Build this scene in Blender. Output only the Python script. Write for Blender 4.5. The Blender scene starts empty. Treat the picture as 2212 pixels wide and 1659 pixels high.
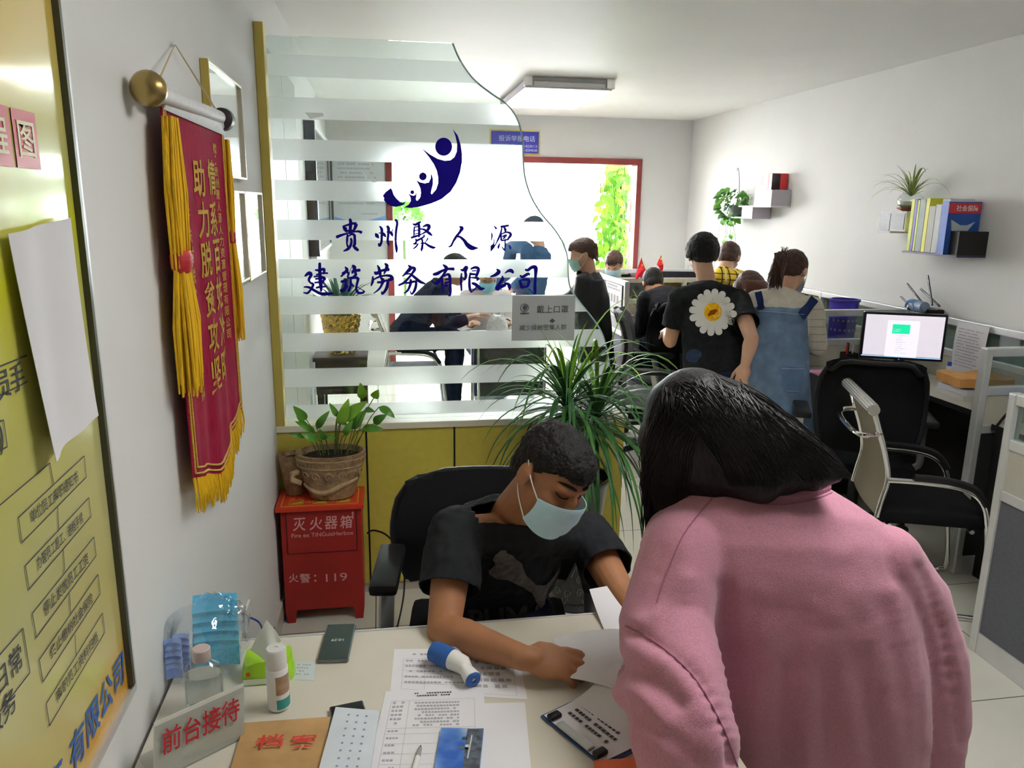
import bpy, bmesh, math, random
from mathutils import Vector, Matrix, noise, Quaternion
random.seed(7)
SC = bpy.context.scene
COL = SC.collection
PI = math.pi
V = Vector

# ---------------------------------------------------------------- camera
F_PX, CX, CY = 1671.0, 1106.0, 829.5
CR = Matrix(((0.9863624, -0.16411221, 0.01250603), (-0.02503867, -0.22472032, -0.97410156), (0.16267232, 0.96050401, -0.22576482)))
EYE = V((0, 0, 1.7))
cam_d = bpy.data.cameras.new('camera')
cam_d.sensor_width = 36.0
cam_d.lens = F_PX * 36.0 / 2212.0
cam_d.clip_start = 0.02
cam = bpy.data.objects.new('camera', cam_d)
COL.objects.link(cam)
right, down, fwd = V(CR[0]), V(CR[1]), V(CR[2])
cam.matrix_world = Matrix(((right.x, -down.x, -fwd.x, EYE.x), (right.y, -down.y, -fwd.y, EYE.y), (right.z, -down.z, -fwd.z, EYE.z), (0, 0, 0, 1)))
SC.camera = cam

# ---------------------------------------------------------------- exposure, world, daylight
SC.view_settings.view_transform = 'Standard'
SC.view_settings.look = 'None'
SC.view_settings.gamma = 1.0
SC.view_settings.use_curve_mapping = False
SC.view_settings.exposure = 0.76
w = bpy.data.worlds.new('daylight'); SC.world = w
w.use_nodes = True
nt = w.node_tree; nt.nodes.clear()
wo = nt.nodes.new('ShaderNodeOutputWorld'); bg = nt.nodes.new('ShaderNodeBackground')
bg.inputs[0].default_value = (0.97, 0.985, 1.0, 1); bg.inputs[1].default_value = 46.0
nt.links.new(bg.outputs[0], wo.inputs[0])
def portal(loc, sx, sy, rot):
    l = bpy.data.lights.new('daylight_portal', 'AREA'); l.shape = 'RECTANGLE'; l.size = sx; l.size_y = sy
    l.cycles.is_portal = True
    o = bpy.data.objects.new('daylight_portal', l); o.location = loc; o.rotation_euler = rot; COL.objects.link(o)
portal((1.2, 9.62, 1.62), 3.6, 1.9, (PI/2, 0, PI))      # balcony window, faces into the room

# ---------------------------------------------------------------- room numbers (metres)
XL, XR, YF, ZC = -0.448, 3.27, 8.1, 2.585
YP = 3.217            # front face of the yellow partition
YB = 9.75             # balcony outer wall
YR = -4.6             # rear wall
DESK = 0.76

def at(x, y, ax, v):
    """world point where the photo's pixel meets the plane axis=v"""
    d = right * ((x - CX) / F_PX) + down * ((y - CY) / F_PX) + fwd
    return EYE + d * ((v - EYE[ax]) / d[ax])

# ---------------------------------------------------------------- materials
def lin(c):
    return c / 12.92 if c <= 0.04045 else ((c + 0.055) / 1.055) ** 2.4
def rgb(h):
    return tuple(lin(int(h[i:i+2], 16) / 255) for i in (0, 2, 4))
MATS = {}
def mat(name, col, rough=0.5, metal=0.0, var=0.04, scale=12.0, bump=0.0, bscale=60.0, coat=0.0, spec=0.35, trans=0.0, ior=1.45,
        emit=0.0, sheen=0.0, stretch=None, alpha=1.0, sss=0.0):
    if name in MATS: return MATS[name]
    if isinstance(col, str): col = rgb(col)
    m = bpy.data.materials.new(name); m.use_nodes = True
    n, l = m.node_tree.nodes, m.node_tree.links
    b = n['Principled BSDF']
    b.inputs['Roughness'].default_value = rough; b.inputs['Metallic'].default_value = metal
    b.inputs['Coat Weight'].default_value = coat; b.inputs['Coat Roughness'].default_value = 0.06
    b.inputs['Specular IOR Level'].default_value = spec
    b.inputs['Transmission Weight'].default_value = trans; b.inputs['IOR'].default_value = ior
    b.inputs['Alpha'].default_value = alpha
    if rough >= 0.8: b.inputs['Specular IOR Level'].default_value = min(spec, 0.12)
    if sheen: b.inputs['Sheen Weight'].default_value = sheen
    if sss:
        b.inputs['Subsurface Weight'].default_value = sss; b.inputs['Subsurface Radius'].default_value = (0.01, 0.004, 0.002)
    tc = n.new('ShaderNodeTexCoord'); mp = n.new('ShaderNodeMapping'); l.new(tc.outputs['Object'], mp.inputs[0])
    if stretch: mp.inputs['Scale'].default_value = stretch
    ns = n.new('ShaderNodeTexNoise'); ns.inputs['Scale'].default_value = scale; ns.inputs['Detail'].default_value = 5
    l.new(mp.outputs[0], ns.inputs['Vector'])
    cr = n.new('ShaderNodeValToRGB')
    cr.color_ramp.elements[0].position = 0.3; cr.color_ramp.elements[1].position = 0.7
    cr.color_ramp.elements[0].color = tuple(max(0, c * (1 - var)) for c in col) + (1,)
    cr.color_ramp.elements[1].color = tuple(min(1, c * (1 + var)) for c in col) + (1,)
    l.new(ns.outputs['Fac'], cr.inputs[0]); l.new(cr.outputs[0], b.inputs['Base Color'])
    if emit:
        l.new(cr.outputs[0], b.inputs['Emission Color']); b.inputs['Emission Strength'].default_value = emit
    if bump:
        n2 = n.new('ShaderNodeTexNoise'); n2.inputs['Scale'].default_value = bscale; n2.inputs['Detail'].default_value = 4
        l.new(mp.outputs[0], n2.inputs['Vector'])
        bp = n.new('ShaderNodeBump'); bp.inputs['Strength'].default_value = bump; bp.inputs['Distance'].default_value = 0.01
        l.new(n2.outputs['Fac'], bp.inputs['Height']); l.new(bp.outputs[0], b.inputs['Normal'])
    MATS[name] = m
    return m

# ---------------------------------------------------------------- objects and tags
WM = {}
def tag(o, label=None, cat=None, group=None, kind=None):
    if label: o['label'] = label
    if cat: o['category'] = cat
    if group: o['group'] = group
    if kind: o['kind'] = kind
    return o
def thing(name, label, cat, loc=(0, 0, 0), rz=0.0, group=None):
    o = bpy.data.objects.new(name, None); o.empty_display_size = 0.05
    o.location = loc; o.rotation_euler = (0, 0, rz); COL.objects.link(o)
    WM[o] = Matrix.Translation(V(loc)) @ Matrix.Rotation(rz, 4, 'Z')
    return tag(o, label, cat, group)
def link(name, me, m, parent=None, smooth=False, local=False):
    if parent is not None and not local: me.transform(WM[parent].inverted())
    if smooth:
        for p in me.polygons: p.use_smooth = True
    if m is not None and not me.materials: me.materials.append(m)
    o = bpy.data.objects.new(name, me); COL.objects.link(o)
    if parent is not None:
        o.parent = parent; WM[o] = WM[parent]
    else: WM[o] = Matrix.Identity(4)
    return o
def copy_tree(o, parent=None):
    c = o.copy(); COL.objects.link(c)
    if parent is not None: c.parent = parent
    WM[c] = WM[o]
    for ch in list(o.children): copy_tree(ch, c)
    return c
def place(o, loc, rz=0.0):
    o.location = loc; o.rotation_euler = (0, 0, rz); return o

def basis(a, b):
    d = (V(b) - V(a)); L = d.length
    z = d / L if L > 1e-9 else V((0, 0, 1))
    x = z.orthogonal().normalized(); y = z.cross(x)
    return x, y, z, L

class MB:
    def __init__(s): s.v = []; s.f = []; s.mi = []; s.cur = 0
    def _add(s, vs, fs):
        k = len(s.v); s.v += [tuple(p) for p in vs]
        s.f += [tuple(i + k for i in f) for f in fs]; s.mi += [s.cur] * len(fs); return s
    def box(s, lo, hi, bev=0.0, R=None, piv=None):
        lo, hi = V(lo), V(hi); c = (lo + hi) / 2; h = (hi - lo) / 2
        bm = bmesh.new(); bmesh.ops.create_cube(bm, size=2.0)
        for v in bm.verts: v.co = V((v.co.x * h.x, v.co.y * h.y, v.co.z * h.z))
        if bev: bmesh.ops.bevel(bm, geom=bm.edges[:], offset=min(bev, min(h) * 0.95), segments=2, affect='EDGES', profile=0.6)
        return s.bm(bm, Matrix.Translation(c), R, piv)
    def obox(s, c, ux, uy, uz, sz, bev=0.0):
        """oriented box: centre, three unit axes, full sizes"""
        bm = bmesh.new(); bmesh.ops.create_cube(bm, size=1.0)
        for v in bm.verts: v.co = V((v.co.x * sz[0], v.co.y * sz[1], v.co.z * sz[2]))
        if bev: bmesh.ops.bevel(bm, geom=bm.edges[:], offset=min(bev, min(sz) * 0.48), segments=2, affect='EDGES', profile=0.6)
        ux, uy, uz, c = V(ux), V(uy), V(uz), V(c)
        m = Matrix(((ux.x, uy.x, uz.x, c.x), (ux.y, uy.y, uz.y, c.y), (ux.z, uy.z, uz.z, c.z), (0, 0, 0, 1)))
        return s.bm(bm, m)
    def bm(s, bm, m, R=None, piv=None):
        bm.verts.index_update()
        vs = [m @ v.co for v in bm.verts]
        if R is not None:
            p = V(piv) if piv is not None else V((0, 0, 0)); vs = [p + R @ (v - p) for v in vs]
        fs = [[v.index for v in f.verts] for f in bm.faces]
        bm.free(); return s._add(vs, fs)
    def tube(s, pts, r, seg=10, closed=False, cap=True, flat=1.0, up=None):
        pts = [V(p) for p in pts]; n = len(pts)
        rs = r if isinstance(r, (list, tuple)) else [r] * n
        vs, fs = [], []; px = None
        for i, p in enumerate(pts):
            if closed: d = pts[(i + 1) % n] - pts[i - 1]
            else: d = pts[min(i + 1, n - 1)] - pts[max(i - 1, 0)]
            d.normalize()
            if px is None:
                x = (V(up) - d * d.dot(V(up))).normalized() if up is not None else d.orthogonal().normalized()
            else:
                x = px - d * px.dot(d); x = x.normalized() if x.length > 1e-6 else d.orthogonal().normalized()
            y = d.cross(x); px = x
            for k in range(seg):
                a = 2 * PI * k / seg
                vs.append(p + x * (math.cos(a) * rs[i]) + y * (math.sin(a) * rs[i] * flat))
        m = n if closed else n - 1
        for i in range(m):
            for k in range(seg):
                a, b = i * seg + k, i * seg + (k + 1) % seg
                c, d2 = ((i + 1) % n) * seg + (k + 1) % seg, ((i + 1) % n) * seg + k
                fs.append((a, b, c, d2))
        if cap and not closed:
            fs.append(tuple(range(seg))[::-1]); fs.append(tuple(range((n - 1) * seg, n * seg)))
        return s._add(vs, fs)
    def cyl(s, a, b, r1, r2=None, seg=16):
        return s.tube([a, b], [r1, r1 if r2 is None else r2], seg)
    def lathe(s, prof, c=(0, 0, 0), seg=32, ax=None, sx=1.0, sy=1.0):
        c = V(c); vs, fs = [], []; n = len(prof)
        q = V((0, 0, 1)).rotation_difference(V(ax).normalized()) if ax is not None else None
        for r, z in prof:
            for k in range(seg):
                a = 2 * PI * k / seg; p = V((r * math.cos(a) * sx, r * math.sin(a) * sy, z))
                vs.append(c + (q @ p if q else p))
        for i in range(n - 1):
            for k in range(seg):
                fs.append((i * seg + k, i * seg + (k + 1) % seg, (i + 1) * seg + (k + 1) % seg, (i + 1) * seg + k))
        if prof[0][0] > 1e-6: fs.append(tuple(range(seg))[::-1])
        if prof[-1][0] > 1e-6: fs.append(tuple(range((n - 1) * seg, n * seg)))
        return s._add(vs, fs)
    def ell(s, c, r, R=None, seg=20, rings=12):
        bm = bmesh.new(); bmesh.ops.create_uvsphere(bm, u_segments=seg, v_segments=rings, radius=1.0)
        r = (r, r, r) if not isinstance(r, (tuple, list)) else r
        m = Matrix.Translation(V(c)) @ (R.to_4x4() if R is not None else Matrix.Identity(4)) @ Matrix.Diagonal((r[0], r[1], r[2], 1))
        return s.bm(bm, m)
    def prism(s, pts, o, u, v, th):
        """flat outline (2-D points) extruded by th along u x v"""
        o, u, v = V(o), V(u), V(v); n = u.cross(v).normalized()
        k = len(pts)
        a = [o + u * p[0] + v * p[1] for p in pts]
        if th == 0: return s._add(a, [tuple(range(k))])
        vs = a + [p + n * th for p in a]
        fs = [tuple(range(k))[::-1], tuple(range(k, 2 * k))]
        fs += [(i, (i + 1) % k, (i + 1) % k + k, i + k) for i in range(k)]
        return s._add(vs, fs)
    def grid(s, nu, nv, fn, th=0.0):
        """surface fn(u,v), thickness th along the normal"""
        P = [[V(fn(i / nu, j / nv)) for j in range(nv + 1)] for i in range(nu + 1)]
        vs = [p for row in P for p in row]; w = nv + 1
        fs = [(i * w + j, (i + 1) * w + j, (i + 1) * w + j + 1, i * w + j + 1) for i in range(nu) for j in range(nv)]
        if th:
            N = []
            for i in range(nu + 1):
                for j in range(nv + 1):
                    du = P[min(i + 1, nu)][j] - P[max(i - 1, 0)][j]; dv = P[i][min(j + 1, nv)] - P[i][max(j - 1, 0)]
                    q = du.cross(dv); N.append(q.normalized() if q.length > 1e-12 else V((0, 0, 1)))
            k = len(vs); vs2 = [p - q * th for p, q in zip(vs, N)]
            fs2 = [tuple(i + k for i in f[::-1]) for f in fs]
            edge = [(i * w) for i in range(nu + 1)] + [nu * w + j for j in range(1, nv + 1)] + [(i * w + nv) for i in range(nu - 1, -1, -1)] + [j for j in range(nv - 1, 0, -1)]
            side = [(edge[(i + 1) % len(edge)], edge[i], edge[i] + k, edge[(i + 1) % len(edge)] + k) for i in range(len(edge))]
            vs, fs = vs + vs2, fs + fs2 + side
        return s._add(vs, fs)
    def mesh(s, name, tri=False, merge=0.0):
        me = bpy.data.meshes.new(name); me.from_pydata(s.v, [], s.f)
        for p, i in zip(me.polygons, s.mi): p.material_index = i
        bm = bmesh.new(); bm.from_mesh(me)
        if merge: bmesh.ops.remove_doubles(bm, verts=bm.verts, dist=merge)
        if tri: bmesh.ops.triangulate(bm, faces=[f for f in bm.faces if len(f.verts) > 4])
        bm.to_mesh(me); bm.free(); me.update()
        return me
    def build(s, name, m, parent=None, smooth=False, local=False, tri=False, recalc=True, angle=None):
        me = s.mesh(name, tri)
        if recalc:
            bm = bmesh.new(); bm.from_mesh(me); bmesh.ops.recalc_face_normals(bm, faces=bm.faces); bm.to_mesh(me); bm.free()
        if isinstance(m, (list, tuple)):
            for q in m: me.materials.append(q)
        o = link(name, me, m if not isinstance(m, (list, tuple)) else None, parent, smooth, local)
        if smooth:
            try: me.set_sharp_from_angle(angle=math.radians(angle or 40))
            except Exception: pass
        return o
def spline(pts, n=6):
    """Catmull-Rom through points (any dimension)"""
    out = []; k = len(pts)
    for i in range(k - 1):
        p0, p1, p2, p3 = pts[max(i - 1, 0)], pts[i], pts[i + 1], pts[min(i + 2, k - 1)]
        for j in range(n):
            t = j / n
            out.append(tuple(0.5 * (2 * b + (c - a) * t + (2 * a - 5 * b + 4 * c - d) * t * t + (3 * b - a - 3 * c + d) * t ** 3) for a, b, c, d in zip(p0, p1, p2, p3)))
    out.append(tuple(pts[-1])); return out

# lettering from Blender's own built-in typeface
_TX = {}
def text_faces(body, bold=0.0, shear=0.0):
    key = (body, bold, shear)
    if key not in _TX:
        c = bpy.data.curves.new('tx', 'FONT'); c.body = body; c.resolution_u = 3; c.offset = bold; c.shear = shear; c.fill_mode = 'FRONT'
        o = bpy.data.objects.new('tx', c); COL.objects.link(o)
        bpy.context.view_layer.update()
        me = bpy.data.meshes.new_from_object(o.evaluated_get(bpy.context.evaluated_depsgraph_get()))
        vs = [v.co.copy() for v in me.vertices]; fs = [tuple(p.vertices) for p in me.polygons]
        bpy.data.objects.remove(o); bpy.data.curves.remove(c); bpy.data.meshes.remove(me)
        xs = [v.x for v in vs] or [0]; ys = [v.y for v in vs] or [0]
        _TX[key] = (vs, fs, min(xs), max(xs), min(ys), max(ys))
    return _TX[key]
def text(mb, body, o, u, v, w=None, h=None, bold=0.006, shear=0.0, anchor=(0.5, 0.5), fn=None):
    """lettering filling w x h (metres; one may be None) anchored at o with unit axes u, v; fn bends the points"""
    vs, fs, x0, x1, y0, y1 = text_faces(body, bold, shear)
    if not vs: return mb
    sx = w / (x1 - x0) if w else None; sy = h / (y1 - y0) if h else None
    sx = sx or sy; sy = sy or sx
    o, u, v = V(o), V(u), V(v); ax, ay = anchor
    pts = []
    for p in vs:
        q = o + u * ((p.x - x0 - ax * (x1 - x0)) * sx) + v * ((p.y - y0 - ay * (y1 - y0)) * sy)
        pts.append(fn(q) if fn else q)
    return mb._add(pts, fs)
def dashes(mb, o, u, v, w, h, rows, seed=1, fill=0.62, ragged=0.25):
    """rows of small printed marks too small to read"""
    rnd = random.Random(seed); o, u, v = V(o), V(u), V(v); rh = h / rows
    for i in range(rows):
        x = 0.0; W = w * (1 - ragged * rnd.random()); ch = rh * fill
        while x < W - ch:
            cw = ch * (0.7 + 0.5 * rnd.random())
            if rnd.random() > 0.12:
                a = o + u * x + v * (-i * rh)
                mb._add([a, a + u * cw, a + u * cw - v * ch, a - v * ch], [(0, 1, 2, 3)])
            x += cw + ch * 0.35
    return mb

# soft organic bodies: overlapping limbs fused into one continuous skin
def blob(prims, voxel=0.008, smooth=4, sf=0.5):
    mb = MB()
    for p in prims:
        if p[0] == 'c':                       # limb: points, radii
            pts, rs = [V(q) for q in p[1]], p[2]
            for q, r in zip(pts, rs): mb.ell(q, r, seg=16, rings=10)
            for a, b, ra, rb in zip(pts, pts[1:], rs, rs[1:]): mb.tube([a, b], [ra, rb], 16)
        elif p[0] == 'e': mb.ell(p[1], p[2], p[3] if len(p) > 3 else None, seg=24, rings=16)
        elif p[0] == 'l':                     # loft: list of (centre, ux, uy, rx, ry)
            vs, fs = [], []; seg = 28
            for c, ux, uy, rx, ry in p[1]:
                for k in range(seg):
                    a = 2 * PI * k / seg; ca, sa = math.cos(a), math.sin(a); e = p[2] if len(p) > 2 else 2.4
                    vs.append(V(c) + V(ux) * (rx * math.copysign(abs(ca) ** (2 / e), ca)) + V(uy) * (ry * math.copysign(abs(sa) ** (2 / e), sa)))
            n = len(p[1])
            for i in range(n - 1):
                for k in range(seg): fs.append((i * seg + k, i * seg + (k + 1) % seg, (i + 1) * seg + (k + 1) % seg, (i + 1) * seg + k))
            fs.append(tuple(range(seg))[::-1]); fs.append(tuple(range((n - 1) * seg, n * seg)))
            mb._add(vs, fs)
    me = mb.mesh('blob', tri=True)
    bm = bmesh.new(); bm.from_mesh(me); bmesh.ops.recalc_face_normals(bm, faces=bm.faces); bm.to_mesh(me); bm.free()
    o = bpy.data.objects.new('blob', me); COL.objects.link(o)
    md = o.modifiers.new('r', 'REMESH'); md.mode = 'VOXEL'; md.voxel_size = voxel
    if smooth:
        ms = o.modifiers.new('s', 'SMOOTH'); ms.factor = sf; ms.iterations = smooth
    bpy.context.view_layer.update()
    out = bpy.data.meshes.new_from_object(o.evaluated_get(bpy.context.evaluated_depsgraph_get()))
    bpy.data.objects.remove(o); bpy.data.meshes.remove(me)
    out.materials.clear()
    return out
def warp(me, fn):
    """move every vertex by fn(co, normal) -> new co"""
    N = [v.normal.copy() for v in me.vertices]
    for v, q in zip(me.vertices, N): v.co = fn(v.co.copy(), q)
    me.update(); return me
def cut(me, keep):
    """drop the faces whose centre is outside keep(co)"""
    bm = bmesh.new(); bm.from_mesh(me)
    bmesh.ops.delete(bm, geom=[f for f in bm.faces if not keep(f.calc_center_median())], context='FACES')
    bm.to_mesh(me); bm.free(); me.update(); return me
def shell(me, th):
    """give an open cloth surface a thickness inwards"""
    bm = bmesh.new(); bm.from_mesh(me)
    bmesh.ops.solidify(bm, geom=bm.faces[:], thickness=th); bm.to_mesh(me); bm.free(); me.update(); return me
# ================================================================ the setting
WALL = mat('wall_paint', (0.80, 0.80, 0.785), 0.75, bump=0.06, bscale=25, var=0.015, scale=3)
CEIL = mat('ceiling_paint', (0.86, 0.86, 0.84), 0.5, spec=0.3, bump=0.25, bscale=1.6, var=0.02, scale=2)
YELL = mat('yellow_laminate', (0.61, 0.51, 0.085), 0.38, var=0.05, scale=30)
GOLD = mat('gold_trim', (0.55, 0.43, 0.10), 0.35, metal=0.25)
WHITE = mat('white_plastic', (0.82, 0.82, 0.80), 0.35)
BLACK = mat('black_plastic', (0.012, 0.012, 0.013), 0.42)
REDW = mat('red_brown_door_frame', (0.20, 0.035, 0.03), 0.4, var=0.15, scale=8, stretch=(1, 1, 0.2))
ALU = mat('brushed_aluminium', (0.74, 0.75, 0.75), 0.36, metal=0.55)
CHROME = mat('chrome', (0.85, 0.85, 0.85), 0.09, metal=1.0)
PAPER = mat('paper', (0.80, 0.79, 0.82), 0.8, var=0.015)
INK = mat('ink', (0.09, 0.09, 0.11), 0.8)
INKG = mat('grey_print', (0.42, 0.42, 0.46), 0.8)
SOIL = mat('soil', (0.035, 0.025, 0.02), 0.95, var=0.5, scale=90, bump=0.8, bscale=120)
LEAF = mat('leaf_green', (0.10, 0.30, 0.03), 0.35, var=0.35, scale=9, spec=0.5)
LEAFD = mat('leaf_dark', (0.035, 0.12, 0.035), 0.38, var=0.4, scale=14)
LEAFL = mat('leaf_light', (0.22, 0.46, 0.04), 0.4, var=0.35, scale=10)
SPIDER = mat('leaf_pale_stripe', (0.34, 0.42, 0.14), 0.45, var=0.4, scale=30)
STEM = mat('plant_stem', (0.10, 0.17, 0.05), 0.6)

def tile_floor():
    m = bpy.data.materials.new('floor_tiles'); m.use_nodes = True
    n, l = m.node_tree.nodes, m.node_tree.links; b = n['Principled BSDF']; b.inputs['Roughness'].default_value = 0.16
    tc = n.new('ShaderNodeTexCoord'); mp = n.new('ShaderNodeMapping'); l.new(tc.outputs['Object'], mp.inputs[0])
    mp.inputs['Location'].default_value = (0.06, 0.28, 0)
    br = n.new('ShaderNodeTexBrick'); br.offset = 0.0; br.inputs['Scale'].default_value = 1.0
    br.inputs['Brick Width'].default_value = 0.8; br.inputs['Row Height'].default_value = 0.8; br.inputs['Mortar Size'].default_value = 0.0022
    br.inputs['Color1'].default_value = (0.80, 0.78, 0.68, 1); br.inputs['Color2'].default_value = (0.78, 0.76, 0.67, 1); br.inputs['Mortar'].default_value = (0.12, 0.10, 0.08, 1)
    l.new(mp.outputs[0], br.inputs['Vector'])
    ns = n.new('ShaderNodeTexNoise'); ns.inputs['Scale'].default_value = 6; ns.inputs['Detail'].default_value = 6; l.new(mp.outputs[0], ns.inputs['Vector'])
    mx = n.new('ShaderNodeMixRGB'); mx.blend_type = 'MULTIPLY'; mx.inputs[0].default_value = 0.12
    l.new(br.outputs['Color'], mx.inputs[1]); l.new(ns.outputs['Color'], mx.inputs[2]); l.new(mx.outputs[0], b.inputs['Base Color'])
    return m
def struct(name, mb, m, **k):
    o = mb.build(name, m, None, **k); o['kind'] = 'structure'; return o
struct('floor', MB().box((-2.2, YR - 0.1, -0.1), (XR + 0.5, YB + 0.2, 0)), tile_floor())
struct('ceiling', MB().box((-2.2, YR - 0.1, ZC), (XR + 0.5, YB + 0.2, ZC + 0.1)), CEIL)
struct('wall_left', MB().box((XL - 0.15, YR, 0), (XL, 4.55, ZC)).box((XL - 0.15, 4.55, 0), (XL - 0.06, YB, ZC)), WALL)
struct('wall_right', MB().box((XR, YR, 0), (XR + 0.15, YB, ZC)), WALL)
OX0, OX1, OZ = 0.128, 2.667, 2.12
f = MB(); f.box((XL - 0.1, YF, 0), (OX0 - 0.06, YF + 0.14, ZC)); f.box((OX1 + 0.05, YF, 0), (XR, YF + 0.14, ZC)); f.box((OX0 - 0.06, YF, OZ + 0.06), (OX1 + 0.05, YF + 0.14, ZC))
struct('wall_far', f, WALL)
f = MB()
f.box((OX0 - 0.062, YF - 0.03, 0), (OX0, YF + 0.17, OZ), 0.006); f.box((OX1, YF - 0.03, 0), (OX1 + 0.055, YF + 0.17, OZ), 0.006); f.box((OX0 - 0.062, YF - 0.031, OZ), (OX1 + 0.055, YF + 0.17, OZ + 0.062), 0.006)
struct('trim_1', f, REDW)
# balcony beyond the opening, with its long window
f = MB(); f.box((-0.9, YB, 0), (XR, YB + 0.14, 0.98)); f.box((-0.9, YB, 2.45), (XR, YB + 0.14, ZC)); f.box((-1.0, YF, 0), (-0.85, YB + 0.14, ZC))
struct('wall_balcony', f, WALL)
f = MB()
wx0, wx1, wz0, wz1 = -0.85, XR, 0.98, 2.45
for x in (wx0 + 0.02, 0.72, 1.62, 2.30, wx1 - 0.02): f.box((x - 0.022, YB + 0.02, wz0), (x + 0.022, YB + 0.07, wz1), 0.004)
for z in (wz0 + 0.02, wz1 - 0.02): f.box((wx0, YB + 0.021, z - 0.022), (wx1, YB + 0.069, z + 0.022), 0.004)
win = struct('window_1', f, ALU)
GLASSW = mat('window_glass', (1, 1, 1), 0.0, trans=1.0, ior=1.02, var=0, spec=0.1)
MB().box((wx0, YB + 0.04, wz0), (wx1, YB + 0.046, wz1)).build('pane', GLASSW, win)
# rear wall with the entrance door behind the camera
f = MB(); f.box((-0.6, YR - 0.14, 0), (0.9, YR, ZC)); f.box((1.7, YR - 0.14, 0), (XR + 0.1, YR, ZC)); f.box((0.9, YR - 0.14, 2.2), (1.7, YR, ZC))
struct('wall_rear', f, mat('rear_wall_paint', (0.62, 0.60, 0.55), 0.8))
f = MB()
for x in (0.92, 1.68): f.box((x - 0.025, YR - 0.08, 0), (x + 0.025, YR - 0.03, 2.2), 0.004)
for z in (0.03, 2.17): f.box((0.9, YR - 0.079, z - 0.03), (1.7, YR - 0.031, z + 0.03), 0.004)
d1 = struct('door_1', f, ALU)
MB().box((0.9, YR - 0.07, 0), (1.7, YR - 0.04, 2.2)).build('leaf', mat('door_wood', (0.22, 0.11, 0.05), 0.5, var=0.2, scale=6, stretch=(6, 1, 0.5)), d1)
# flush grey-green double door on the left wall behind the glass
f = MB(); f.box((XL, 3.36, 0.0), (XL + 0.012, 3.93, 2.31), 0.003); f.box((XL, 3.94, 0.0), (XL + 0.012, 4.53, 2.31), 0.003)
struct('door_2', f, mat('grey_green_door', (0.44, 0.46, 0.40), 0.45))
# skirting
SK = mat('skirting_tile', (0.60, 0.57, 0.49), 0.3)
struct('baseboard_right', MB().box((XR - 0.012, YR, 0), (XR, YF, 0.09)), SK)
struct('baseboard_left', MB().box((XL, YR, 0), (XL + 0.012, 3.2, 0.09)), SK)

# ---------------------------------------------------------------- ceiling lamp
lp = thing('ceiling_lamp', 'lit square acrylic ceiling lamp with chrome end clips', 'ceiling lamp', (1.35, 6.25, ZC))
cz = ZC
MB().box((1.06, 5.72, cz - 0.03), (1.64, 6.78, cz), 0.004).build('base_plate', WHITE, lp)
ACR = mat('lamp_diffuser', (1.0, 0.985, 0.95), 0.4, emit=8.3, var=0)
MB().box((1.03, 5.69, cz - 0.080), (1.67, 6.81, cz - 0.03), 0.012).build('acrylic_rim', mat('acrylic_rim', (0.62, 0.58, 0.66), 0.3), lp)
MB().box((1.045, 5.705, cz - 0.086), (1.655, 6.795, cz - 0.0805), 0.002).build('diffuser', ACR, lp)
for x in (1.05, 1.65):
    for y in (5.68, 6.82):
        MB().box((x - 0.03, y - 0.012, cz - 0.07), (x + 0.03, y + 0.012, cz), 0.004).build('end_clip', CHROME, lp)
for y in (5.682, 6.818):
    MB().box((1.09, y - 0.006, cz - 0.066), (1.61, y + 0.006, cz - 0.036), 0.003).build('end_rail', ALU, lp)

l2 = copy_tree(lp); l2.location = (1.15, 1.30, ZC); l2['label'] = 'added lit square acrylic ceiling lamp brightening the reception desk, same model as the far one'  # unseen extra lamp, added to brighten the desk and the woman's back
# ---------------------------------------------------------------- yellow partition with ledge and post
pt = thing('partition', 'yellow laminate half-height partition with a pale ledge', 'partition', (0.3, YP, 0))
PX1 = 1.06
MB().box((XL, YP, 0.05), (PX1, YP + 0.11, 0.76)).build('panel', YELL, pt)
MB().box((XL, YP + 0.015, 0.0), (PX1 - 0.01, YP + 0.10, 0.05)).build('plinth', mat('plinth_beige', (0.5, 0.46, 0.38), 0.5), pt)
f = MB()
for x in (-0.082, 0.294, 0.67): f.box((x - 0.004, YP - 0.0008, 0.05), (x + 0.004, YP + 0.004, 0.76))
f.build('seam', BLACK, pt)
MB().box((XL, YP - 0.012, 0.762), (PX1 + 0.012, YP + 0.125, 0.79), 0.003).build('ledge', mat('cream_ledge', (0.74, 0.70, 0.55), 0.3), pt)
# ================================================================ glass screen with frosted stripes, logo and lettering
def glassy(name, tint=(0.9, 0.95, 0.93), refl=1.0, f0=0.05):
    """thin clear sheet: tinted see-through plus a mirror that grows towards grazing"""
    m = bpy.data.materials.new(name); m.use_nodes = True
    n, l = m.node_tree.nodes, m.node_tree.links; n.remove(n['Principled BSDF']); out = n['Material Output']
    t = n.new('ShaderNodeBsdfTransparent'); t.inputs[0].default_value = (*tint, 1)
    g = n.new('ShaderNodeBsdfGlossy'); g.inputs['Roughness'].default_value = 0.03; g.inputs['Color'].default_value = (refl, refl, refl, 1)
    lw = n.new('ShaderNodeLayerWeight'); lw.inputs['Blend'].default_value = 0.5
    pw = n.new('ShaderNodeMath'); pw.operation = 'POWER'; pw.inputs[1].default_value = 5.0; l.new(lw.outputs['Facing'], pw.inputs[0])
    ma = n.new('ShaderNodeMath'); ma.operation = 'MULTIPLY_ADD'; ma.inputs[1].default_value = 1 - f0; ma.inputs[2].default_value = f0; l.new(pw.outputs[0], ma.inputs[0])
    mx = n.new('ShaderNodeMixShader'); l.new(ma.outputs[0], mx.inputs[0]); l.new(t.outputs[0], mx.inputs[1]); l.new(g.outputs[0], mx.inputs[2])
    l.new(mx.outputs[0], out.inputs[0]); return m
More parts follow.
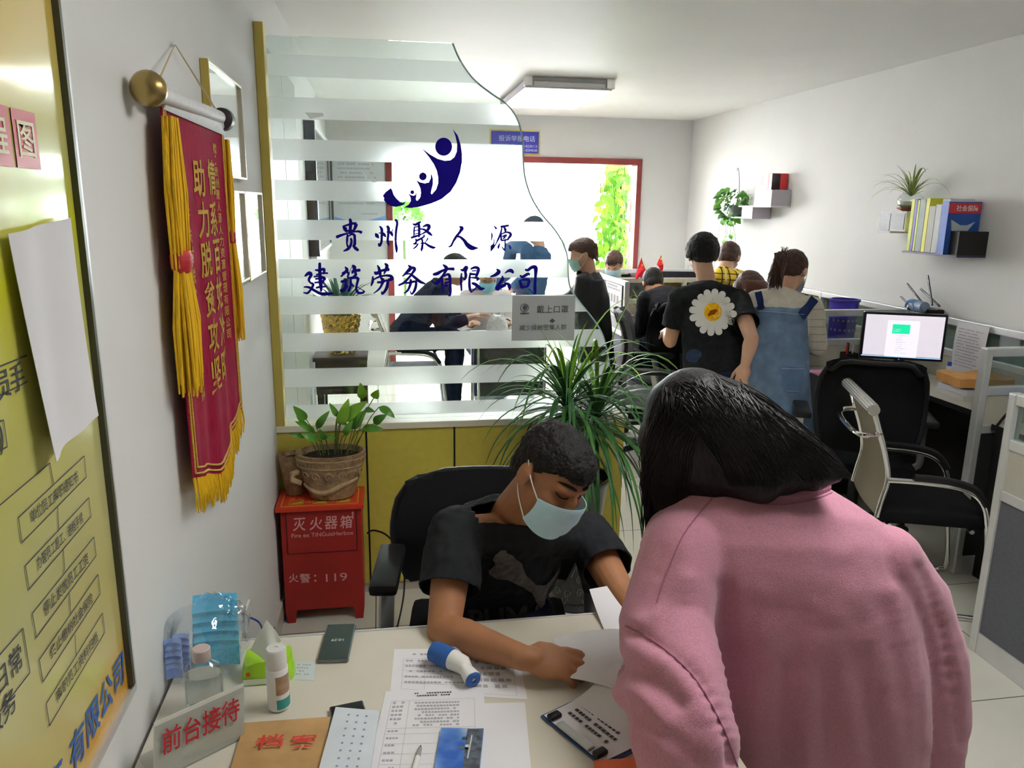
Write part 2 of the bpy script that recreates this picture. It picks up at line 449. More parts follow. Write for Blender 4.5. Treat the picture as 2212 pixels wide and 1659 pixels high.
def film(name, col, clear=0.1, trans=0.6):
    m = bpy.data.materials.new(name); m.use_nodes = True
    n, l = m.node_tree.nodes, m.node_tree.links; n.remove(n['Principled BSDF']); out = n['Material Output']
    t = n.new('ShaderNodeBsdfTransparent'); a = n.new('ShaderNodeBsdfTranslucent'); d = n.new('ShaderNodeBsdfDiffuse')
    a.inputs[0].default_value = (*col, 1); d.inputs[0].default_value = (*col, 1)
    m1 = n.new('ShaderNodeMixShader'); m1.inputs[0].default_value = trans; l.new(d.outputs[0], m1.inputs[1]); l.new(a.outputs[0], m1.inputs[2])
    m2 = n.new('ShaderNodeMixShader'); m2.inputs[0].default_value = clear; l.new(m1.outputs[0], m2.inputs[1]); l.new(t.outputs[0], m2.inputs[2])
    l.new(m2.outputs[0], out.inputs[0]); return m
GY = YP + 0.05
GL = glassy('screen_glass', (0.90, 0.95, 0.94))
FILM = film('frosted_film', (0.97, 0.985, 0.99), 0.04, 0.45)
n_, l_ = FILM.node_tree.nodes, FILM.node_tree.links                # part of the light passes nearly straight on, softly blurred
r_ = n_.new('ShaderNodeBsdfRefraction'); r_.inputs['IOR'].default_value = 1.15; r_.inputs['Roughness'].default_value = 0.55; r_.inputs['Color'].default_value = (0.98, 0.99, 1.0, 1)
src = n_['Material Output'].inputs[0].links[0].from_socket; m_ = n_.new('ShaderNodeMixShader'); m_.inputs[0].default_value = 0.42
l_.new(src, m_.inputs[1]); l_.new(r_.outputs[0], m_.inputs[2]); l_.new(m_.outputs[0], n_['Material Output'].inputs[0])
BLUE = mat('blue_vinyl', (0.010, 0.004, 0.26), 0.7, var=0.1, spec=0.1)
def g2(x, y, Y=GY - 0.001):
    p = at(x, y, 1, Y); return (p.x, p.z)
edge_px = spline([(978, 93), (990, 122), (1008, 152), (1030, 177), (1062, 202), (1096, 226), (1118, 258), (1129, 300), (1131, 350), (1135, 385), (1148, 425), (1170, 462), (1198, 495), (1218, 528), (1227, 560), (1228, 595), (1234, 625), (1252, 652), (1280, 687), (1300, 718), (1311, 755), (1318, 800), (1322, 850), (1322, 906)], 4)
edge = [g2(x, y) for x, y in edge_px]
gx0 = XL + 0.0365
outline = [(gx0, 0.7908), (gx0, 2.316)] + edge[:-1] + [(edge[-1][0], 0.7908)]
gs = thing('glass_screen', 'tall clear glass screen with wavy right edge, frosted stripes, blue lettering and gold wall post', 'glass screen', (0.3, GY, 0.79))
MB().prism(outline, (0, GY, 0), (1, 0, 0), (0, 0, 1), -0.008).build('pane', GL, gs, tri=True)
def xr(z):
    """right edge of the pane at height z"""
    for (xa, za), (xb, zb) in zip(edge, edge[1:]):
        if zb <= z <= za: return xa + (xb - xa) * (za - z) / max(za - zb, 1e-6)
    return edge[0][0] if z > edge[0][1] else edge[-1][0]
BT = [(115, 163), (208, 255), (299, 345), (388, 432), (474, 518), (560, 601), (640.5, 680), (721, 761), (798, 838), (877, 905)]
for a, b in BT:
    za, zb = g2(577, a)[1], g2(584, b)[1]
    k = 10
    R = [(xr(za + (zb - za) * i / k) - 0.002, za + (zb - za) * i / k) for i in range(k + 1)]
    MB().prism([(gx0, zb), (gx0, za)] + R, (0, GY - 0.0012, 0), (1, 0, 0), (0, 0, 1), 0).build('film_stripe', FILM, gs, tri=True)
MB().box((XL + 0.001, YP - 0.012, 0.7905), (XL + 0.036, YP + 0.05, 2.35), 0.003).build('post', GOLD, gs)
# edge polish line of the pane
MB().tube([(x, GY + 0.004, z) for x, z in edge], 0.0035, 6).build('polished_edge', mat('glass_edge', (0.35, 0.5, 0.47), 0.15), gs, smooth=True)
# logo: three figures reaching up out of a cupped crescent
LM = [(1315,160),(1400,270),(1450,430),(1475,600),(1475,750),(1445,930),(1380,1110),(1270,1280),(1110,1410),(930,1490),(720,1550),(560,1570),(440,1560),(520,1510),(556,1450),(555,1390),(532,1340),(500,1300),(560,1335),(605,1350),(640,1335),(652,1295),(648,1240),(664,1320),(652,1400),(654,1428),(678,1440),(728,1380),(740,1300),(730,1220),(692,1135),(640,1060),(720,1105),(810,1130),(880,1110),(912,1040),(918,930),(958,1040),(955,1150),(918,1300),(935,1325),(1010,1240),(1050,1120),(1050,1010),(1020,900),(960,770),(880,650),(765,510),(900,610),(1040,690),(1170,725),(1270,715),(1340,660),(1383,560),(1390,430),(1360,290)]
LS = [(200,1215),(225,1250),(250,1330),(300,1400),(370,1465),(420,1478),(455,1455),(468,1400),(466,1460),(440,1505),(390,1530),(290,1550),(200,1535),(130,1490),(75,1430),(85,1395),(58,1350),(110,1285)]
f = MB()
LP = lambda x, y: g2(820 + x / 8.295, 260 + y / 8.295)
for poly in (LM, LS): f.prism([LP(*q) for q in poly][::-1], (0, GY - 0.0016, 0), (1, 0, 0), (0, 0, 1), 0)
for cx, cy, rx, ry in ((1147, 472, 150, 162), (775, 1005, 70, 73), (585, 1287, 36, 36)):
    f.prism([LP(cx + rx * math.cos(a * PI / 20), cy - ry * math.sin(a * PI / 20)) for a in range(40)], (0, GY - 0.0016, 0), (1, 0, 0), (0, 0, 1), 0)
f.build('logo', BLUE, gs, tri=True)
# brush-written company name: strokes as (x, y, half width) in three tracing frames
BRUSH = {
 'A': (700, 460, 8.508), 'B': (930, 460, 8.508), 'C': (570, 460, 6.379)}
STROKES = '''A 475,110,14 490,180,20 480,300,18 470,380,12
A 345,240,8 385,290,24 410,340,14
A 345,245,8 420,225,12 520,195,14 590,200,20
A 590,205,22 570,270,18 545,320,14
A 400,340,14 470,325,12 560,320,10
A 230,445,18 300,415,16 430,375,10 560,345,10 640,340,14 690,360,18
A 430,395,10 425,480,14 420,560,10 435,620,12
A 440,430,8 510,390,12 555,400,16
A 560,400,16 565,500,16 560,580,18 530,620,12
A 490,470,14 505,510,14 490,590,16 440,660,18 360,700,8
A 540,615,12 580,650,20 630,690,14
A 945,375,8 970,415,22 1005,460,8
A 1020,245,8 1060,300,16 1060,420,14 1055,530,14 1020,600,16 1000,560,8
A 1005,370,5 1080,370,10 1105,400,18 1135,440,6
A 1160,240,14 1185,290,18 1180,400,14 1170,530,14 1195,600,8
A 1150,350,5 1210,350,12 1240,380,18 1260,430,6
A 1240,355,6 1265,300,4
A 1310,125,14 1345,180,14 1325,320,14 1315,500,13 1330,650,18 1335,730,8
A 1630,200,8 1680,215,16 1740,180,14 1780,165,10
A 1660,250,8 1655,330,10 1650,420,8
A 1740,200,16 1750,300,16 1745,420,14 1740,450,6
A 1660,265,8 1740,245,8
A 1650,330,6 1740,310,7
A 1650,390,6 1740,375,7
A 1600,455,12 1680,430,14 1780,400,8
A 1815,255,8 1890,225,18 1930,250,22 1900,320,16 1830,370,10 1760,400,6
A 1760,290,8 1850,310,14 1930,370,18 1985,415,10
A 1830,400,10 1840,430,10 1790,465,12 1700,510,14 1690,470,6
A 1700,500,8 1680,560,16 1630,565,6
A 1800,480,12 1810,560,14 1800,650,16 1790,715,5
A 1770,665,6 1795,690,10
A 1730,560,10 1690,620,12 1630,665,6
A 1910,460,8 1890,500,8 1850,550,6
A 1770,560,8 1850,555,12 1920,600,16 2000,635,18 2050,630,8
B 530,250,8 575,280,24 540,350,16 470,440,16 410,540,14 380,600,14 330,625,8
B 470,440,10 540,440,14 620,510,20 680,590,28 760,640,30 870,645,8
B 1170,240,6 1210,290,14
B 1120,365,6 1130,420,10 1115,510,4
B 1175,470,4 1160,570,10 1140,620,26 1105,710,4
B 1310,270,8 1290,370,12 1250,470,12 1200,570,8 1150,650,10
B 1290,250,12 1330,250,14 1435,230,12
B 1350,260,10 1375,310,16 1370,350,8
B 1300,390,8 1300,480,12 1320,505,12 1400,490,10
B 1310,385,8 1390,355,10 1460,370,14 1470,410,16 1430,470,12 1415,500,10
B 1320,430,8 1370,420,16 1400,405,10
B 1330,470,8 1370,450,12
B 1370,500,10 1370,580,10 1360,700,8
B 1310,620,5 1350,680,12
B 1270,560,8 1250,620,14 1245,665,6
B 1440,595,6 1465,630,12 1465,665,8
C 770,690,12 770,780,14 775,900,16 785,1000,16 790,1080,8
C 705,785,6 760,790,12 830,775,12 820,840,10
C 720,850,6 800,830,8 880,830,8
C 690,880,8 760,870,8 840,890,8
C 710,910,8 840,900,10 800,950,8
C 700,960,8 830,950,8
C 720,1030,8 780,1020,10 860,1015,6
C 565,870,8 620,830,16 650,850,14 620,920,11 640,960,8 680,985,11 650,1050,10 600,1105,10 545,1095,5
C 550,1020,6 620,1025,11 700,1070,12 780,1110,13 880,1115,14 960,1105,6
A 385,990,6 420,1040,20 390,1090,16 310,1170,10
A 330,1110,10 400,1080,14 450,1110,14 430,1180,10
A 520,960,10 555,1000,24 550,1060,16 510,1110,10
A 510,1075,12 570,1060,16 660,1050,18
A 570,1075,14 580,1140,18 520,1180,10 430,1195,12
A 520,965,3 440,1160,4
A 310,1265,14 380,1250,18 430,1225,10
A 410,1250,12 390,1350,18
A 300,1410,14 340,1430,22 400,1370,16 440,1330,8
A 490,1210,10 490,1330,16 450,1440,14
A 490,1215,8 560,1195,12 620,1205,18 610,1290,14 590,1380,14 620,1460,16 700,1470,14 740,1440,14
A 590,1350,4 740,1435,6
A 510,1300,8 540,1350,14
A 980,960,6 1010,1020,16 1030,1120,18 1025,1180,8
A 1115,930,8 1155,970,20 1130,1060,14 1100,1120,8
A 930,1080,10 960,1110,20 1060,1060,14 1190,1035,22
A 895,1165,8 895,1250,16 865,1340,8
A 900,1230,8 1000,1180,12 1120,1150,12 1220,1160,18 1245,1210,20 1150,1250,14
A 1040,1190,10 1080,1240,22 1060,1320,14 1010,1400,12 910,1480,5
A 980,1275,14 1070,1270,14 1150,1240,12 1170,1290,18 1140,1400,18 1070,1490,12 1060,1440,6
A 1545,960,6 1590,1010,22 1530,1080,18 1480,1130,12 1440,1165,6
A 1560,1010,8 1640,1010,18 1665,1040,18 1620,1110,14 1560,1190,14 1470,1280,14 1370,1330,12
A 1500,1130,6 1580,1120,10 1660,1180,16 1760,1260,18 1855,1300,10
A 1500,1290,12 1580,1280,14 1680,1260,14 1690,1330,16 1660,1430,16 1610,1490,10 1580,1430,5
A 1590,1220,14 1590,1300,16 1540,1420,14 1475,1475,8
B 230,950,8 290,1010,22 270,1080,16 220,1160,14 130,1280,22 70,1290,10 20,1230,3
B 50,1130,14 120,1115,20 220,1060,14 320,1030,14 430,1030,18
B 215,1160,8 215,1300,16 235,1440,12 235,1485,5
B 240,1170,8 310,1130,14 350,1160,18 360,1300,16 365,1450,16 345,1520,10 270,1420,5
B 270,1230,8 340,1210,12
B 270,1290,18 340,1270,10
B 260,1350,14 330,1320,10
B 555,1040,8 600,1050,16 660,1000,22 640,1080,16 650,1150,16 625,1230,10 590,1180,6
B 570,1110,8 560,1250,14 570,1430,10
B 740,1030,10 820,1000,16 880,1030,18 855,1130,16 830,1190,10
B 730,1100,8 715,1230,14 720,1380,16 750,1460,8
B 760,1065,6 840,1060,8
B 730,1120,14 840,1130,10
B 730,1190,6 870,1200,14 850,1240,10
B 745,1460,8 840,1360,8 760,1300,6
B 760,1290,12 830,1310,16 920,1390,20 990,1385,8
B 1215,1030,6 1255,1080,22 1190,1140,18 1100,1170,8
B 1365,1110,4 1420,1070,14 1480,1060,22 1520,1100,14
B 1320,1155,6 1320,1220,20 1270,1300,16 1225,1380,26 1260,1410,14
B 1225,1390,14 1310,1350,20 1380,1320,18
B 1360,1290,10 1430,1310,18 1450,1360,20 1455,1415,8
B 1740,1040,10 1790,1050,16 1860,1000,18 1930,1010,24 1930,1150,16 1920,1300,16 1920,1420,18 1915,1490,8 1810,1400,4
B 1645,1145,8 1690,1175,16 1790,1120,16 1820,1140,8
B 1635,1240,8 1660,1300,18 1680,1380,14
B 1650,1240,8 1740,1225,14 1810,1240,16 1790,1330,16 1770,1360,10
B 1680,1375,12 1780,1350,14'''
def brush(mb, strokes, to3):
    for i, line in enumerate(strokes):
        tok = line.split(); ox, oy, s = BRUSH[tok[0]]
        pts = [tuple(float(q) for q in t.split(',')) for t in tok[1:]]
        pts = spline(pts, 6); L, R = [], []
        for k, (x, y, hw) in enumerate(pts):
            a, b = pts[max(k - 1, 0)], pts[min(k + 1, len(pts) - 1)]
            dx, dy = b[0] - a[0], b[1] - a[1]; d = math.hypot(dx, dy) or 1
            nx, ny = -dy / d, dx / d; hw = max(hw * 1.6, 3.2)
            L.append((x + nx * hw, y + ny * hw)); R.append((x - nx * hw, y - ny * hw))
        x, y, hw = pts[0]; x2, y2, hw2 = pts[-1]
        dx, dy = pts[1][0] - x, pts[1][1] - y; d = math.hypot(dx, dy) or 1
        cap0 = (x - dx / d * hw * 0.8, y - dy / d * hw * 0.8)
        dx, dy = x2 - pts[-2][0], y2 - pts[-2][1]; d = math.hypot(dx, dy) or 1
        cap1 = (x2 + dx / d * hw2 * 0.8, y2 + dy / d * hw2 * 0.8)
        q = lambda p: to3(ox + p[0] / s, oy + p[1] / s, i)
        n = len(L); vs = [q(p) for p in L] + [q(p) for p in R] + [q(cap0), q(cap1)]
        fs = [(k, k + 1, n + k + 1, n + k) for k in range(n - 1)] + [(2 * n, 0, n), (2 * n + 1, 2 * n - 1, n - 1)]
        mb._add(vs, fs)
    return mb
brush(MB(), STROKES.split('\n'), lambda x, y, i: at(x, y, 1, GY - 0.0016 - 0.000012 * i)).build('lettering', BLUE, gs)
TAPE = film('tape_residue', (0.80, 0.82, 0.80), 0.35, 0.3)
for q in (((659, 243), (697, 244), (700, 251), (670, 257)), ((783, 366), (795, 369), (815, 393), (805, 394))):
    MB().prism([g2(*p) for p in q][::-1], (0, GY - 0.0018, 0), (1, 0, 0), (0, 0, 1), 0).build('tape_mark', TAPE, gs)
# grey mask notice stuck on the glass
nn = thing('paper_notice', 'small grey printed notice about masks stuck low on the glass screen', 'notice', tuple(at(1173, 690, 1, GY - 0.003)))
c = [at(x, y, 1, GY - 0.004) for x, y in ((1107, 639), (1243, 639), (1240, 735), (1105, 736))]
MB().prism([(p.x, p.z) for p in c], (0, GY - 0.004, 0), (1, 0, 0), (0, 0, 1), -0.0015).build('sheet', mat('grey_paper', (0.44, 0.46, 0.47), 0.7), nn)
f = MB()
def gtext(mb, s, x, y, wpx, h=None, Y=GY - 0.0058, **k):
    o = at(x, y, 1, Y); wd = (at(x + wpx / 2, y, 1, Y) - at(x - wpx / 2, y, 1, Y)).length
    return text(mb, s, o, (1, 0, 0), (0, 0, 1), w=wd, **k)
gtext(f, '戴上口罩', 1194, 668, 68); gtext(f, '减少接触密集人群', 1173, 707, 102, bold=0.0)
o = at(1133, 665, 1, GY - 0.0058)
for r0, r1 in ((0.0155, 0.0185),):
    f._add([o + V((r * math.cos(a * PI / 16), 0, r * math.sin(a * PI / 16))) for r in (r0, r1) for a in range(32)], [(a, (a + 1) % 32, 32 + (a + 1) % 32, 32 + a) for a in range(32)])
f.prism([(0.011 * math.cos(a * PI / 8) * (1 if a < 9 else 0.7) + 0.002, 0.012 * math.sin(a * PI / 8)) for a in range(16)], o, (1, 0, 0), (0, 0, 1), 0)
f.prism([(-0.018, -0.021), (0.02, -0.021), (0.02, -0.027), (-0.018, -0.027)], o, (1, 0, 0), (0, 0, 1), 0)
f.prism([(0, 0.011), (0.013, 0), (0, -0.011), (-0.013, 0)], at(1193, 693, 1, GY - 0.0058), (1, 0, 0), (0, 0, 1), 0)
f.build('print', mat('dark_grey_print', (0.10, 0.10, 0.11), 0.7), nn, tri=True)

# ================================================================ left wall: poster board
WX = XL + 0.024
def wl(x, y, X=WX):
    p = at(x, y, 0, X); return (p.y, p.z)
py1, pz0, pz1 = 1.212, 0.922, 2.12
pb = thing('poster_board', 'large glossy yellow flow-chart board in a thin metal frame on the left wall', 'poster', (XL, 0.85, pz0))
def poster_mat():
    m = mat('poster_print', (0.60, 0.56, 0.20), 0.22, coat=0.7, var=0.05)
    n, l = m.node_tree.nodes, m.node_tree.links; b = n['Principled BSDF']
    b.inputs['Coat Roughness'].default_value = 0.09
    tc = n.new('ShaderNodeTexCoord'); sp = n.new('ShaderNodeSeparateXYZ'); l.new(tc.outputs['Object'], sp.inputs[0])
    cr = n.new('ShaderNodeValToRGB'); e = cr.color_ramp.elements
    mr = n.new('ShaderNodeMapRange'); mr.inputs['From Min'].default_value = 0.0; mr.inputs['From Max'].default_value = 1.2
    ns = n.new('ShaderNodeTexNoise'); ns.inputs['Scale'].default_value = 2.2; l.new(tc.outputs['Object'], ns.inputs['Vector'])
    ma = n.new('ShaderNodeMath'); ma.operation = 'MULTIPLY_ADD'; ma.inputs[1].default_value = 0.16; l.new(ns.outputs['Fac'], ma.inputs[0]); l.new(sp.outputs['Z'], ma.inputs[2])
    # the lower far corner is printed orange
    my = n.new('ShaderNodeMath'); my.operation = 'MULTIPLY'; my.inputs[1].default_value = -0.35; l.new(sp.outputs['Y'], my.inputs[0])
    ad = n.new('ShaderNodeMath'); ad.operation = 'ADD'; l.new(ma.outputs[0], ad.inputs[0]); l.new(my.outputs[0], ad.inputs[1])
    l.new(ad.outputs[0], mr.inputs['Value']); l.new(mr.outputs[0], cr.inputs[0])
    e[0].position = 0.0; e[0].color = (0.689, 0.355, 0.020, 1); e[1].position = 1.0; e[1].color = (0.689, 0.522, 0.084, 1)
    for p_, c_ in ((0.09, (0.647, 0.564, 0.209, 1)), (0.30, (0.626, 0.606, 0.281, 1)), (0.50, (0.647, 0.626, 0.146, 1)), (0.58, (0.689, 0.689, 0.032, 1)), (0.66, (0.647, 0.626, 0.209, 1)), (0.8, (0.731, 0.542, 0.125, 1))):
        q = e.new(p_); q.color = c_
    l.new(cr.outputs[0], b.inputs['Base Color']); return m
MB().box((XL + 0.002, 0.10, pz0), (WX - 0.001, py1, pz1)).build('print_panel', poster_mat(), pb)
f = MB(); DKF = mat('dark_frame_edge', (0.10, 0.10, 0.08), 0.35, metal=0.4)
f.box((XL + 0.001, py1, pz0 - 0.014), (XL + 0.030, py1 + 0.012, pz1 + 0.014)); f.box((XL + 0.001, 0.10, pz0 - 0.014), (XL + 0.030, py1, pz0))
f.box((XL + 0.001, 0.10, pz1), (XL + 0.030, py1, pz1 + 0.014))
f.build('frame', ALU, pb)
MB().box((WX - 0.001, py1 - 0.008, pz0 + 0.004), (XL + 0.032, py1 + 0.001, pz1)).build('frame_lip', DKF, pb)
PU, PV = V((0, 1, 0)), V((0, 0, 1)); TX = WX + 0.0006
def wtext(mb, s, quad, **k):
    c = [at(x, y, 0, TX) for x, y in quad]; o = sum(c, V()) / 4
    return text(mb, s, o, PU, PV, w=(c[1] - c[0]).length * k.pop('fw', 0.86), h=(c[0] - c[3]).length * k.pop('fh', 0.55), **k)
def wline(mb, a, b, t=0.0018):
    a, b = at(*a, 0, TX), at(*b, 0, TX); d = (b - a).normalized(); nrm = V((1, 0, 0)).cross(d) * (t / 2)
    return mb._add([a - nrm, b - nrm, b + nrm, a + nrm], [(0, 1, 2, 3)])
ROWS = [('单位员工离职通知书', ((40, 1118), (182, 985), (187, 1030), (48, 1172))), ('办理员工退工、退档手续', ((55, 1222), (192, 1075), (197, 1115), (63, 1273))),
        ('停止发放员工工资', ((70, 1325), (203, 1160), (208, 1200), (79, 1377))), ('终止缴纳社会保险', ((85, 1425), (212, 1241), (217, 1282), (93, 1473))),
        ('离职员工资料归档', ((100, 1520), (222, 1324), (227, 1365), (107, 1568)))]
f = MB(); L = MB()
for s, q in ROWS:
    wtext(f, s, q, fw=0.72)
    for a, b in zip(q, q[1:] + q[:1]): wline(L, a, b)
for (s0, q0), (s1, q1) in zip(ROWS, ROWS[1:]):
    a = ((q0[2][0] + q0[3][0]) / 2 + 7, (q0[2][1] + q0[3][1]) / 2 - 6); wline(L, a, ((q1[0][0] + q1[1][0]) / 2 + 4, (q1[0][1] + q1[1][1]) / 2 - 4))
for a, b in (((-60, 1482), (50, 1357)), ((50, 1357), (65, 1453)), ((65, 1453), (-40, 1588)), ((-60, 935), (8, 907)), ((8, 907), (16, 965)), ((16, 965), (-60, 1003)), ((-60, 815), (58, 768)), ((-60, 885), (60, 824)), ((-60, 1142), (108, 1000)), ((108, 1000), (116, 1044))): wline(L, a, b)
q = at(0, 1425, 0, TX)
text(f, '的日常', at(47, 1412, 0, TX), PU, PV, h=0.032, anchor=(1, 0.5)); text(f, '服务', at(34, 1502, 0, TX), PU, PV, h=0.032, anchor=(1, 0.5))
text(f, '录用人员手', at(52, 808, 0, TX), PU, PV, h=0.034, anchor=(1, 0.5)); text(f, ')', at(7, 940, 0, TX), PU, PV, h=0.04, anchor=(1, 0.5))
f.build('lettering', INK, pb); L.build('chart_lines', INK, pb)
f = MB(); o = at(243, 1497, 0, TX)
text(f, '建筑劳务 有限公司', (TX, 1.195, 0.975), PU, PV, h=0.055, bold=0.016, shear=0.15, anchor=(1, 0.5))
f.build('company_line', mat('poster_blue', (0.03, 0.13, 0.45), 0.3), pb)
f = MB(); RD = mat('poster_pink', (0.62, 0.13, 0.16), 0.3)
for dx in (0, -1):
    c = [wl(x, y, TX) for x, y in ((22, 231), (74, 240), (80, 366), (33, 366))]
    y0, y1, z0, z1 = c[0][0], c[1][0], c[2][1], c[0][1]; d = dx * (y1 - y0) * 1.12
    f._add([(TX, y0 + d, z0), (TX, y1 + d, z0), (TX, y1 + d, z1), (TX, y0 + d, z1)], [(0, 1, 2, 3)])
f.build('title_block', RD, pb)
f = MB()
for dx, s in ((0, '图'), (-1, '程')):
    text(f, s, (TX + 0.0008, (y0 + y1) / 2 + dx * (y1 - y0) * 1.12, (z0 + z1) / 2), PU, PV, w=(y1 - y0) * 0.7, h=(z1 - z0) * 0.62, bold=0.012)
f.build('title_lettering', mat('poster_cream', (0.75, 0.68, 0.45), 0.4), pb)
# blank white sheet taped over the board
c = [at(x, y, 0, WX + 0.004) for x, y in ((8, 505), (142, 470), (202, 898), (88, 1000))]
f = MB()
def sheet(u, v):
    p = c[0].lerp(c[1], u).lerp(c[3].lerp(c[2], u), v)
    return p + V((0.004 + 0.010 * v * v * (0.5 + 0.5 * math.cos(u * 5)) + 0.004 * math.sin(u * 9 + v * 2), 0, 0))
f.grid(14, 14, sheet, 0.0006)
tag(f.build('paper_sheet', PAPER, None, smooth=True), 'plain white paper sheet taped over the yellow flow-chart board', 'paper')

# ================================================================ silk pennant
BX = XL + 0.028
SILK = mat('crimson_velvet', (0.30, 0.010, 0.04), 0.9, var=0.25, scale=40, stretch=(1, 4, 0.6), spec=0.1)
GTH = mat('gold_thread', (0.62, 0.40, 0.06), 0.5, var=0.25, scale=200)
FRI = mat('gold_fringe', (0.78, 0.46, 0.012), 0.6, var=0.2, scale=60, stretch=(1, 6, 0.3))
bn = thing('pennant', 'crimson velvet award pennant with gold lettering, fringe and tassels on the left wall', 'pennant', (XL, 2.0, 1.9))
b2 = lambda x, y, X=BX: V((X, *wl(x, y, X)))
ra, rb = b2(322, 192, BX + 0.012), b2(478, 256, BX + 0.012)
MB().cyl(ra, rb, 0.011).build('rod', mat('brass', (0.50, 0.36, 0.14), 0.28, metal=0.9), bn, smooth=True)
MB().lathe([(0.004, -0.028), (0.022, -0.024), (0.031, -0.008), (0.032, 0.008), (0.025, 0.022), (0.012, 0.029), (0.004, 0.03)], ra, 24, ax=(0, -1, 0)).build('finial', mat('old_brass', (0.40, 0.29, 0.11), 0.3, metal=0.9), bn, smooth=True)
MB().lathe([(0.012, -0.02), (0.028, -0.012), (0.030, 0.012), (0.02, 0.02), (0.004, 0.022)], rb + V((0, 0.015, 0)), 24, ax=(0, 1, 0)).build('finial', mat('dark_cap', (0.05, 0.045, 0.05), 0.35), bn, smooth=True)
nail = b2(378, 96, XL + 0.01)
MB().tube([ra + V((0, 0.05, 0.01)), nail, rb + V((0, -0.03, 0.01))], 0.0013, 6).tube([ra + V((0.004, 0.03, 0.01)), nail, rb + V((0.004, -0.09, 0.01))], 0.0012, 6).build('hanging_cord', mat('cord_gold', (0.55, 0.42, 0.25), 0.7), bn)
MB().lathe([(0.003, 0), (0.006, 0.008), (0.001, 0.012)], (XL, nail.y, nail.z), 10, ax=(1, 0, 0)).build('nail', ALU, bn)
tl, tr, br = b2(345, 241), b2(478, 281), b2(517, 884)
by0, by1, bzt = tl.y, tr.y, (tl.z + tr.z) / 2
bzs = br.z; byc = (by0 + by1) / 2; bzp = bzs - 0.085
def hem(t):
    """height of the lower edge across the width"""
    a = abs(t - 0.5) * 2
    return bzp + (bzs - bzp) * (0.0 if a < 0.14 else 0.55 * min(1, (a - 0.14) / 0.42) if a < 0.62 else 0.55 + 0.45 * (a - 0.62) / 0.38)
def cloth(u, v, off=0.0):
    y = by0 + (by1 - by0) * u; zb = hem(u)
    return V((BX + 0.004 * math.sin(u * 13 + 0.6) * (0.25 + v) + 0.003 * math.sin(u * 31) * v + off, y, bzt + (zb - bzt) * v))
MB().grid(48, 30, lambda u, v: cloth(u, v), 0.0025).build('cloth', SILK, bn, smooth=True)
MB().tube([ra + V((0, 0.055, 0)), rb + V((0, -0.03, 0))], 0.0165, 18).build('rod_sleeve', mat('white_satin', (0.72, 0.71, 0.72), 0.55, var=0.15, scale=60, stretch=(1, 6, 0.5)), bn, smooth=True)
MB().grid(24, 3, lambda u, v: V((BX + 0.006 + 0.012 * math.sin(v * PI), by0 + (by1 - by0) * u + 0.0, bzt + 0.052 * (1 - v) - 0.004 + 0.012 * (1 - u) * 0)), 0.002).build('white_sleeve', mat('white_satin', (0.72, 0.71, 0.72), 0.55, var=0.15, scale=60, stretch=(1, 6, 0.5)), bn, smooth=True)
f = MB()
for inset in (0.008, 0.020):
    pts = [cloth(inset / (by1 - by0), k / 16, 0.0035) for k in range(17)]
    lo = [cloth(inset / (by1 - by0) + (1 - 2 * inset / (by1 - by0)) * k / 30, 1.0, 0.0035) + V((0, 0, inset * 1.2 + 0.004)) for k in range(31)]
    up = [cloth(1 - inset / (by1 - by0), 1 - k / 16, 0.0035) for k in range(17)]
    f.tube(pts[:-1] + lo + up[1:], 0.0028, 6)
f.build('gold_braid', GTH, bn, smooth=True)
f = MB()
def bchar(s, x, y, w, h, bold=0.012):
    o = b2(x, y); u = (o.y - by0) / (by1 - by0)
    text(f, s, o + V((0.009, 0, 0)), PU, PV, w=w, h=h, bold=bold, shear=0.0, fn=lambda p: V((cloth((p.y - by0) / (by1 - by0), (bzt - p.z) / (bzt - hem((p.y - by0) / (by1 - by0)))).x + 0.0042, p.y, p.z)))
for s, pts in (('情系百姓冷暖', ((454, 383), (458, 472), (466, 553), (471, 632), (478, 711), (482, 786))), ('助力脱贫攻坚', ((426, 385), (436, 475), (442, 560), (450, 645), (457, 725), (463, 808)))):
    for ch, (x, y) in zip(s, pts): bchar(ch, x, y, 0.105, 0.085, 0.016)
for i, ch in enumerate('赠：贵州聚人源人力资源管理有限公司'):
    t = i / 16; bchar(ch, 461 + 32 * t, 321 + 400 * t, 0.040 if ch != '：' else 0.012, 0.026)
for ch, (x, y) in zip('驻扶村脱贫攻坚决胜队', ((402, 462), (406, 508), (411, 551), (415, 597), (419, 641), (424, 682), (428, 722), (432, 763), (434, 803), (437, 846))): bchar(ch, x, y, 0.050, 0.036)
for i, ch in enumerate('二〇一九年十一月二十六日'):
    t = i / 11; bchar(ch, 407 + 15 * t, 606 + 242 * t, 0.03, 0.020 if ch not in '一二' else 0.008, 0.01)
f.build('lettering', mat('gold_lettering', (0.50, 0.30, 0.04), 0.85), bn)
rnd = random.Random(3)
f = MB()
for k in range(110):
    u = (k + rnd.random()) / 110; p = cloth(u, 1.0); Lf = 0.062 + 0.02 * rnd.random()
    f.tube([p + V((0.002, 0, 0.004)), p + V((0.003 + 0.004 * rnd.random(), 0.003 * rnd.uniform(-1, 1), -Lf * 0.5)), p + V((0.004 * rnd.random(), 0.006 * rnd.uniform(-1, 1), -Lf))], [0.0026, 0.0024, 0.001], 5)
f.build('fringe', FRI, bn)
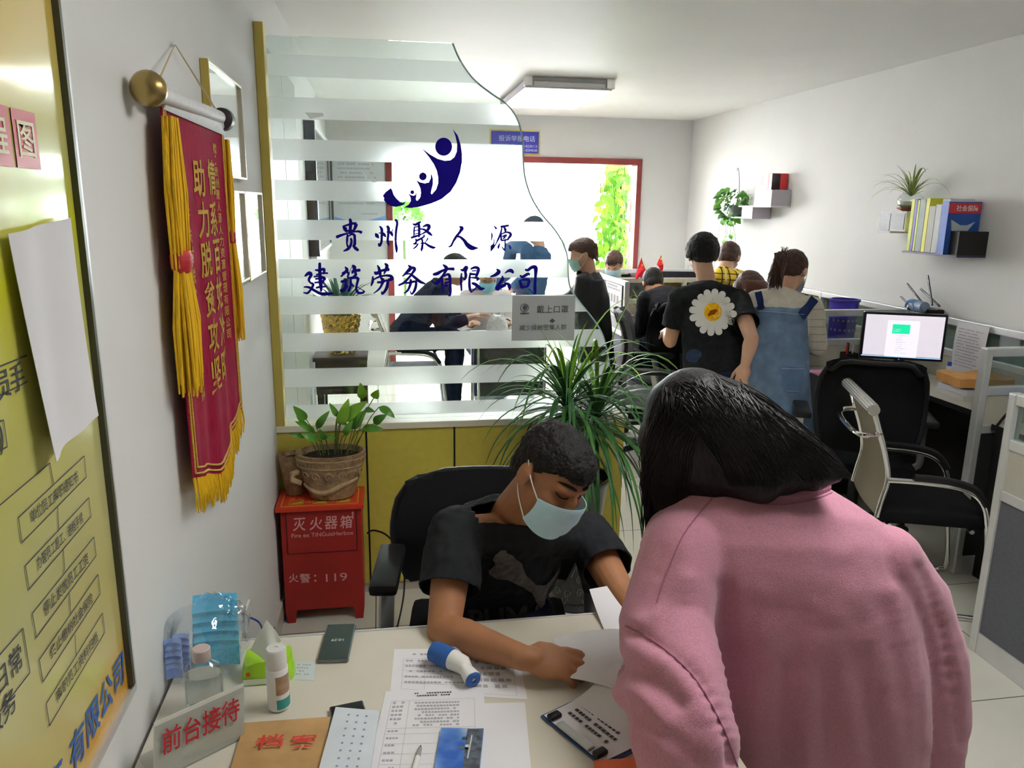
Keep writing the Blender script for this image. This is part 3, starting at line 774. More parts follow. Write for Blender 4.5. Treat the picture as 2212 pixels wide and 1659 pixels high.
def tassel(yt, zt, z_band, z_end, wid, X):
    f = MB()
    for k in range(40):
        dy = wid * rnd.uniform(-1, 1) * 0.5; dx = 0.010 * rnd.uniform(-1, 1)
        zl = z_band - rnd.random() * 0.02 if k % 4 else zt - (zt - z_band) * rnd.uniform(0.4, 0.9)
        f.tube([(X + dx, yt + dy * 0.5, zt), (X + dx * 1.2, yt + dy + 0.006 * rnd.uniform(-1, 1), (zt + zl) / 2), (X + dx, yt + dy * 0.9 + 0.01 * rnd.uniform(-1, 1), zl)], [0.003, 0.0035, 0.002], 5)
    a = f.build('upper_skein', FRI, bn)
    f = MB(); f.lathe([(wid * 0.30, -0.022), (wid * 0.40, -0.012), (wid * 0.42, 0.012), (wid * 0.32, 0.022)], (X, yt, z_band), 16, sx=0.6)
    f.build('tassel_band', mat('red_band', (0.50, 0.03, 0.035), 0.5, var=0.3, scale=120, stretch=(0.1, 0.1, 3)), bn, smooth=True)
    f = MB()
    for k in range(60):
        dy = wid * rnd.uniform(-1, 1) * 0.5; dx = 0.016 * rnd.uniform(-1, 1); ze = z_end + rnd.random() * 0.05
        f.tube([(X + dx * 0.5, yt + dy * 0.7, z_band - 0.015), (X + dx, yt + dy * 1.1, (z_band + ze) / 2), (X + dx, yt + dy + 0.008 * rnd.uniform(-1, 1), ze)], [0.0035, 0.004, 0.002], 5)
    f.build('tassel', FRI, bn)
q = b2(345, 245, BX + 0.014); q2 = b2(372, 570, BX + 0.014); q3 = b2(398, 875, BX + 0.014)
tassel(by0 + 0.005, q.z, q2.z, q3.z, 0.085, BX + 0.016)
q = b2(484, 300, BX + 0.01); q2 = b2(496, 515, BX + 0.01); q3 = b2(512, 745, BX + 0.01)
tassel(by1 + 0.008, q.z, q2.z, q3.z, 0.05, BX + 0.006)

# ================================================================ three framed certificates
CERT = mat('certificate', (0.84, 0.84, 0.82), 0.6, var=0.05, scale=4)
CGL = glassy('certificate_glass', (0.97, 0.97, 0.97), 1.0, 0.10)
def frame(y0, y1, z0, z1, label):
    t = thing('picture_frame', label, 'picture frame', (XL, (y0 + y1) / 2, z0), group='framed certificates on the left wall')
    w = 0.008; d = 0.022; pg = mat('pale_gold', (0.70, 0.66, 0.52), 0.3, metal=0.5)
    for ya in (y0, y1 - w): MB().box((XL + 0.001, ya, z0), (XL + d, ya + w, z1), 0.002).build('frame_side', GOLD if ya == y0 else pg, t)
    for za in (z0, z1 - w): MB().box((XL + 0.001, y0 + w, za), (XL + d, y1 - w, za + w), 0.002).build('frame_rail', pg, t)
    MB().box((XL + 0.001, y0 + w, z0 + w), (XL + 0.010, y1 - w, z1 - w)).build('certificate', CERT, t)
    MB().box((XL + 0.011, y0 + w, z0 + w), (XL + 0.013, y1 - w, z1 - w)).build('glass', CGL, t)
frame(2.222, 2.726, 1.767, 2.057, 'uppermost of three gold-framed certificates, partly behind the pennant rod')
frame(2.338, 2.664, 1.450, 1.732, 'gold-framed certificate touching the right edge of the pennant')
frame(2.670, 3.043, 1.441, 1.732, 'gold-framed certificate nearest the glass screen post')
# ================================================================ fire extinguisher box
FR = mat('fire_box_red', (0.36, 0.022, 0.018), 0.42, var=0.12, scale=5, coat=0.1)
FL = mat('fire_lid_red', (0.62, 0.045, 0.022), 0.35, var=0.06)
PINK = mat('faded_pink_print', (0.72, 0.36, 0.36), 0.6)
BXL, BXR, BYF, BYB = -0.425, -0.105, 3.005, 3.190
BH = at(690, 1100, 1, BYF).z
fx = thing('fire_extinguisher_box', 'red metal fire extinguisher cabinet on short legs under the potted plant', 'fire box', (-0.265, 3.1, 0))
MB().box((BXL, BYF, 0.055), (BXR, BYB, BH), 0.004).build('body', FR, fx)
for x in (BXL, BXR - 0.045):
    for y in (BYF, BYB - 0.04):
        MB().prism([(0, 0.06), (0.045, 0.06), (0.038, 0), (0.007, 0)], (x, y + 0.035, 0), (1, 0, 0), (0, 0, 1), 0.035).build('leg', FR, fx)
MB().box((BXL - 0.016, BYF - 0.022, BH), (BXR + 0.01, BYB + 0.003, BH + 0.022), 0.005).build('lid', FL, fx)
zd = at(690, 1192, 1, BYF).z
MB().box((BXL + 0.024, BYF - 0.004, zd), (BXR - 0.024, BYF + 0.001, BH - 0.004), 0.001).build('door', FR, fx)
f = MB(); f.box((BXL + 0.022, BYF - 0.0012, zd - 0.003), (BXR - 0.022, BYF + 0.0, zd)).box((BXL + 0.021, BYF - 0.0012, zd - 0.003), (BXL + 0.024, BYF, BH - 0.004)).box((BXR - 0.024, BYF - 0.0012, zd - 0.003), (BXR - 0.021, BYF, BH - 0.004))
f.build('door_gap', BLACK, fx)
f = MB(); yy = BYF - 0.0048
def ftext(s, x, y, wpx, h=None, **k):
    o = at(x, y, 1, yy); wd = wpx * (at(x + 50, y, 1, yy) - at(x - 50, y, 1, yy)).length / 100
    text(f, s, o, (1, 0, 0), (0, 0, 1), w=wd, h=h, **k)
for ch, x, y in (('灭', 646, 1133), ('火', 682, 1131), ('器', 715, 1129), ('箱', 748, 1127)): ftext(ch, x, y, 28, h=0.056, bold=0.012, shear=0.1)
ftext('Fire ex TiNGuisHerbox', 697, 1154, 134, bold=0.005); 
f.prism([(-0.002, -0.018), (0.002, -0.018), (0.002, 0.006), (0.006, 0.004), (0, 0.016), (-0.006, 0.004), (-0.002, 0.006)], at(762, 1112, 1, yy), (1, 0, 0), (0, 0, 1), 0)
yy = BYF - 0.0008
for ch, x, wpx in (('火', 634, 21), ('警', 659, 23), (':', 681, 5)): ftext(ch, x, 1249, wpx, bold=0.012)
ftext('119', 727, 1247, 46, h=0.036, bold=0.0)
f.build('lettering', PINK, fx, tri=True)
f = MB(); LZ = BH + 0.0226; lx0, lx1, ly0, ly1 = BXL + 0.005, BXR - 0.012, BYF - 0.012, BYB - 0.02
for a, b in (((lx0, ly0), (lx1, ly0 + 0.003)), ((lx0, ly0), (lx0 + 0.003, ly1)), ((lx1 - 0.003, ly0), (lx1, ly1)), ((lx0, ly1 - 0.003), (lx1, ly1))):
    f.box((a[0], a[1], LZ - 0.0006), (b[0], b[1], LZ))
for k in range(3):
    x = lx0 + 0.03 + k * 0.093
    f.box((x, ly0 + 0.018, LZ - 0.0006), (x + 0.055, ly0 + 0.020, LZ)); f.box((x, ly0 + 0.058, LZ - 0.0006), (x + 0.055, ly0 + 0.060, LZ))
    f.box((x, ly0 + 0.018, LZ - 0.0006), (x + 0.002, ly0 + 0.060, LZ)); f.box((x + 0.053, ly0 + 0.018, LZ - 0.0006), (x + 0.055, ly0 + 0.060, LZ))
    if k < 2: f.prism([(0, -0.002), (0.018, -0.002), (0.018, -0.006), (0.028, 0), (0.018, 0.006), (0.018, 0.002), (0, 0.002)], (x + 0.060, ly0 + 0.038, LZ), (1, 0, 0), (0, 1, 0), 0)
text(f, '灭 火', (lx0 + 0.055, ly0 + 0.078, LZ), (1, 0, 0), (0, 1, 0), h=0.026); text(f, '法', (lx1 - 0.05, ly0 + 0.078, LZ), (1, 0, 0), (0, 1, 0), h=0.026)
f.build('lid_lines', mat('yellow_print', (0.75, 0.55, 0.06), 0.5), fx, tri=True)
f = MB()
for k in range(3):
    x = lx0 + 0.034 + k * 0.093; f.prism([(0, 0), (0.046, 0.004), (0.046, 0.03), (0.03, 0.016), (0.01, 0.012)], (x, ly0 + 0.023, LZ), (1, 0, 0), (0, 1, 0), 0)
f.build('lid_pictures', mat('lime_print', (0.45, 0.65, 0.04), 0.5), fx, tri=True)

# ================================================================ carved pots and their plants
CLAY = mat('carved_clay', (0.36, 0.23, 0.12), 0.6, var=0.35, scale=26, bump=0.9, bscale=70)
CLAYL = mat('clay_relief', (0.46, 0.32, 0.18), 0.55, var=0.3, scale=30, bump=0.4)
LT = BH + 0.0232
pc = at(717, 1045, 1, 3.085)
cx_, cy_ = pc.x, 3.09
rimz = at(717, 985, 1, 3.05).z + 0.01
R0 = 0.138; hh = rimz - LT
pp = thing('flower_pot', 'large carved brown clay pot with a leafy green plant on the red fire cabinet', 'potted plant', (cx_, cy_, LT))
prof = [(0.078, 0), (0.088, 0.004), (0.098, hh * 0.18), (0.118, hh * 0.45), (0.130, hh * 0.72), (0.134, hh * 0.86), (0.138, hh * 0.93), (0.140, hh), (0.130, hh), (0.126, hh * 0.9), (0.12, hh * 0.8)]
MB().lathe(prof, (cx_, cy_, LT), 48, sy=0.72).build('pot', CLAY, pp, smooth=True)
MB().lathe([(0.127, 0), (0.09, 0.008), (0.0, 0.012)], (cx_, cy_, LT + hh * 0.88), 32, sy=0.72).build('soil', SOIL, pp, smooth=True)
f = MB()
def on_pot(a, t, k=0.003):
    z = hh * t
    for (r0, z0), (r1, z1) in zip(prof[:8], prof[1:8]):
        if z0 <= z <= z1: r = r0 + (r1 - r0) * (z - z0) / max(z1 - z0, 1e-6); break
    else: r = 0.14
    return V((cx_ + (r + k) * math.cos(a), cy_ + (r + k) * math.sin(a) * 0.72, LT + z))
for t in (0.74, 0.90): f.tube([on_pot(a * PI / 24, t) for a in range(48)], 0.0028, 6, closed=True)
for k in range(22):                                             # meander under the rim
    a0 = -PI + k * PI / 11; d = PI / 11
    f.tube([on_pot(a0 + d * q, t) for q, t in ((0.05, .87), (0.75, .87), (0.75, .78), (0.3, .78), (0.3, .83), (0.55, .83))], 0.0017, 5)
for k in range(7):                                              # scrolls on the belly
    a0 = -2.9 + k * 0.42
    f.tube([on_pot(a0 + 0.16 * math.cos(q * 0.5) * (1 - q / 16), 0.56 + 0.11 * math.sin(q * 0.5) * (1 - q / 16)) for q in range(15)], 0.0024, 5)
f.tube([on_pot(-2.75 + 2.2 * q / 20, 0.36 - 0.16 * math.sin(PI * min(1, q / 14)) + (0.10 if q > 14 else 0) * (q - 14) / 6, 0.005) for q in range(21)], [0.005 + 0.006 * math.sin(PI * q / 20) for q in range(21)], 8)
f.build('relief', CLAYL, pp, smooth=True)
f = MB(); f.tube([V((cx_ - 0.128, cy_ - 0.03, LT + hh * 0.62)), V((cx_ - 0.150, cy_ - 0.05, LT + hh * 0.60)), V((cx_ - 0.15, cy_ - 0.06, LT + hh * 0.5)), V((cx_ - 0.115, cy_ - 0.06, LT + hh * 0.42))], [0.012, 0.013, 0.012, 0.01], 8)
f.build('handle', CLAYL, pp, smooth=True)
def leaf(mb, base, tip, w, droop=0.0, up=(0, -1, 0.6), fold=0.18, n=8, belly=0.42):
    base, tip = V(base), V(tip); d = tip - base; L = d.length; t = d / L
    s = t.cross(V(up)); s = s.normalized() if s.length > 1e-6 else t.orthogonal().normalized()
    nn_ = s.cross(t).normalized(); vs, fs = [], []
    for i in range(n + 1):
        q = i / n
        ww = w / 2 * (math.sin(PI * q ** (math.log(0.5) / math.log(belly))) ** 0.8 if 0 < q < 1 else 0.0) + 0.0006
        p = base + d * q + nn_ * (L * (0.12 + droop) * math.sin(PI * q)) + V((0, 0, -droop * L * q * q))
        vs += [p + s * ww + nn_ * ww * fold, p, p - s * ww + nn_ * ww * fold]
    for i in range(n):
        a = i * 3; fs += [(a, a + 1, a + 4, a + 3), (a + 1, a + 2, a + 5, a + 4)]
    return mb._add(vs, fs)
def px3(x, y, Y): return at(x, y, 1, Y)
LV = [(784,861,778,825,20,1),(807,860,818,840,18,1),(819,879,853,901,17,0),(807,915,836,894,19,0),(782,926,829,926,17,0),(788,885,810,888,12,0),(759,926,790,884,27,0),(738,910,794,863,25,1),(733,918,753,858,23,2),(684,926,712,885,16,0),(662,907,633,875,18,0),(680,932,637,908,13,0),(658,944,626,937,11,0),(687,951,650,935,18,0),(700,945,727,945,12,0),(727,905,750,918,15,0),(730,900,711,868,12,0),(668,925,640,897,10,0),(703,950,690,925,14,0),(745,940,762,905,15,0)]
MM = [LEAF, LEAFL, LEAFL]
ss = MB()
for i, (bx, by, tx, ty, wpx, mi) in enumerate(LV):
    Yb = 3.06 + 0.05 * math.sin(i * 2.3); b_, t_ = px3(bx, by, Yb), px3(tx, ty, Yb - 0.03)
    f = MB(); leaf(f, b_, t_, wpx * 3.15 / F_PX, 0.04, up=(0.2 * math.sin(i), -1, 0.5)); f.build('leaf', MM[mi], pp, smooth=True)
    g = V((cx_ + (b_.x - cx_) * 0.45, cy_ + 0.02 * math.sin(i), LT + hh * 0.9)); m_ = g.lerp(b_, 0.6) + V((0, 0, 0.02))
    ss.tube(spline([tuple(g), tuple(m_), tuple(b_)], 4), 0.0018, 6)
ss.build('stem', STEM, pp, smooth=True)
sc_ = px3(628, 1000, 3.12)
sp = thing('clay_bowl', 'small brown clay bowl of soil tucked beside the carved pot', 'flower pot', (-0.378, 3.135, LT))
r_ = px3(628, 985, 3.1).z - LT
MB().lathe([(0.032, 0), (0.036, 0.004), (0.044, r_ * 0.4), (0.056, r_ * 0.8), (0.060, r_), (0.054, r_), (0.050, r_ * 0.86)], (-0.378, 3.135, LT), 32, sy=0.8).build('bowl', CLAY, sp, smooth=True)
MB().lathe([(0.051, 0), (0.03, 0.004), (0, 0.006)], (-0.378, 3.135, LT + r_ * 0.88), 24, sy=0.8).build('soil', SOIL, sp)

# ================================================================ tall strap-leaved plant
tpx, tpy = 0.79, 2.985
tp = thing('strap_leaf_plant', 'big arching strap-leaved plant in a tall dark vase behind the seated man', 'potted plant', (tpx, tpy, 0))
rz_ = at(1270, 1040, 1, 2.9).z
VASE = mat('dark_glazed_vase', (0.018, 0.018, 0.017), 0.18, coat=0.6, var=0.3, scale=20)
MB().lathe([(0.15, 0), (0.165, 0.006), (0.17, 0.022), (0.155, 0.022), (0.148, 0.012), (0.0, 0.012)], (tpx, tpy, 0), 40).build('saucer', WHITE, tp, smooth=True)
MB().lathe([(0.085, 0.013), (0.10, 0.02), (0.112, 0.09), (0.105, 0.2), (0.098, 0.3), (0.112, 0.45), (0.13, rz_ - 0.03), (0.142, rz_ - 0.012), (0.142, rz_), (0.128, rz_), (0.122, rz_ - 0.05)], (tpx, tpy, 0), 40).build('vase', VASE, tp, smooth=True)
MB().lathe([(0.124, 0), (0.05, 0.01), (0, 0.012)], (tpx, tpy, rz_ - 0.045), 24).build('soil', SOIL, tp)
f = MB(); rnd = random.Random(11)
for k in range(26):
    a0 = rnd.uniform(-PI, 0.2); z0 = rnd.uniform(0.06, 0.26); r0 = 0.112
    f.tube([V((tpx + (r0 - abs(z0 - 0.1) * 0.06) * math.cos(a0 + 0.14 * math.cos(q * 0.7) * (1 - q / 14)), tpy + (r0 - abs(z0 - 0.1) * 0.06) * math.sin(a0 + 0.14 * math.cos(q * 0.7) * (1 - q / 14)), z0 + 0.022 * math.sin(q * 0.7) * (1 - q / 14))) for q in range(12)], 0.0016, 5)
f.build('scroll_relief', mat('grey_relief', (0.16, 0.16, 0.14), 0.4), tp, smooth=True)
ca, cb = at(1225, 880, 1, 2.97), at(1288, 905, 1, 3.0)
f = MB()
for c_ in (ca, cb): f.tube(spline([(tpx, tpy, rz_ - 0.04), (tpx + (c_.x - tpx) * 0.5, tpy, rz_ + 0.1), tuple(c_ - V((0, 0, 0.02)))], 5), [0.016] * 10 + [0.013], 8)
f.build('stem', mat('woody_stem', (0.13, 0.11, 0.06), 0.8, var=0.4, scale=40), tp, smooth=True)
def strap(mb, c, az, el, L, w, grav, n=12, wall=False):
    d = V((math.cos(az) * math.cos(el), math.sin(az) * math.cos(el), math.sin(el))); p = V(c); st = L / n; vs, fs = [], []
    s = V((-math.sin(az), math.cos(az), 0))
    for i in range(n + 1):
        q = i / n; ww = w / 2 * (0.75 + 0.5 * q if q < 0.4 else 0.95 * (1 - ((q - 0.4) / 0.6) ** 1.6) + 0.02)
        nn_ = s.cross(d).normalized()
        vs += [p + s * ww + nn_ * ww * 0.35, p, p - s * ww + nn_ * ww * 0.35]
        p = p + d * st; d = (d + V((0, 0, -grav * st * (0.4 + 1.3 * q)))).normalized()
        if wall and p.y > YP - 0.02: p.y = YP - 0.02 - 0.02 * abs(math.sin(40 * p.x))
    for i in range(n):
        a = i * 3; fs += [(a, a + 1, a + 4, a + 3), (a + 1, a + 2, a + 5, a + 4)]
    mb._add(vs, fs)
A, B, Cc = MB(), MB(), MB()
for c_, N in ((ca, 110), (cb, 100)):
    for k in range(N):
        az = k * 2.399 + rnd.uniform(-0.2, 0.2); t = k / N
        el = 1.30 - 1.75 * t + rnd.uniform(-0.15, 0.15)
        L = rnd.uniform(0.42, 0.70) * (0.8 + 0.3 * t); 
        if math.sin(az) > 0.3: L *= 0.62
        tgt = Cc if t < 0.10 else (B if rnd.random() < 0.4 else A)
        strap(tgt, c_ + V((0, 0, 0.05 - 0.10 * t)), az, el, L, rnd.uniform(0.012, 0.021), rnd.uniform(3.6, 6.6), 12, True)
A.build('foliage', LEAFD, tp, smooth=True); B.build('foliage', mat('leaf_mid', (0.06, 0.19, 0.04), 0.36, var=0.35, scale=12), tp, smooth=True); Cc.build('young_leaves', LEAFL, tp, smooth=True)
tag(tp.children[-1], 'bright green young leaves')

# ================================================================ reception desk
DKT = mat('cream_desk_top', (0.66, 0.62, 0.52), 0.35, var=0.02)
DX0, DX1, DY0, DY1 = XL + 0.012, 0.60, 0.80, 1.607
dk = thing('reception_desk', 'cream reception desk with pale metal edge, covered in papers', 'desk', (0.08, 1.2, 0))
MB().box((DX0, DY0, DESK - 0.026), (DX1, DY1 - 0.004, DESK), 0.003).build('desk_top', DKT, dk)
MB().box((DX0, DY1 - 0.004, DESK - 0.028), (DX1, DY1 + 0.002, DESK + 0.001), 0.002).build('edge_trim', ALU, dk)
for x in (DX0 + 0.03, DX1 - 0.06): MB().box((x, DY0 + 0.03, 0), (x + 0.03, DY1 - 0.05, DESK - 0.027), 0.003).build('side_panel', DKT, dk)
MB().box((DX0 + 0.06, DY0 + 0.10, 0.22), (DX1 - 0.06, DY0 + 0.12, DESK - 0.027)).build('modesty_panel', DKT, dk)
D0 = DESK + 0.0006
def dp(x, y, z=D0): return at(x, y, 2, z)
def flat(name, quad, z, th, m, label, cat, group=None, bend=None, parent=None):
    """a thin sheet or slab lying on the desk: photo corners TL TR BR BL at height z"""
    c = [dp(x, y, z) for x, y in quad]; f = MB()
    def fn(u, v):
        p = c[0].lerp(c[1], u).lerp(c[3].lerp(c[2], u), v)
        return p + V((0, 0, bend(u, v) if bend else 0))
    n = 10 if bend else 1
    f.grid(n, n, lambda u, v: fn(u, 1 - v), th)
    o = f.build(name, m, parent, smooth=bool(bend))
    if parent is None: tag(o, label, cat, group); WM[o] = Matrix.Identity(4)
    return o, c
def on_sheet(c, u, v, dz=0.0006): return c[0].lerp(c[1], u).lerp(c[3].lerp(c[2], u), v) + V((0, 0, dz))
def printed(o, c, rows, u0, v0, u1, v1, seed, m=INKG, flip=False, fill=0.5, dz=0.0007):
    a, b, d = on_sheet(c, u0, v0, dz), on_sheet(c, u1, v0, dz), on_sheet(c, u0, v1, dz)
    f = MB()
    if flip: e = on_sheet(c, u1, v1, dz); dashes(f, e, (d - e).normalized(), (e - b).normalized(), (d - e).length, (b - e).length, rows, seed, fill)
    else: dashes(f, a, (b - a).normalized(), (a - d).normalized(), (b - a).length, (a - d).length, rows, seed, fill)
    return f.build('print', m, o, recalc=False)
def ruled(o, c, us, vs, m=INKG, t=0.0006, dz=0.0006):
    f = MB()
    def ln(p, q):
        d = (q - p).normalized(); n = V((0, 0, 1)).cross(d) * t / 2; f._add([p - n, q - n, q + n, p + n], [(0, 1, 2, 3)])
    for u in us: ln(on_sheet(c, u, vs[0], dz), on_sheet(c, u, vs[-1], dz))
    for v in vs: ln(on_sheet(c, us[0], v, dz), on_sheet(c, us[-1], v, dz))
    return f.build('ruled_lines', m, o, recalc=False)
# printed forms
o, c = flat('printed_form', ((852, 1402), (1118, 1400), (1139, 1511), (843, 1492)), D0, 0.0004, PAPER, 'printed form lying under the blue and white thermometer', 'paper', 'printed forms on the reception desk')
ruled(o, c, (0.08, 0.25, 0.45, 0.62, 0.93), [0.25 + 0.14 * k for k in range(6)]); printed(o, c, 5, 0.64, 0.28, 0.92, 0.9, 4); printed(o, c, 5, 0.1, 0.28, 0.6, 0.9, 5, fill=0.3); printed(o, c, 1, 0.15, 0.12, 0.8, 0.2, 6)
o, c = flat('paper_stack', ((1046, 1519), (1134, 1517), (1150, 1690), (1040, 1690)), D0, 0.0004, PAPER, 'blank sheet beside the blue cover picture, right of the front form', 'paper')
o, c = flat('printed_form', ((833, 1493), (1044, 1484), (1060, 1700), (786, 1700)), D0 + 0.0016, 0.0004, PAPER, 'printed form under the silver pen at the front of the desk', 'paper', 'printed forms on the reception desk')
printed(o, c, 2, 0.3, 0.04, 0.72, 0.10, 7, INK); printed(o, c, 8, 0.28, 0.14, 0.75, 0.42, 8, INKG, flip=True); printed(o, c, 6, 0.1, 0.14, 0.24, 0.42, 9); ruled(o, c, (0.08, 0.26, 0.9), [0.13, 0.44, 0.5, 0.6, 0.7, 0.8, 0.9]); printed(o, c, 6, 0.1, 0.46, 0.24, 0.9, 19, fill=0.25)
def cover_mat():
    m = mat('cover_picture', (0.1, 0.2, 0.5), 0.3, coat=0.4, var=0.05)
    n, l = m.node_tree.nodes, m.node_tree.links; b = n['Principled BSDF']
    tc = n.new('ShaderNodeTexCoord'); ns = n.new('ShaderNodeTexNoise'); ns.inputs['Scale'].default_value = 16; l.new(tc.outputs['Object'], ns.inputs['Vector'])
    cr = n.new('ShaderNodeValToRGB'); e = cr.color_ramp.elements; e[0].position = 0.36; e[0].color = (0.03, 0.12, 0.50, 1); e[1].position = 0.7; e[1].color = (0.52, 0.60, 0.68, 1)
    q = e.new(0.52); q.color = (0.12, 0.28, 0.66, 1); l.new(ns.outputs['Fac'], cr.inputs[0]); l.new(cr.outputs[0], b.inputs['Base Color']); return m
o, c = flat('booklet', ((953, 1572), (1045, 1573), (1034, 1690), (933, 1690)), D0 + 0.008, 0.005, cover_mat(), 'thin booklet with a blue sky and building picture at the desk front', 'booklet')
f = MB()
for u0, u1, v0, v1 in ((0.62, 0.99, 0.02, 0.95), (0.52, 0.64, 0.18, 0.24), (0.50, 0.72, 0.36, 0.42)):
    f._add([on_sheet(c, u, v) for u, v in ((u0, v0), (u0, v1), (u1, v1), (u1, v0))], [(0, 1, 2, 3)])
f.build('picture_building', mat('cover_grey', (0.10, 0.12, 0.15), 0.4, var=0.6, scale=70), o, recalc=False)
f = MB(); f.tube([on_sheet(c, 0.74, 0.16, 0.001), on_sheet(c, 0.70, 0.6, 0.001)], 0.0016, 6).lathe([(0.004, 0), (0.004, 0.0006)], on_sheet(c, 0.66, 0.36, 0.0006), 10); f.build('picture_mast', mat('cover_pale', (0.55, 0.62, 0.62), 0.4), o)
# calendar card
o, c = flat('calendar_pad', ((725, 1527), (819, 1535), (794, 1700), (678, 1700)), D0 + 0.016, 0.008, mat('pale_blue_page', (0.66, 0.72, 0.78), 0.5, var=0.08, scale=14), 'pale blue and white calendar pad between kraft envelope and forms', 'calendar')
f = MB()
for i in range(3):
    for j in range(8):
        p = on_sheet(c, 0.34 + 0.2 * i, 0.1 + 0.095 * j); f._add([p + V((-0.002, -0.0024, 0)), p + V((0.002, -0.0018, 0)), p + V((0.0016, 0.0026, 0)), p + V((-0.0024, 0.002, 0))], [(0, 1, 2, 3)])
f.build('print', mat('blue_grey_print', (0.22, 0.30, 0.46), 0.7), o, recalc=False)
# kraft envelope with red title
KR = mat('kraft_paper', (0.50, 0.30, 0.125), 0.75, var=0.14, scale=18, bump=0.15, bscale=30)
o, c = flat('kraft_envelope', ((528, 1561), (714, 1548), (690, 1700), (486, 1700)), D0 + 0.007, 0.004, KR, 'brown kraft file envelope with red title characters behind the desk sign', 'envelope', bend=lambda u, v: 0.002 * math.sin(u * 3) * math.sin(v * 4))
f = MB()
for s, x in (('档', 583), ('案', 656)):
    p = dp(x, 1600, D0 + 0.0135); ux = (c[1] - c[0]).normalized(); vy = (c[0] - c[3]).normalized(); text(f, s, p, ux, vy, w=0.047, h=0.034, bold=0.014)
f.build('lettering', mat('red_print', (0.62, 0.05, 0.03), 0.6), o)
# phones
def phone(quad, z, label, screen):
    c = [dp(x, y, z) for x, y in quad]; u = (c[1] - c[0]); v = (c[3] - c[0]); ctr = sum(c, V()) / 4
    t = thing('mobile_phone', label, 'phone', tuple(ctr - V((0, 0, 0.008)))); ux = u.normalized(); uy = V((0, 0, 1)).cross(ux)
    MB().obox(ctr - V((0, 0, 0.004)), ux, uy, V((0, 0, 1)), (u.length, v.length, 0.008), 0.0035).build('body', mat('phone_metal', (0.20, 0.24, 0.24), 0.25, metal=0.8), t)
    MB().obox(ctr + V((0, 0, 0.0003)), ux, uy, V((0, 0, 1)), (u.length - 0.005, v.length - 0.006, 0.0005), 0.0002).build('screen', screen, t)
    return t, ctr, ux, uy
SCR = mat('dark_phone_screen', (0.018, 0.035, 0.03), 0.22, spec=0.6)
t, ctr, ux, uy = phone(((705, 1348), (768, 1346), (752, 1425), (688, 1426)), D0 + 0.0086, 'dark phone showing the time on the far desk edge', SCR)
f = MB(); text(f, '10:29', ctr + uy * 0.003 + V((0, 0, 0.0008)), -ux, -uy, w=0.026); f.build('clock_digits', mat('screen_glow', (0.25, 0.33, 0.31), 0.5, emit=0.25), t)
phone(((708, 1527), (782, 1512), (800, 1560), (726, 1578)), D0 + 0.0086, 'black phone partly under the pale blue calendar pad', mat('black_phone_screen', (0.01, 0.01, 0.012), 0.15))
# clear sticker card
o, c = flat('card', ((640, 1429), (682, 1430), (678, 1470), (632, 1468)), D0, 0.0005, mat('pale_card', (0.62, 0.68, 0.70), 0.4), 'small pale printed card beside the green tissue pack', 'card')
printed(o, c, 4, 0.1, 0.15, 0.9, 0.85, 12, fill=0.4)
# pen
a, b = dp(909, 1610, D0 + 0.007), dp(893, 1672, D0 + 0.007)
pn = thing('pen', 'silver and white ballpoint pen lying on the front form', 'pen', tuple(a - V((0, 0, 0.006))))
d = (b - a).normalized()
MB().tube([a, a + d * 0.004, a + d * 0.008], [0.0008, 0.0022, 0.0035], 10).build('tip', mat('dark_metal', (0.08, 0.08, 0.08), 0.3, metal=0.8), pn, smooth=True)
MB().tube([a + d * 0.008, a + d * 0.03], [0.0036, 0.0046], 12).build('grip', mat('grey_grip', (0.33, 0.34, 0.35), 0.5), pn, smooth=True)
MB().tube([a + d * 0.03, a + d * 0.10], [0.0046, 0.0043], 12).build('barrel', WHITE, pn, smooth=True)
# forehead thermometer
TBL = mat('thermometer_blue', (0.03, 0.12, 0.40), 0.4)
TB = thing('forehead_thermometer', 'blue and white forehead thermometer lying on a printed form', 'thermometer', tuple(dp(972, 1440)))
a, b, c_, e = dp(936, 1406, D0 + 0.028), dp(976, 1424, D0 + 0.026), dp(1000, 1436, D0 + 0.024), dp(1022, 1468, D0 + 0.018)
MB().tube([a - (b - a).normalized() * 0.004, a, a.lerp(b, 0.5), b], [0.014, 0.021, 0.023, 0.022], 18).build('display_head', TBL, TB, smooth=True)
MB().tube([b, c_, c_.lerp(e, 0.35)], [0.021, 0.019, 0.014], 18).build('body', WHITE, TB, smooth=True)
nrm = (e - c_).normalized()
MB().tube([c_.lerp(e, 0.30), c_.lerp(e, 0.9), e], [0.013, 0.017, 0.015], 18, flat=1.3).build('probe_collar', WHITE, TB, smooth=True)
MB().lathe([(0.0155, -0.003), (0.017, 0), (0.0135, 0.004), (0.005, 0.004), (0.005, -0.001), (0, -0.001)], e, 24, ax=nrm).build('sensor_end', TBL, TB, smooth=True)
g0 = b.lerp(c_, 0.5); MB().tube([g0, g0 + V((0.004, 0.03, -0.012)), g0 + V((0.0, 0.075, -0.016))], [0.014, 0.0125, 0.011], 14).build('grip', WHITE, TB, smooth=True)
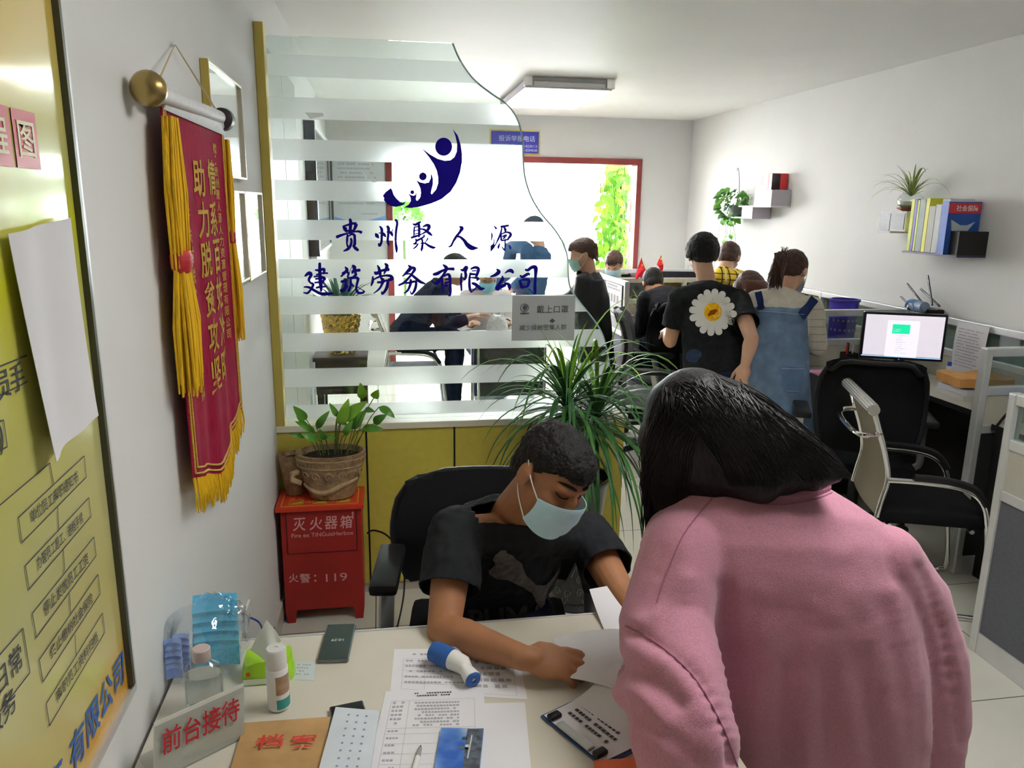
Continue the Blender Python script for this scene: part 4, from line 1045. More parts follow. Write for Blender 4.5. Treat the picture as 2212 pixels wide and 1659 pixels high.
# spray bottle
sb = dp(603, 1527); st = at(600, 1399, 1, sb.y).z - DESK
bt = thing('spray_bottle', 'white cylindrical spray bottle with brown and green label', 'bottle', tuple(sb))
R_ = 0.0205
MB().lathe([(0.017, 0), (R_, 0.004), (R_, st * 0.68), (R_ * 0.96, st * 0.69), (R_ * 0.3, st * 0.70)], sb, 28).build('body', WHITE, bt, smooth=True)
MB().lathe([(R_ * 0.94, st * 0.69), (R_ * 0.93, st * 0.97), (R_ * 0.8, st), (R_ * 0.25, st), (R_ * 0.22, st * 0.985), (0, st * 0.985)], sb, 28).build('cap', mat('white_cap', (0.72, 0.72, 0.70), 0.35), bt, smooth=True)
def band(z0, z1, a0, a1, m, nm, r=R_ + 0.0005):
    f = MB(); f.grid(14, 2, lambda u, v: sb + V((r * math.cos(a0 + (a1 - a0) * u), r * math.sin(a0 + (a1 - a0) * u), st * (z0 + (z1 - z0) * v)))); f.build(nm, m, bt, smooth=True, recalc=False)
band(0.30, 0.60, -1.6, 0.5, mat('label_brown', (0.42, 0.28, 0.19), 0.5, var=0.25, scale=60), 'label'); band(0.06, 0.22, -1.6, 0.5, mat('label_green', (0.05, 0.33, 0.30), 0.5), 'label', R_ + 0.0006)
# sanitiser bottle
CLR = glassy('clear_plastic', (0.90, 0.92, 0.92), 1.0, 0.06); CLR2 = glassy('bag_plastic', (0.93, 0.95, 0.97), 1.0, 0.13)
sb2 = at(445, 1528, 2, DESK + 0.001); zt = at(447, 1399, 1, sb2.y).z - DESK
s2 = thing('sanitiser_bottle', 'clear sanitiser bottle with a pinkish screw cap', 'bottle', tuple(sb2))
f = MB(); prof = [(0.033, 0.0), (0.036, 0.005), (0.036, zt * 0.62), (0.030, zt * 0.72), (0.017, zt * 0.78), (0.014, zt * 0.80), (0.014, zt * 0.84)]
f.lathe(prof, sb2, 32, sy=0.72); f.build('bottle', CLR, s2, smooth=True)
MB().lathe([(0.0, 0.004), (0.033, 0.004), (0.033, zt * 0.58), (0.0, zt * 0.58)], sb2, 32, sy=0.70).build('gel', mat('clear_gel', (0.80, 0.82, 0.80), 0.05, trans=0.9, ior=1.2, var=0), s2, smooth=True)
MB().lathe([(0.0155, zt * 0.80), (0.0165, zt * 0.81), (0.0165, zt * 0.985), (0.0145, zt), (0, zt)], sb2, 28).build('cap', mat('pinkish_cap', (0.62, 0.50, 0.47), 0.45), s2, smooth=True)
# tissue pack
q = [dp(x, y) for x, y in ((548, 1420), (628, 1420), (618, 1487), (532, 1502))]
tc_ = sum(q, V()) / 4; th_ = at(600, 1395, 1, tc_.y + 0.03).z - DESK
tk = thing('tissue_pack', 'bright lime green tissue pack with a white tissue pulled up', 'tissue pack', tuple(tc_))
LIME = mat('lime_wrapper', (0.40, 0.74, 0.03), 0.3, coat=0.4, var=0.12, scale=9)
f = MB(); rr = random.Random(5)
def pack(u, v):
    a = 2 * PI * u; e = 3.2; ca, sa = math.cos(a), math.sin(a)
    sx_, sy_ = 0.052, 0.036; k = 1 - 0.12 * v * v
    return tc_ + V((sx_ * k * math.copysign(abs(ca) ** (2 / e), ca), sy_ * k * math.copysign(abs(sa) ** (2 / e), sa), th_ * 0.92 * v + 0.006 * math.sin(3 * a) * v))
f.grid(40, 8, pack); f._add([pack(i / 40, 1) for i in range(40)], [tuple(range(40))]); f._add([pack(i / 40, 0) for i in range(40)], [tuple(range(40))[::-1]])
f.build('wrapper', [LIME], tk, smooth=True)
MB().grid(12, 3, lambda u, v: tc_ + V((-0.045 + 0.09 * u, -0.0375 + 0.001 * v, th_ * (0.06 + 0.26 * v)))).build('label', mat('wrapper_white', (0.72, 0.78, 0.62), 0.4), tk)
MB().grid(2, 2, lambda u, v: tc_ + V((-0.038 + 0.008 * u, -0.0385, th_ * (0.50 + 0.20 * v)))).build('label', mat('wrapper_red', (0.75, 0.10, 0.02), 0.4), tk)
tt = [at(x, y, 1, tc_.y - 0.01 * k) for k, (x, y) in enumerate(((541, 1404), (576, 1338), (607, 1384), (580, 1438)))]
f = MB(); f.grid(10, 10, lambda u, v: tt[0].lerp(tt[1], u).lerp(tt[3].lerp(tt[2], u), v) + V((0, 0.005 * math.sin(u * 6 + v * 3), 0)), 0.0008)
f.build('tissue', mat('tissue_white', (0.82, 0.86, 0.78), 0.9), tk, smooth=True)
# bag of face masks
MK = mat('mask_blue', (0.13, 0.60, 0.88), 0.7, var=0.08, scale=50, stretch=(1, 1, 6))
MKP = mat('mask_pale', (0.30, 0.42, 0.78), 0.7, var=0.1)
bc = dp(440, 1475)
pl = thing('plastic_bag', 'crumpled clear plastic bag holding blue face masks against the wall', 'bag', (bc.x - 0.01, bc.y + 0.05, DESK))
me = blob([('l', [(V((bc.x - 0.010 + 0.006 * k, bc.y + 0.055, DESK + 0.004 + zz)), V((1, 0, 0)), V((0, 1, 0)), rx, ry) for k, (zz, rx, ry) in enumerate(((0, .070, .055), (0.03, .080, .07), (0.08, .078, .065), (0.125, .064, .05), (0.15, .034, .03)))], 2.2)], 0.006, 3)
warp(me, lambda p, n: p + n * (0.014 * noise.noise(p * 26) + 0.009 * noise.noise(p * 70) - 0.002))
def clampb(p, n): return V((max(p.x, XL + 0.004), p.y, max(p.z, DESK + 0.0012)))
warp(me, clampb); link('bag', me, CLR2, pl, smooth=True)
for k in range(7):                                               # masks standing folded in the bag
    o_ = V((bc.x + 0.004 + 0.004 * k, bc.y + 0.090 - 0.013 * k, DESK + 0.012)) if k < 5 else V((bc.x - 0.045 - 0.010 * (k - 5), bc.y + 0.022 - 0.016 * (k - 5), DESK + 0.010)); f = MB()
    tilt = 0.16 - 0.05 * k
    f.grid(8, 12, lambda u, v: o_ + V(((-0.044 + 0.088 * u) * (1 if k < 5 else 0.35) + tilt * 0.03 * v, 0.02 * v + 0.003 * math.sin(v * 40) + 0.006 * math.sin(u * PI), (0.122 if k < 5 else 0.075) * v)), 0.002)
    tag(f.build('face_mask', MK if k < 5 else MKP, None, smooth=True), 'light blue folded face mask standing in the clear plastic bag', 'face mask', 'face masks in the plastic bag')
# reception sign: printed card in a leaning acrylic holder
C_ = dp(527, 1592, DESK + 0.002); B_ = at(524, 1476, 1, C_.y + 0.03); A_ = at(333, 1562, 2, B_.z); D_ = V((A_.x, A_.y - 0.03, DESK + 0.002))
sg = thing('desk_sign', 'white acrylic reception sign with four red characters at the desk corner', 'sign', tuple((C_ + D_) / 2 - V((0, 0, 0.002))))
ux = V((C_.x - D_.x, C_.y - D_.y, 0)).normalized(); Ls = (V((C_.x, C_.y, 0)) - V((D_.x, D_.y, 0))).length
bl = V((D_.x, D_.y, DESK + 0.001)); vv = (A_ - bl).normalized(); hl = (A_ - bl).length; nz = ux.cross(vv)
def sgp(u, v, k=0.0): return bl + ux * (Ls * u) + vv * (hl * v) + nz * k
f = MB(); f.grid(1, 1, lambda u, v: sgp(u, v), 0.003); f.build('card', mat('sign_card', (0.72, 0.70, 0.62), 0.4, coat=0.5), sg)
f = MB(); f.grid(1, 1, lambda u, v: sgp(u, v * 0.94, 0.0032), 0.002); f.build('acrylic_front', CLR, sg)
f = MB(); f.grid(1, 1, lambda u, v: bl + ux * (Ls * u) + V((-0.028, 0.042, 0)) * 1.6 * v + nz * 0.0 + V((0, 0, 0.0012)), 0.002); f.build('foot', CLR, sg)
f = MB(); text(f, '前台接待', sgp(0.5, 0.62, 0.0065), ux, vv, w=Ls * 0.86, h=hl * 0.44, bold=0.012); f.build('lettering', mat('sign_red', (0.50, 0.022, 0.03), 0.5), sg)
# clipboard with papers, held sheet, loose sheet, orange folder
o, c = flat('clipboard', ((1168, 1546), (1330, 1470), (1480, 1570), (1300, 1655)), D0 + 0.004, 0.003, mat('clipboard_blue', (0.05, 0.09, 0.24), 0.4), 'blue clipboard with clipped handwritten sheets under the leaning woman', 'clipboard')
def cb(u, v, dz): return on_sheet(c, u, v, dz)
f = MB(); f.grid(16, 10, lambda u, v: cb(0.02 + 0.96 * v, 0.03 + 0.94 * (1 - u), 0.0016) + V((-0.02 * (1 - u) * max(0, v - 0.35) * 1.4, 0.0, 0.085 * max(0, v - 0.30) ** 1.7 * (0.35 + 0.65 * (1 - (1 - u))) )), 0.0012)
sh = f.build('sheets', PAPER, o, smooth=True)
f = MB(); a, b, d = cb(0.16, 0.12, 0.004), cb(0.16, 0.90, 0.004), cb(0.34, 0.12, 0.004)
dashes(f, cb(0.22, 0.16, 0.0042), (b - a).normalized(), -(d - a).normalized(), (b - a).length * 0.85, 0.05, 3, 21, 0.42, 0.1); f.build('handwriting', INK, o, recalc=False)
f = MB(); f.obox(cb(0.045, 0.52, 0.007), (b - a).normalized(), (d - a).normalized(), (0, 0, 1), (0.088, 0.017, 0.006), 0.003); f.build('clip', mat('clip_grey', (0.55, 0.55, 0.53), 0.3, metal=0.6), o)
for t_ in (0.14, 0.88):
    f = MB(); f.obox(cb(0.07, t_, 0.008), (b - a).normalized(), (d - a).normalized(), (0, 0, 1), (0.016, 0.026, 0.010), 0.004); f.build('clip_end', BLACK, o)
o, c = flat('loose_sheet', ((1272, 1297), (1310, 1290), (1400, 1372), (1320, 1392)), D0 + 0.002, 0.0005, PAPER, "white sheet under the seated man's far forearm at the desk edge", 'paper', bend=lambda u, v: 0.03 * (1 - v) ** 2)
o, c = flat('orange_folder', ((1284, 1642), (1420, 1634), (1440, 1720), (1278, 1730)), D0 + 0.012, 0.010, mat('orange_plastic', (0.80, 0.13, 0.015), 0.4), 'orange folder corner at the very front of the desk', 'folder')
# wall socket and cables by the desk
s_ = at(536, 1335, 0, XL + 0.006)
so = thing('wall_socket', 'white wall socket low on the left wall behind the tissue pack', 'socket', tuple(s_))
MB().box((XL + 0.0005, s_.y - 0.043, s_.z - 0.043), (XL + 0.009, s_.y + 0.043, s_.z + 0.043), 0.003).build('plate', WHITE, so)
f = MB()
for dy in (-0.012, 0.012): f.box((XL + 0.009, s_.y + dy - 0.002, s_.z - 0.008), (XL + 0.0094, s_.y + dy + 0.002, s_.z + 0.008))
f.build('slots', BLACK, so)
BC = mat('blue_cable', (0.02, 0.10, 0.40), 0.4)
pts = [s_ + V((0.008, 0.0, 0.0)), at(560, 1345, 1, 2.3), at(575, 1370, 1, 2.5), at(598, 1352, 1, 2.9)]
tag(MB().tube(spline([tuple(p) for p in pts] + [(-0.437, 3.0, 0.01), (-0.437, 3.19, 0.008)], 6), 0.003, 8).build('network_cable', BC, None, smooth=True), 'thin blue network cable running from the wall socket to the floor', 'cable')
f = MB(); f.tube(spline([(-0.09, 3.19, 0.30), (-0.06, 3.17, 0.32), (0.0, 3.12, 0.31), (0.055, 3.05, 0.24), (0.06, 3.0, 0.12), (0.03, 2.9, 0.02), (0.0, 2.8, 0.008), (-0.05, 2.76, 0.008)], 6), 0.004, 8)
tag(f.build('power_cable', BLACK, None, smooth=True), 'black power cable looping beside the red fire cabinet', 'cable')
# ================================================================ cubicle screens along the right wall
FAB = mat('grey_screen_fabric', (0.145, 0.15, 0.17), 0.9, bump=0.25, bscale=300, var=0.12, scale=200)
FABC = mat('cream_screen_panel', (0.52, 0.50, 0.42), 0.7)
SGL = glassy('frosted_screen_glass', (0.72, 0.78, 0.75), 1.0, 0.06)
ST = 1.10
def screen(label, a, b, posts, h=ST, zs=(0.08, 0.72, 0.90), lower=None, mid=None, group='aluminium cubicle screens', glass=None):
    """framed office screen from a to b: posts, rails, two solid panels and a glass band"""
    a, b = V((*a, 0)), V((*b, 0)); d = (b - a); L = d.length; d.normalize(); n = V((0, 0, 1)).cross(d)
    t = thing('cubicle_screen', label, 'office screen', tuple((a + b) / 2), group=group)
    def seg(s0, s1, z0, z1, th, bev=0.0):
        return MB().obox(a + d * ((s0 + s1) / 2) + V((0, 0, (z0 + z1) / 2)), d, n, (0, 0, 1), (s1 - s0, th, z1 - z0), bev)
    for p in posts: seg(p * L - 0.018 if 0 < p < 1 else (0 if p == 0 else L - 0.036), p * L + 0.018 if 0 < p < 1 else (0.036 if p == 0 else L), 0, h, 0.042, 0.006).build('post', ALU, t)
    for z in (0.03, zs[1], zs[2], h - 0.02): seg(0.036, L - 0.036, z - 0.02 if z > 0.05 else 0.0, z + 0.02 if z > 0.05 else 0.09, 0.038, 0.004).build('rail', ALU, t)
    seg(0.036, L - 0.036, 0.09, zs[1] - 0.02, 0.026).build('panel', lower or FAB, t)
    seg(0.036, L - 0.036, zs[1] + 0.02, zs[2] - 0.02, 0.026).build('panel', mid or FABC, t)
    seg(0.036, L - 0.036, zs[2] + 0.02, h - 0.04, 0.006).build('glass_panel', glass or SGL, t)
    return t
WXS = 3.235
screen('long aluminium screen running along the right wall behind the desks', (WXS, 2.0), (WXS, 7.9), (0, 0.18, 0.39, 0.56, 0.75, 1), lower=mat('black_panel', (0.02, 0.02, 0.02), 0.7))
screen('near end screen with dark grey panel at the right edge of the photo', (2.29, 0.9), (2.29, 2.43), (0, 1), h=1.05, zs=(0.08, 0.66, 0.86))
screen('short screen between the charger desk and the monitor desk', (2.665, 3.03), (3.21, 3.03), (0, 1), lower=mat('black_panel', (0.02, 0.02, 0.02), 0.7))
screen('screen behind the lit monitor and the mouse', (2.50, 4.32), (3.21, 4.32), (0, 1), lower=FAB)
screen('screen carrying the two small red flags', (1.98, 6.42), (3.21, 6.42), (0, 0.5, 1))
e5 = screen('end screen with posted white notices behind the black-coated woman', (1.98, 6.10), (1.98, 7.35), (0, 0.5, 1), zs=(0.08, 0.66, 0.80), mid=mat('pale_screen_panel', (0.45, 0.46, 0.47), 0.8))
screen('farthest screen in front of the far wall', (1.98, 7.37), (3.21, 7.37), (0, 0.5, 1))
for k, (y0, y1) in enumerate(((6.16, 6.62), (6.80, 7.24))):
    f = MB(); f.box((1.952, y0, 0.83), (1.9535, y1, 1.06)); o = f.build('posted_notice', PAPER, None)
    tag(o, ('white notice with photos on the near pane of the end screen', 'white notice with photos on the far pane of the end screen')[k], 'notice'); WM[o] = Matrix.Identity(4)
    f = MB(); dashes(f, (1.9515, y1 - 0.05, 1.045), (0, -1, 0), (0, 0, 1), y1 - y0 - 0.1, 0.05, 2, k, 0.5)
    for q in range(4): f._add([(1.9515, y0 + 0.08 + q * 0.085, 0.90), (1.9515, y0 + 0.13 + q * 0.085, 0.90), (1.9515, y0 + 0.13 + q * 0.085, 0.965), (1.9515, y0 + 0.08 + q * 0.085, 0.965)], [(0, 1, 2, 3)])
    f.build('print', INKG, o, recalc=False)
# ---------------------------------------------------------------- desks
DG = mat('grey_beige_desk_top', (0.52, 0.49, 0.41), 0.3, var=0.03)
DBK = mat('black_laminate', (0.012, 0.012, 0.013), 0.5)
DZ = 0.75
def desk(name, label, outline, legs, loc):
    t = thing(name, label, 'desk', loc)
    MB().prism(outline, (0, 0, DZ - 0.025), (1, 0, 0), (0, 1, 0), 0.025).build('desk_top', DG, t, tri=True)
    k = len(outline); f = MB()
    for i in range(k):
        p, q = V((*outline[i], DZ - 0.0135)), V((*outline[(i + 1) % k], DZ - 0.0135)); d = (q - p); 
        if d.length < 1e-6: continue
        f.obox((p + q) / 2 + V((d.y, -d.x, 0)).normalized() * 0.001, d.normalized(), V((-d.y, d.x, 0)).normalized(), (0, 0, 1), (d.length, 0.003, 0.027))
    f.build('edge_band', DBK, t)
    for lo, hi in legs: MB().box(lo, hi, 0.003).build('side_panel', DBK, t)
    return t
cv = spline([(2.50, 4.0), (2.66, 3.93), (2.77, 3.78), (2.83, 3.56)], 5)
desk('corner_desk', 'L-shaped grey corner desk with black edge carrying the lit monitor', [(3.21, 3.056), (3.21, 4.295), (2.50, 4.295)] + cv + [(2.83, 3.056)][0:1], [((2.85, 3.06, 0), (3.19, 3.08, DZ - 0.026)), ((2.505, 4.02, 0), (2.525, 4.29, DZ - 0.026)), ((2.9, 4.27, 0.2), (3.19, 4.285, DZ - 0.026))], (2.9, 3.9, 0))
desk('side_desk', 'white-topped desk behind the near end screen with a charger on it', [(2.74, 2.40), (3.21, 2.40), (3.21, 3.0), (2.74, 3.0)], [((2.75, 2.42, 0), (2.77, 2.99, DZ - 0.026))], (2.98, 2.7, 0))
desk('work_desk', 'desk in front of the flag screen where the dark-jacketed man bends over', [(2.02, 5.80), (3.21, 5.80), (3.21, 6.39), (2.02, 6.39)], [((2.05, 5.83, 0), (2.07, 6.38, DZ - 0.026)), ((2.06, 6.36, 0.15), (3.19, 6.38, DZ - 0.026))], (2.6, 6.1, 0))
desk('work_desk', 'desk behind the flag screen beside the end screen', [(2.02, 6.46), (3.21, 6.46), (3.21, 6.84), (2.02, 6.84)], [((2.03, 6.47, 0), (2.05, 6.82, DZ - 0.026))], (2.6, 6.7, 0))
pd = thing('drawer_pedestal', 'black drawer pedestal with a pale pull under the mouse end of the desk', 'cabinet', (2.6, 4.14, 0))
MB().box((2.535, 4.03, 0.03), (2.86, 4.26, 0.70), 0.004).build('body', DBK, pd)
for k, z in enumerate((0.06, 0.28, 0.50)):
    o = MB().box((2.545, 4.022, z), (2.85, 4.031, z + 0.19), 0.002).build('drawer', DBK, pd)
    if k == 2: MB().box((2.60, 4.006, z + 0.12), (2.72, 4.022, z + 0.145), 0.004).build('handle', mat('pale_green_pull', (0.42, 0.47, 0.40), 0.4), o)
for x in (2.56, 2.83):
    for y in (4.05, 4.24): MB().cyl((x, y, 0), (x, y, 0.03), 0.018, seg=10).build('foot', BLACK, pd)
# ---------------------------------------------------------------- monitor
mo = thing('computer_monitor', 'lit widescreen monitor on the corner desk showing a white page with a green block', 'monitor', (2.93, 3.95, DZ))
A_, B_ = V((2.725, 4.02, 0)), V((3.115, 3.80, 0))
A_ = at(1865, 670, 1, 4.0); B_ = at(2049, 683, 1, 3.82); C_ = at(2036, 786, 1, 3.82); D_ = at(1858, 769, 1, 4.0)
zt_, zb_ = (A_.z + B_.z) / 2, (C_.z + D_.z) / 2
pL, pR = V(((A_.x + D_.x) / 2, 4.0, 0)), V(((B_.x + C_.x) / 2, 3.82, 0)); ux = (pR - pL).normalized(); ny = ux.cross(V((0, 0, 1))); W_ = (pR - pL).length; H_ = zt_ - zb_
mc = (pL + pR) / 2 + V((0, 0, (zt_ + zb_) / 2)); UZ = V((0, 0, 1))
MB().obox(mc - ny * 0.018, ux, -ny, UZ, (W_, 0.036, H_), 0.006).build('housing', mat('monitor_black', (0.012, 0.011, 0.02), 0.3), mo)
SCRW = mat('screen_white', (0.55, 0.51, 0.57), 0.4, emit=0.72, var=0.01)
MB().obox(mc + ny * 0.0012 + UZ * 0.004, ux, -ny, UZ, (W_ - 0.03, 0.003, H_ - 0.036), 0).build('screen', SCRW, mo)
def msc(u, v): return mc + ny * 0.0032 + ux * (W_ * (u - 0.5)) + UZ * (H_ * (0.5 - v))
def mrect(u0, u1, v0, v1, k=0.0): return [msc(u0, v0) + ny * k, msc(u1, v0) + ny * k, msc(u1, v1) + ny * k, msc(u0, v1) + ny * k]
MB()._add(mrect(0.30, 0.68, 0.16, 0.93), [(0, 1, 2, 3)]).build('page', mat('screen_page', (0.62, 0.59, 0.65), 0.4, emit=0.8, var=0), mo, recalc=False)
MB()._add(mrect(0.36, 0.57, 0.24, 0.44, 0.0004), [(0, 1, 2, 3)]).build('green_block', mat('screen_green', (0.01, 0.55, 0.28), 0.4, emit=0.8, var=0), mo, recalc=False)
f = MB(); dashes(f, msc(0.42, 0.47) + ny * 0.0005, ux, UZ, W_ * 0.14, H_ * 0.42, 9, 3, 0.35, 0.6); dashes(f, msc(0.375, 0.34) + ny * 0.0007, ux, UZ, W_ * 0.10, H_ * 0.08, 2, 4, 0.5, 0.3); f.build('print', mat('screen_grey', (0.5, 0.5, 0.55), 0.5, emit=0.5), mo, recalc=False)
MB()._add(mrect(0.02, 0.97, 0.925, 0.945, 0.0005), [(0, 1, 2, 3)]).build('task_bar', mat('screen_blue', (0.35, 0.55, 0.80), 0.4, emit=0.7), mo, recalc=False)
bt_ = V((mc.x, mc.y, 0)) - ny * 0.02
MB().obox(bt_ + UZ * ((DZ + zb_) / 2 + 0.015), ux, -ny, UZ, (0.055, 0.022, zb_ - DZ + 0.06), 0.004).build('stand', BLACK, mo)
MB().lathe([(0.0, 0.0), (0.10, 0.0), (0.10, 0.006), (0.03, 0.014), (0.0, 0.014)], bt_ + UZ * DZ + ny * 0.01, 28, sy=0.8).build('foot', BLACK, mo, smooth=True)
MB().obox(msc(0.48, 0.985), ux, -ny, UZ, (0.006, 0.002, 0.003)).build('power_light', mat('blue_led', (0.05, 0.05, 1.0), 0.4, emit=3.0), mo)
# ---------------------------------------------------------------- small things on the corner desk
def rz(x, y, h=0.0): return at(x, y, 2, DZ + h)
p = rz(1781, 806)
tag(MB().lathe([(0, 0), (0.088, 0), (0.09, 0.002), (0.088, 0.004), (0, 0.004)], (2.60, 4.125, DZ + 0.0006), 36, sx=1.15).build('mouse_pad', mat('pink_pad', (0.72, 0.28, 0.50), 0.6, var=0.5, scale=9), None, smooth=True), 'round pink and white mouse pad on the corner desk', 'mouse pad')
mc_ = V((2.655, 4.13, DZ + 0.0052))
ms = thing('computer_mouse', 'black computer mouse on the pink pad', 'mouse', tuple(mc_))
MB().lathe([(0.030, 0), (0.032, 0.008), (0.029, 0.020), (0.020, 0.031), (0.008, 0.036), (0, 0.0365)], mc_, 28, sy=1.65).build('body', mat('glossy_black', (0.01, 0.01, 0.011), 0.15), ms, smooth=True)
MB().cyl(mc_ + V((-0.003, 0.035, 0.027)), mc_ + V((0.003, 0.035, 0.027)), 0.006, seg=10).build('wheel', mat('dark_grey', (0.06, 0.06, 0.06), 0.5), ms)
tag(MB().grid(1, 1, lambda u, v: V((2.69 + 0.19 * u, 4.02 + 0.24 * v, DZ + 0.0012 )), 0.0006).build('paper_sheet', PAPER, None), 'white sheet lying beside the mouse pad', 'paper')
pcx = V((2.80, 4.235, DZ))
pc_ = thing('pen_cup', 'square black pen cup with pens left of the monitor', 'pen cup', tuple(pcx))
f = MB(); f.box(pcx + V((-0.037, -0.037, 0.0)), pcx + V((0.037, -0.033, 0.098))).box(pcx + V((-0.037, 0.033, 0)), pcx + V((0.037, 0.037, 0.098))).box(pcx + V((-0.037, -0.033, 0)), pcx + V((-0.033, 0.033, 0.098))).box(pcx + V((0.033, -0.033, 0)), pcx + V((0.037, 0.033, 0.098))).box(pcx + V((-0.033, -0.033, 0)), pcx + V((0.033, 0.033, 0.004)))
f.build('cup', BLACK, pc_)
for k, (dx, dy, m_) in enumerate(((-0.01, 0.005, 'pen_red'), (0.015, 0.0, 'pen_white'), (0.004, 0.015, 'pen_black'), (-0.018, -0.01, 'pen_red'))):
    m_ = mat(m_, {'pen_red': (0.6, 0.02, 0.02), 'pen_white': (0.7, 0.7, 0.7), 'pen_black': (0.02, 0.02, 0.02)}[m_], 0.3)
    o = MB().tube([pcx + V((dx, dy, 0.006)), pcx + V((dx * 1.6, dy * 1.5, 0.135 + 0.01 * k))], [0.004, 0.004], 10).build('pen', m_, None, smooth=True)
    tag(o, 'red pen and white pens standing in the black pen cup' if False else 'pen standing upright in the square black pen cup', 'pen', 'pens in the black cup')
tag(MB().box((2.845, 4.18, DZ + 0.0005), (2.93, 4.26, DZ + 0.09), 0.004).build('tape_dispenser', mat('brown_grey', (0.16, 0.14, 0.12), 0.5), None), 'small brown-grey desk box between pen cup and monitor', 'desk box')
# glue bottle, trays, wrapped parcel
gq = rz(2052, 812); gq = V((3.13, 3.79, DZ))
gb = thing('glue_bottle', 'white glue bottle with blue cap and base beside the orange parcel', 'bottle', tuple(gq))
MB().lathe([(0.014, 0.0), (0.0145, 0.03), (0.0, 0.03)], gq, 20).build('base', mat('glue_blue', (0.10, 0.22, 0.62), 0.4), gb, smooth=True)
MB().lathe([(0.0145, 0.03), (0.015, 0.10), (0.0, 0.10)], gq, 20).build('body', WHITE, gb, smooth=True)
MB().lathe([(0.011, 0.10), (0.011, 0.122), (0, 0.124)], gq, 20).build('cap', mat('cap_blue', (0.03, 0.10, 0.60), 0.4), gb, smooth=True)
def slab(name, quad, z0, z1, m, label, cat, bend=0.0, group=None, seed=0):
    c = [at(x, y, 2, z0) for x, y in quad]; f = MB()
    f.grid(8, 8, lambda u, v: c[3].lerp(c[2], u).lerp(c[0].lerp(c[1], u), v) + V((0, 0, z1 - z0 + bend * noise.noise(V((u * 3, v * 3, seed))))), z1 - z0)
    o = f.build(name, m, None, smooth=bend > 0); return tag(o, label, cat, group)
TQ = ((2052, 832), (2128, 842), (2122, 866), (2048, 852))
TQ = [V((3.04, 3.40)), V((3.20, 3.62)), V((2.93, 3.66)), V((2.90, 3.45))]
def pile(name, z0, z1, m, label, cat, k=1.0, rot=0.0, bend=0.0, seed=0, sx=0.27, sy=0.21):
    c = V((3.045, 3.50)); f = MB(); ca, sa = math.cos(rot), math.sin(rot)
    def fn(u, v):
        x, y = (u - 0.5) * sx * k, (v - 0.5) * sy * k
        return V((c.x + ca * x - sa * y, c.y + sa * x + ca * y, z1 + bend * noise.noise(V((u * 3, v * 3, seed)))))
    f.grid(10, 10, fn, z1 - z0); return tag(f.build(name, m, None, smooth=bend > 0), label, cat)
pile('document_tray', DZ + 0.0006, DZ + 0.028, mat('tray_white', (0.66, 0.66, 0.62), 0.4), 'white document tray under papers and the orange parcel', 'document tray', 1.0)
pile('paper_pile', DZ + 0.029, DZ + 0.058, mat('paper_pile_white', (0.70, 0.70, 0.76), 0.8, var=0.1, scale=60, stretch=(0.2, 0.2, 6)), 'pile of loose white papers between the tray and the orange parcel', 'papers', 0.95, 0.08, 0.006, 2)
pile('parcel', DZ + 0.066, DZ + 0.112, mat('orange_kraft', (0.62, 0.30, 0.085), 0.6, var=0.12, scale=12), 'orange-brown kraft parcel lying on the paper pile', 'parcel', 1.05, -0.12, 0.012, 5)
# notice hanging on the wall screen, router
f = MB(); f.grid(6, 8, lambda u, v: V((WXS - 0.034 - 0.01 * math.sin(v * 3), 3.62 + 0.235 * u, 0.79 + 0.30 * v)), 0.0008); o = f.build('posted_notice', PAPER, None, smooth=True); WM[o] = Matrix.Identity(4)
tag(o, 'white printed sheet hanging from the wall screen right of the monitor', 'notice')
f = MB(); dashes(f, (WXS - 0.0465, 3.83, 1.06), (0, -1, 0), (0, 0, 1), 0.19, 0.22, 13, 31, 0.35); f.build('print', INKG, o, recalc=False)
rc = V((3.225, 4.16, ST + 0.0005)); rc = V((3.22, at(2000, 665, 0, 3.22).y, ST + 0.0005))
ro = thing('wifi_router', 'black and blue wifi router with four antennas on the wall screen rail', 'router', tuple(rc))
MB().box(rc + V((-0.05, -0.11, 0)), rc + V((0.045, 0.11, 0.030)), 0.012).build('body', BLACK, ro)
MB().lathe([(0.02, -0.07), (0.032, -0.06), (0.034, 0.06), (0.02, 0.07)], rc + V((-0.045, 0, 0.038)), 18, ax=(0.15, 1, 0)).build('cover', mat('router_blue', (0.22, 0.30, 0.42), 0.4), ro, smooth=True)
for (x0, y0, x1, y1) in ((1978, 672, 1945, 640), (1998, 662, 1959, 612), (2030, 662, 1988, 623), (2014, 660, 2004, 595)):
    a, b = at(x0, y0, 0, 3.18), at(x1, y1, 0, 3.20)
    d = (b - a).normalized(); n_ = d.cross(V((1, 0, 0))).normalized()
    MB().obox((a + b) / 2, d, n_, d.cross(n_), ((b - a).length, 0.013, 0.007), 0.003).build('antenna', BLACK, ro)
f = MB()
for k in range(4): f.tube([rc + V((-0.06 - 0.006 * k, 0.04 + (0.07 - 0.012 * k) * math.cos(q * PI / 9), 0.02 + (0.055 - 0.006 * k) * math.sin(q * PI / 9))) for q in range(10)], 0.0022, 6)
f.build('network_cable', mat('router_cable', (0.06, 0.20, 0.48), 0.4), ro, smooth=True)
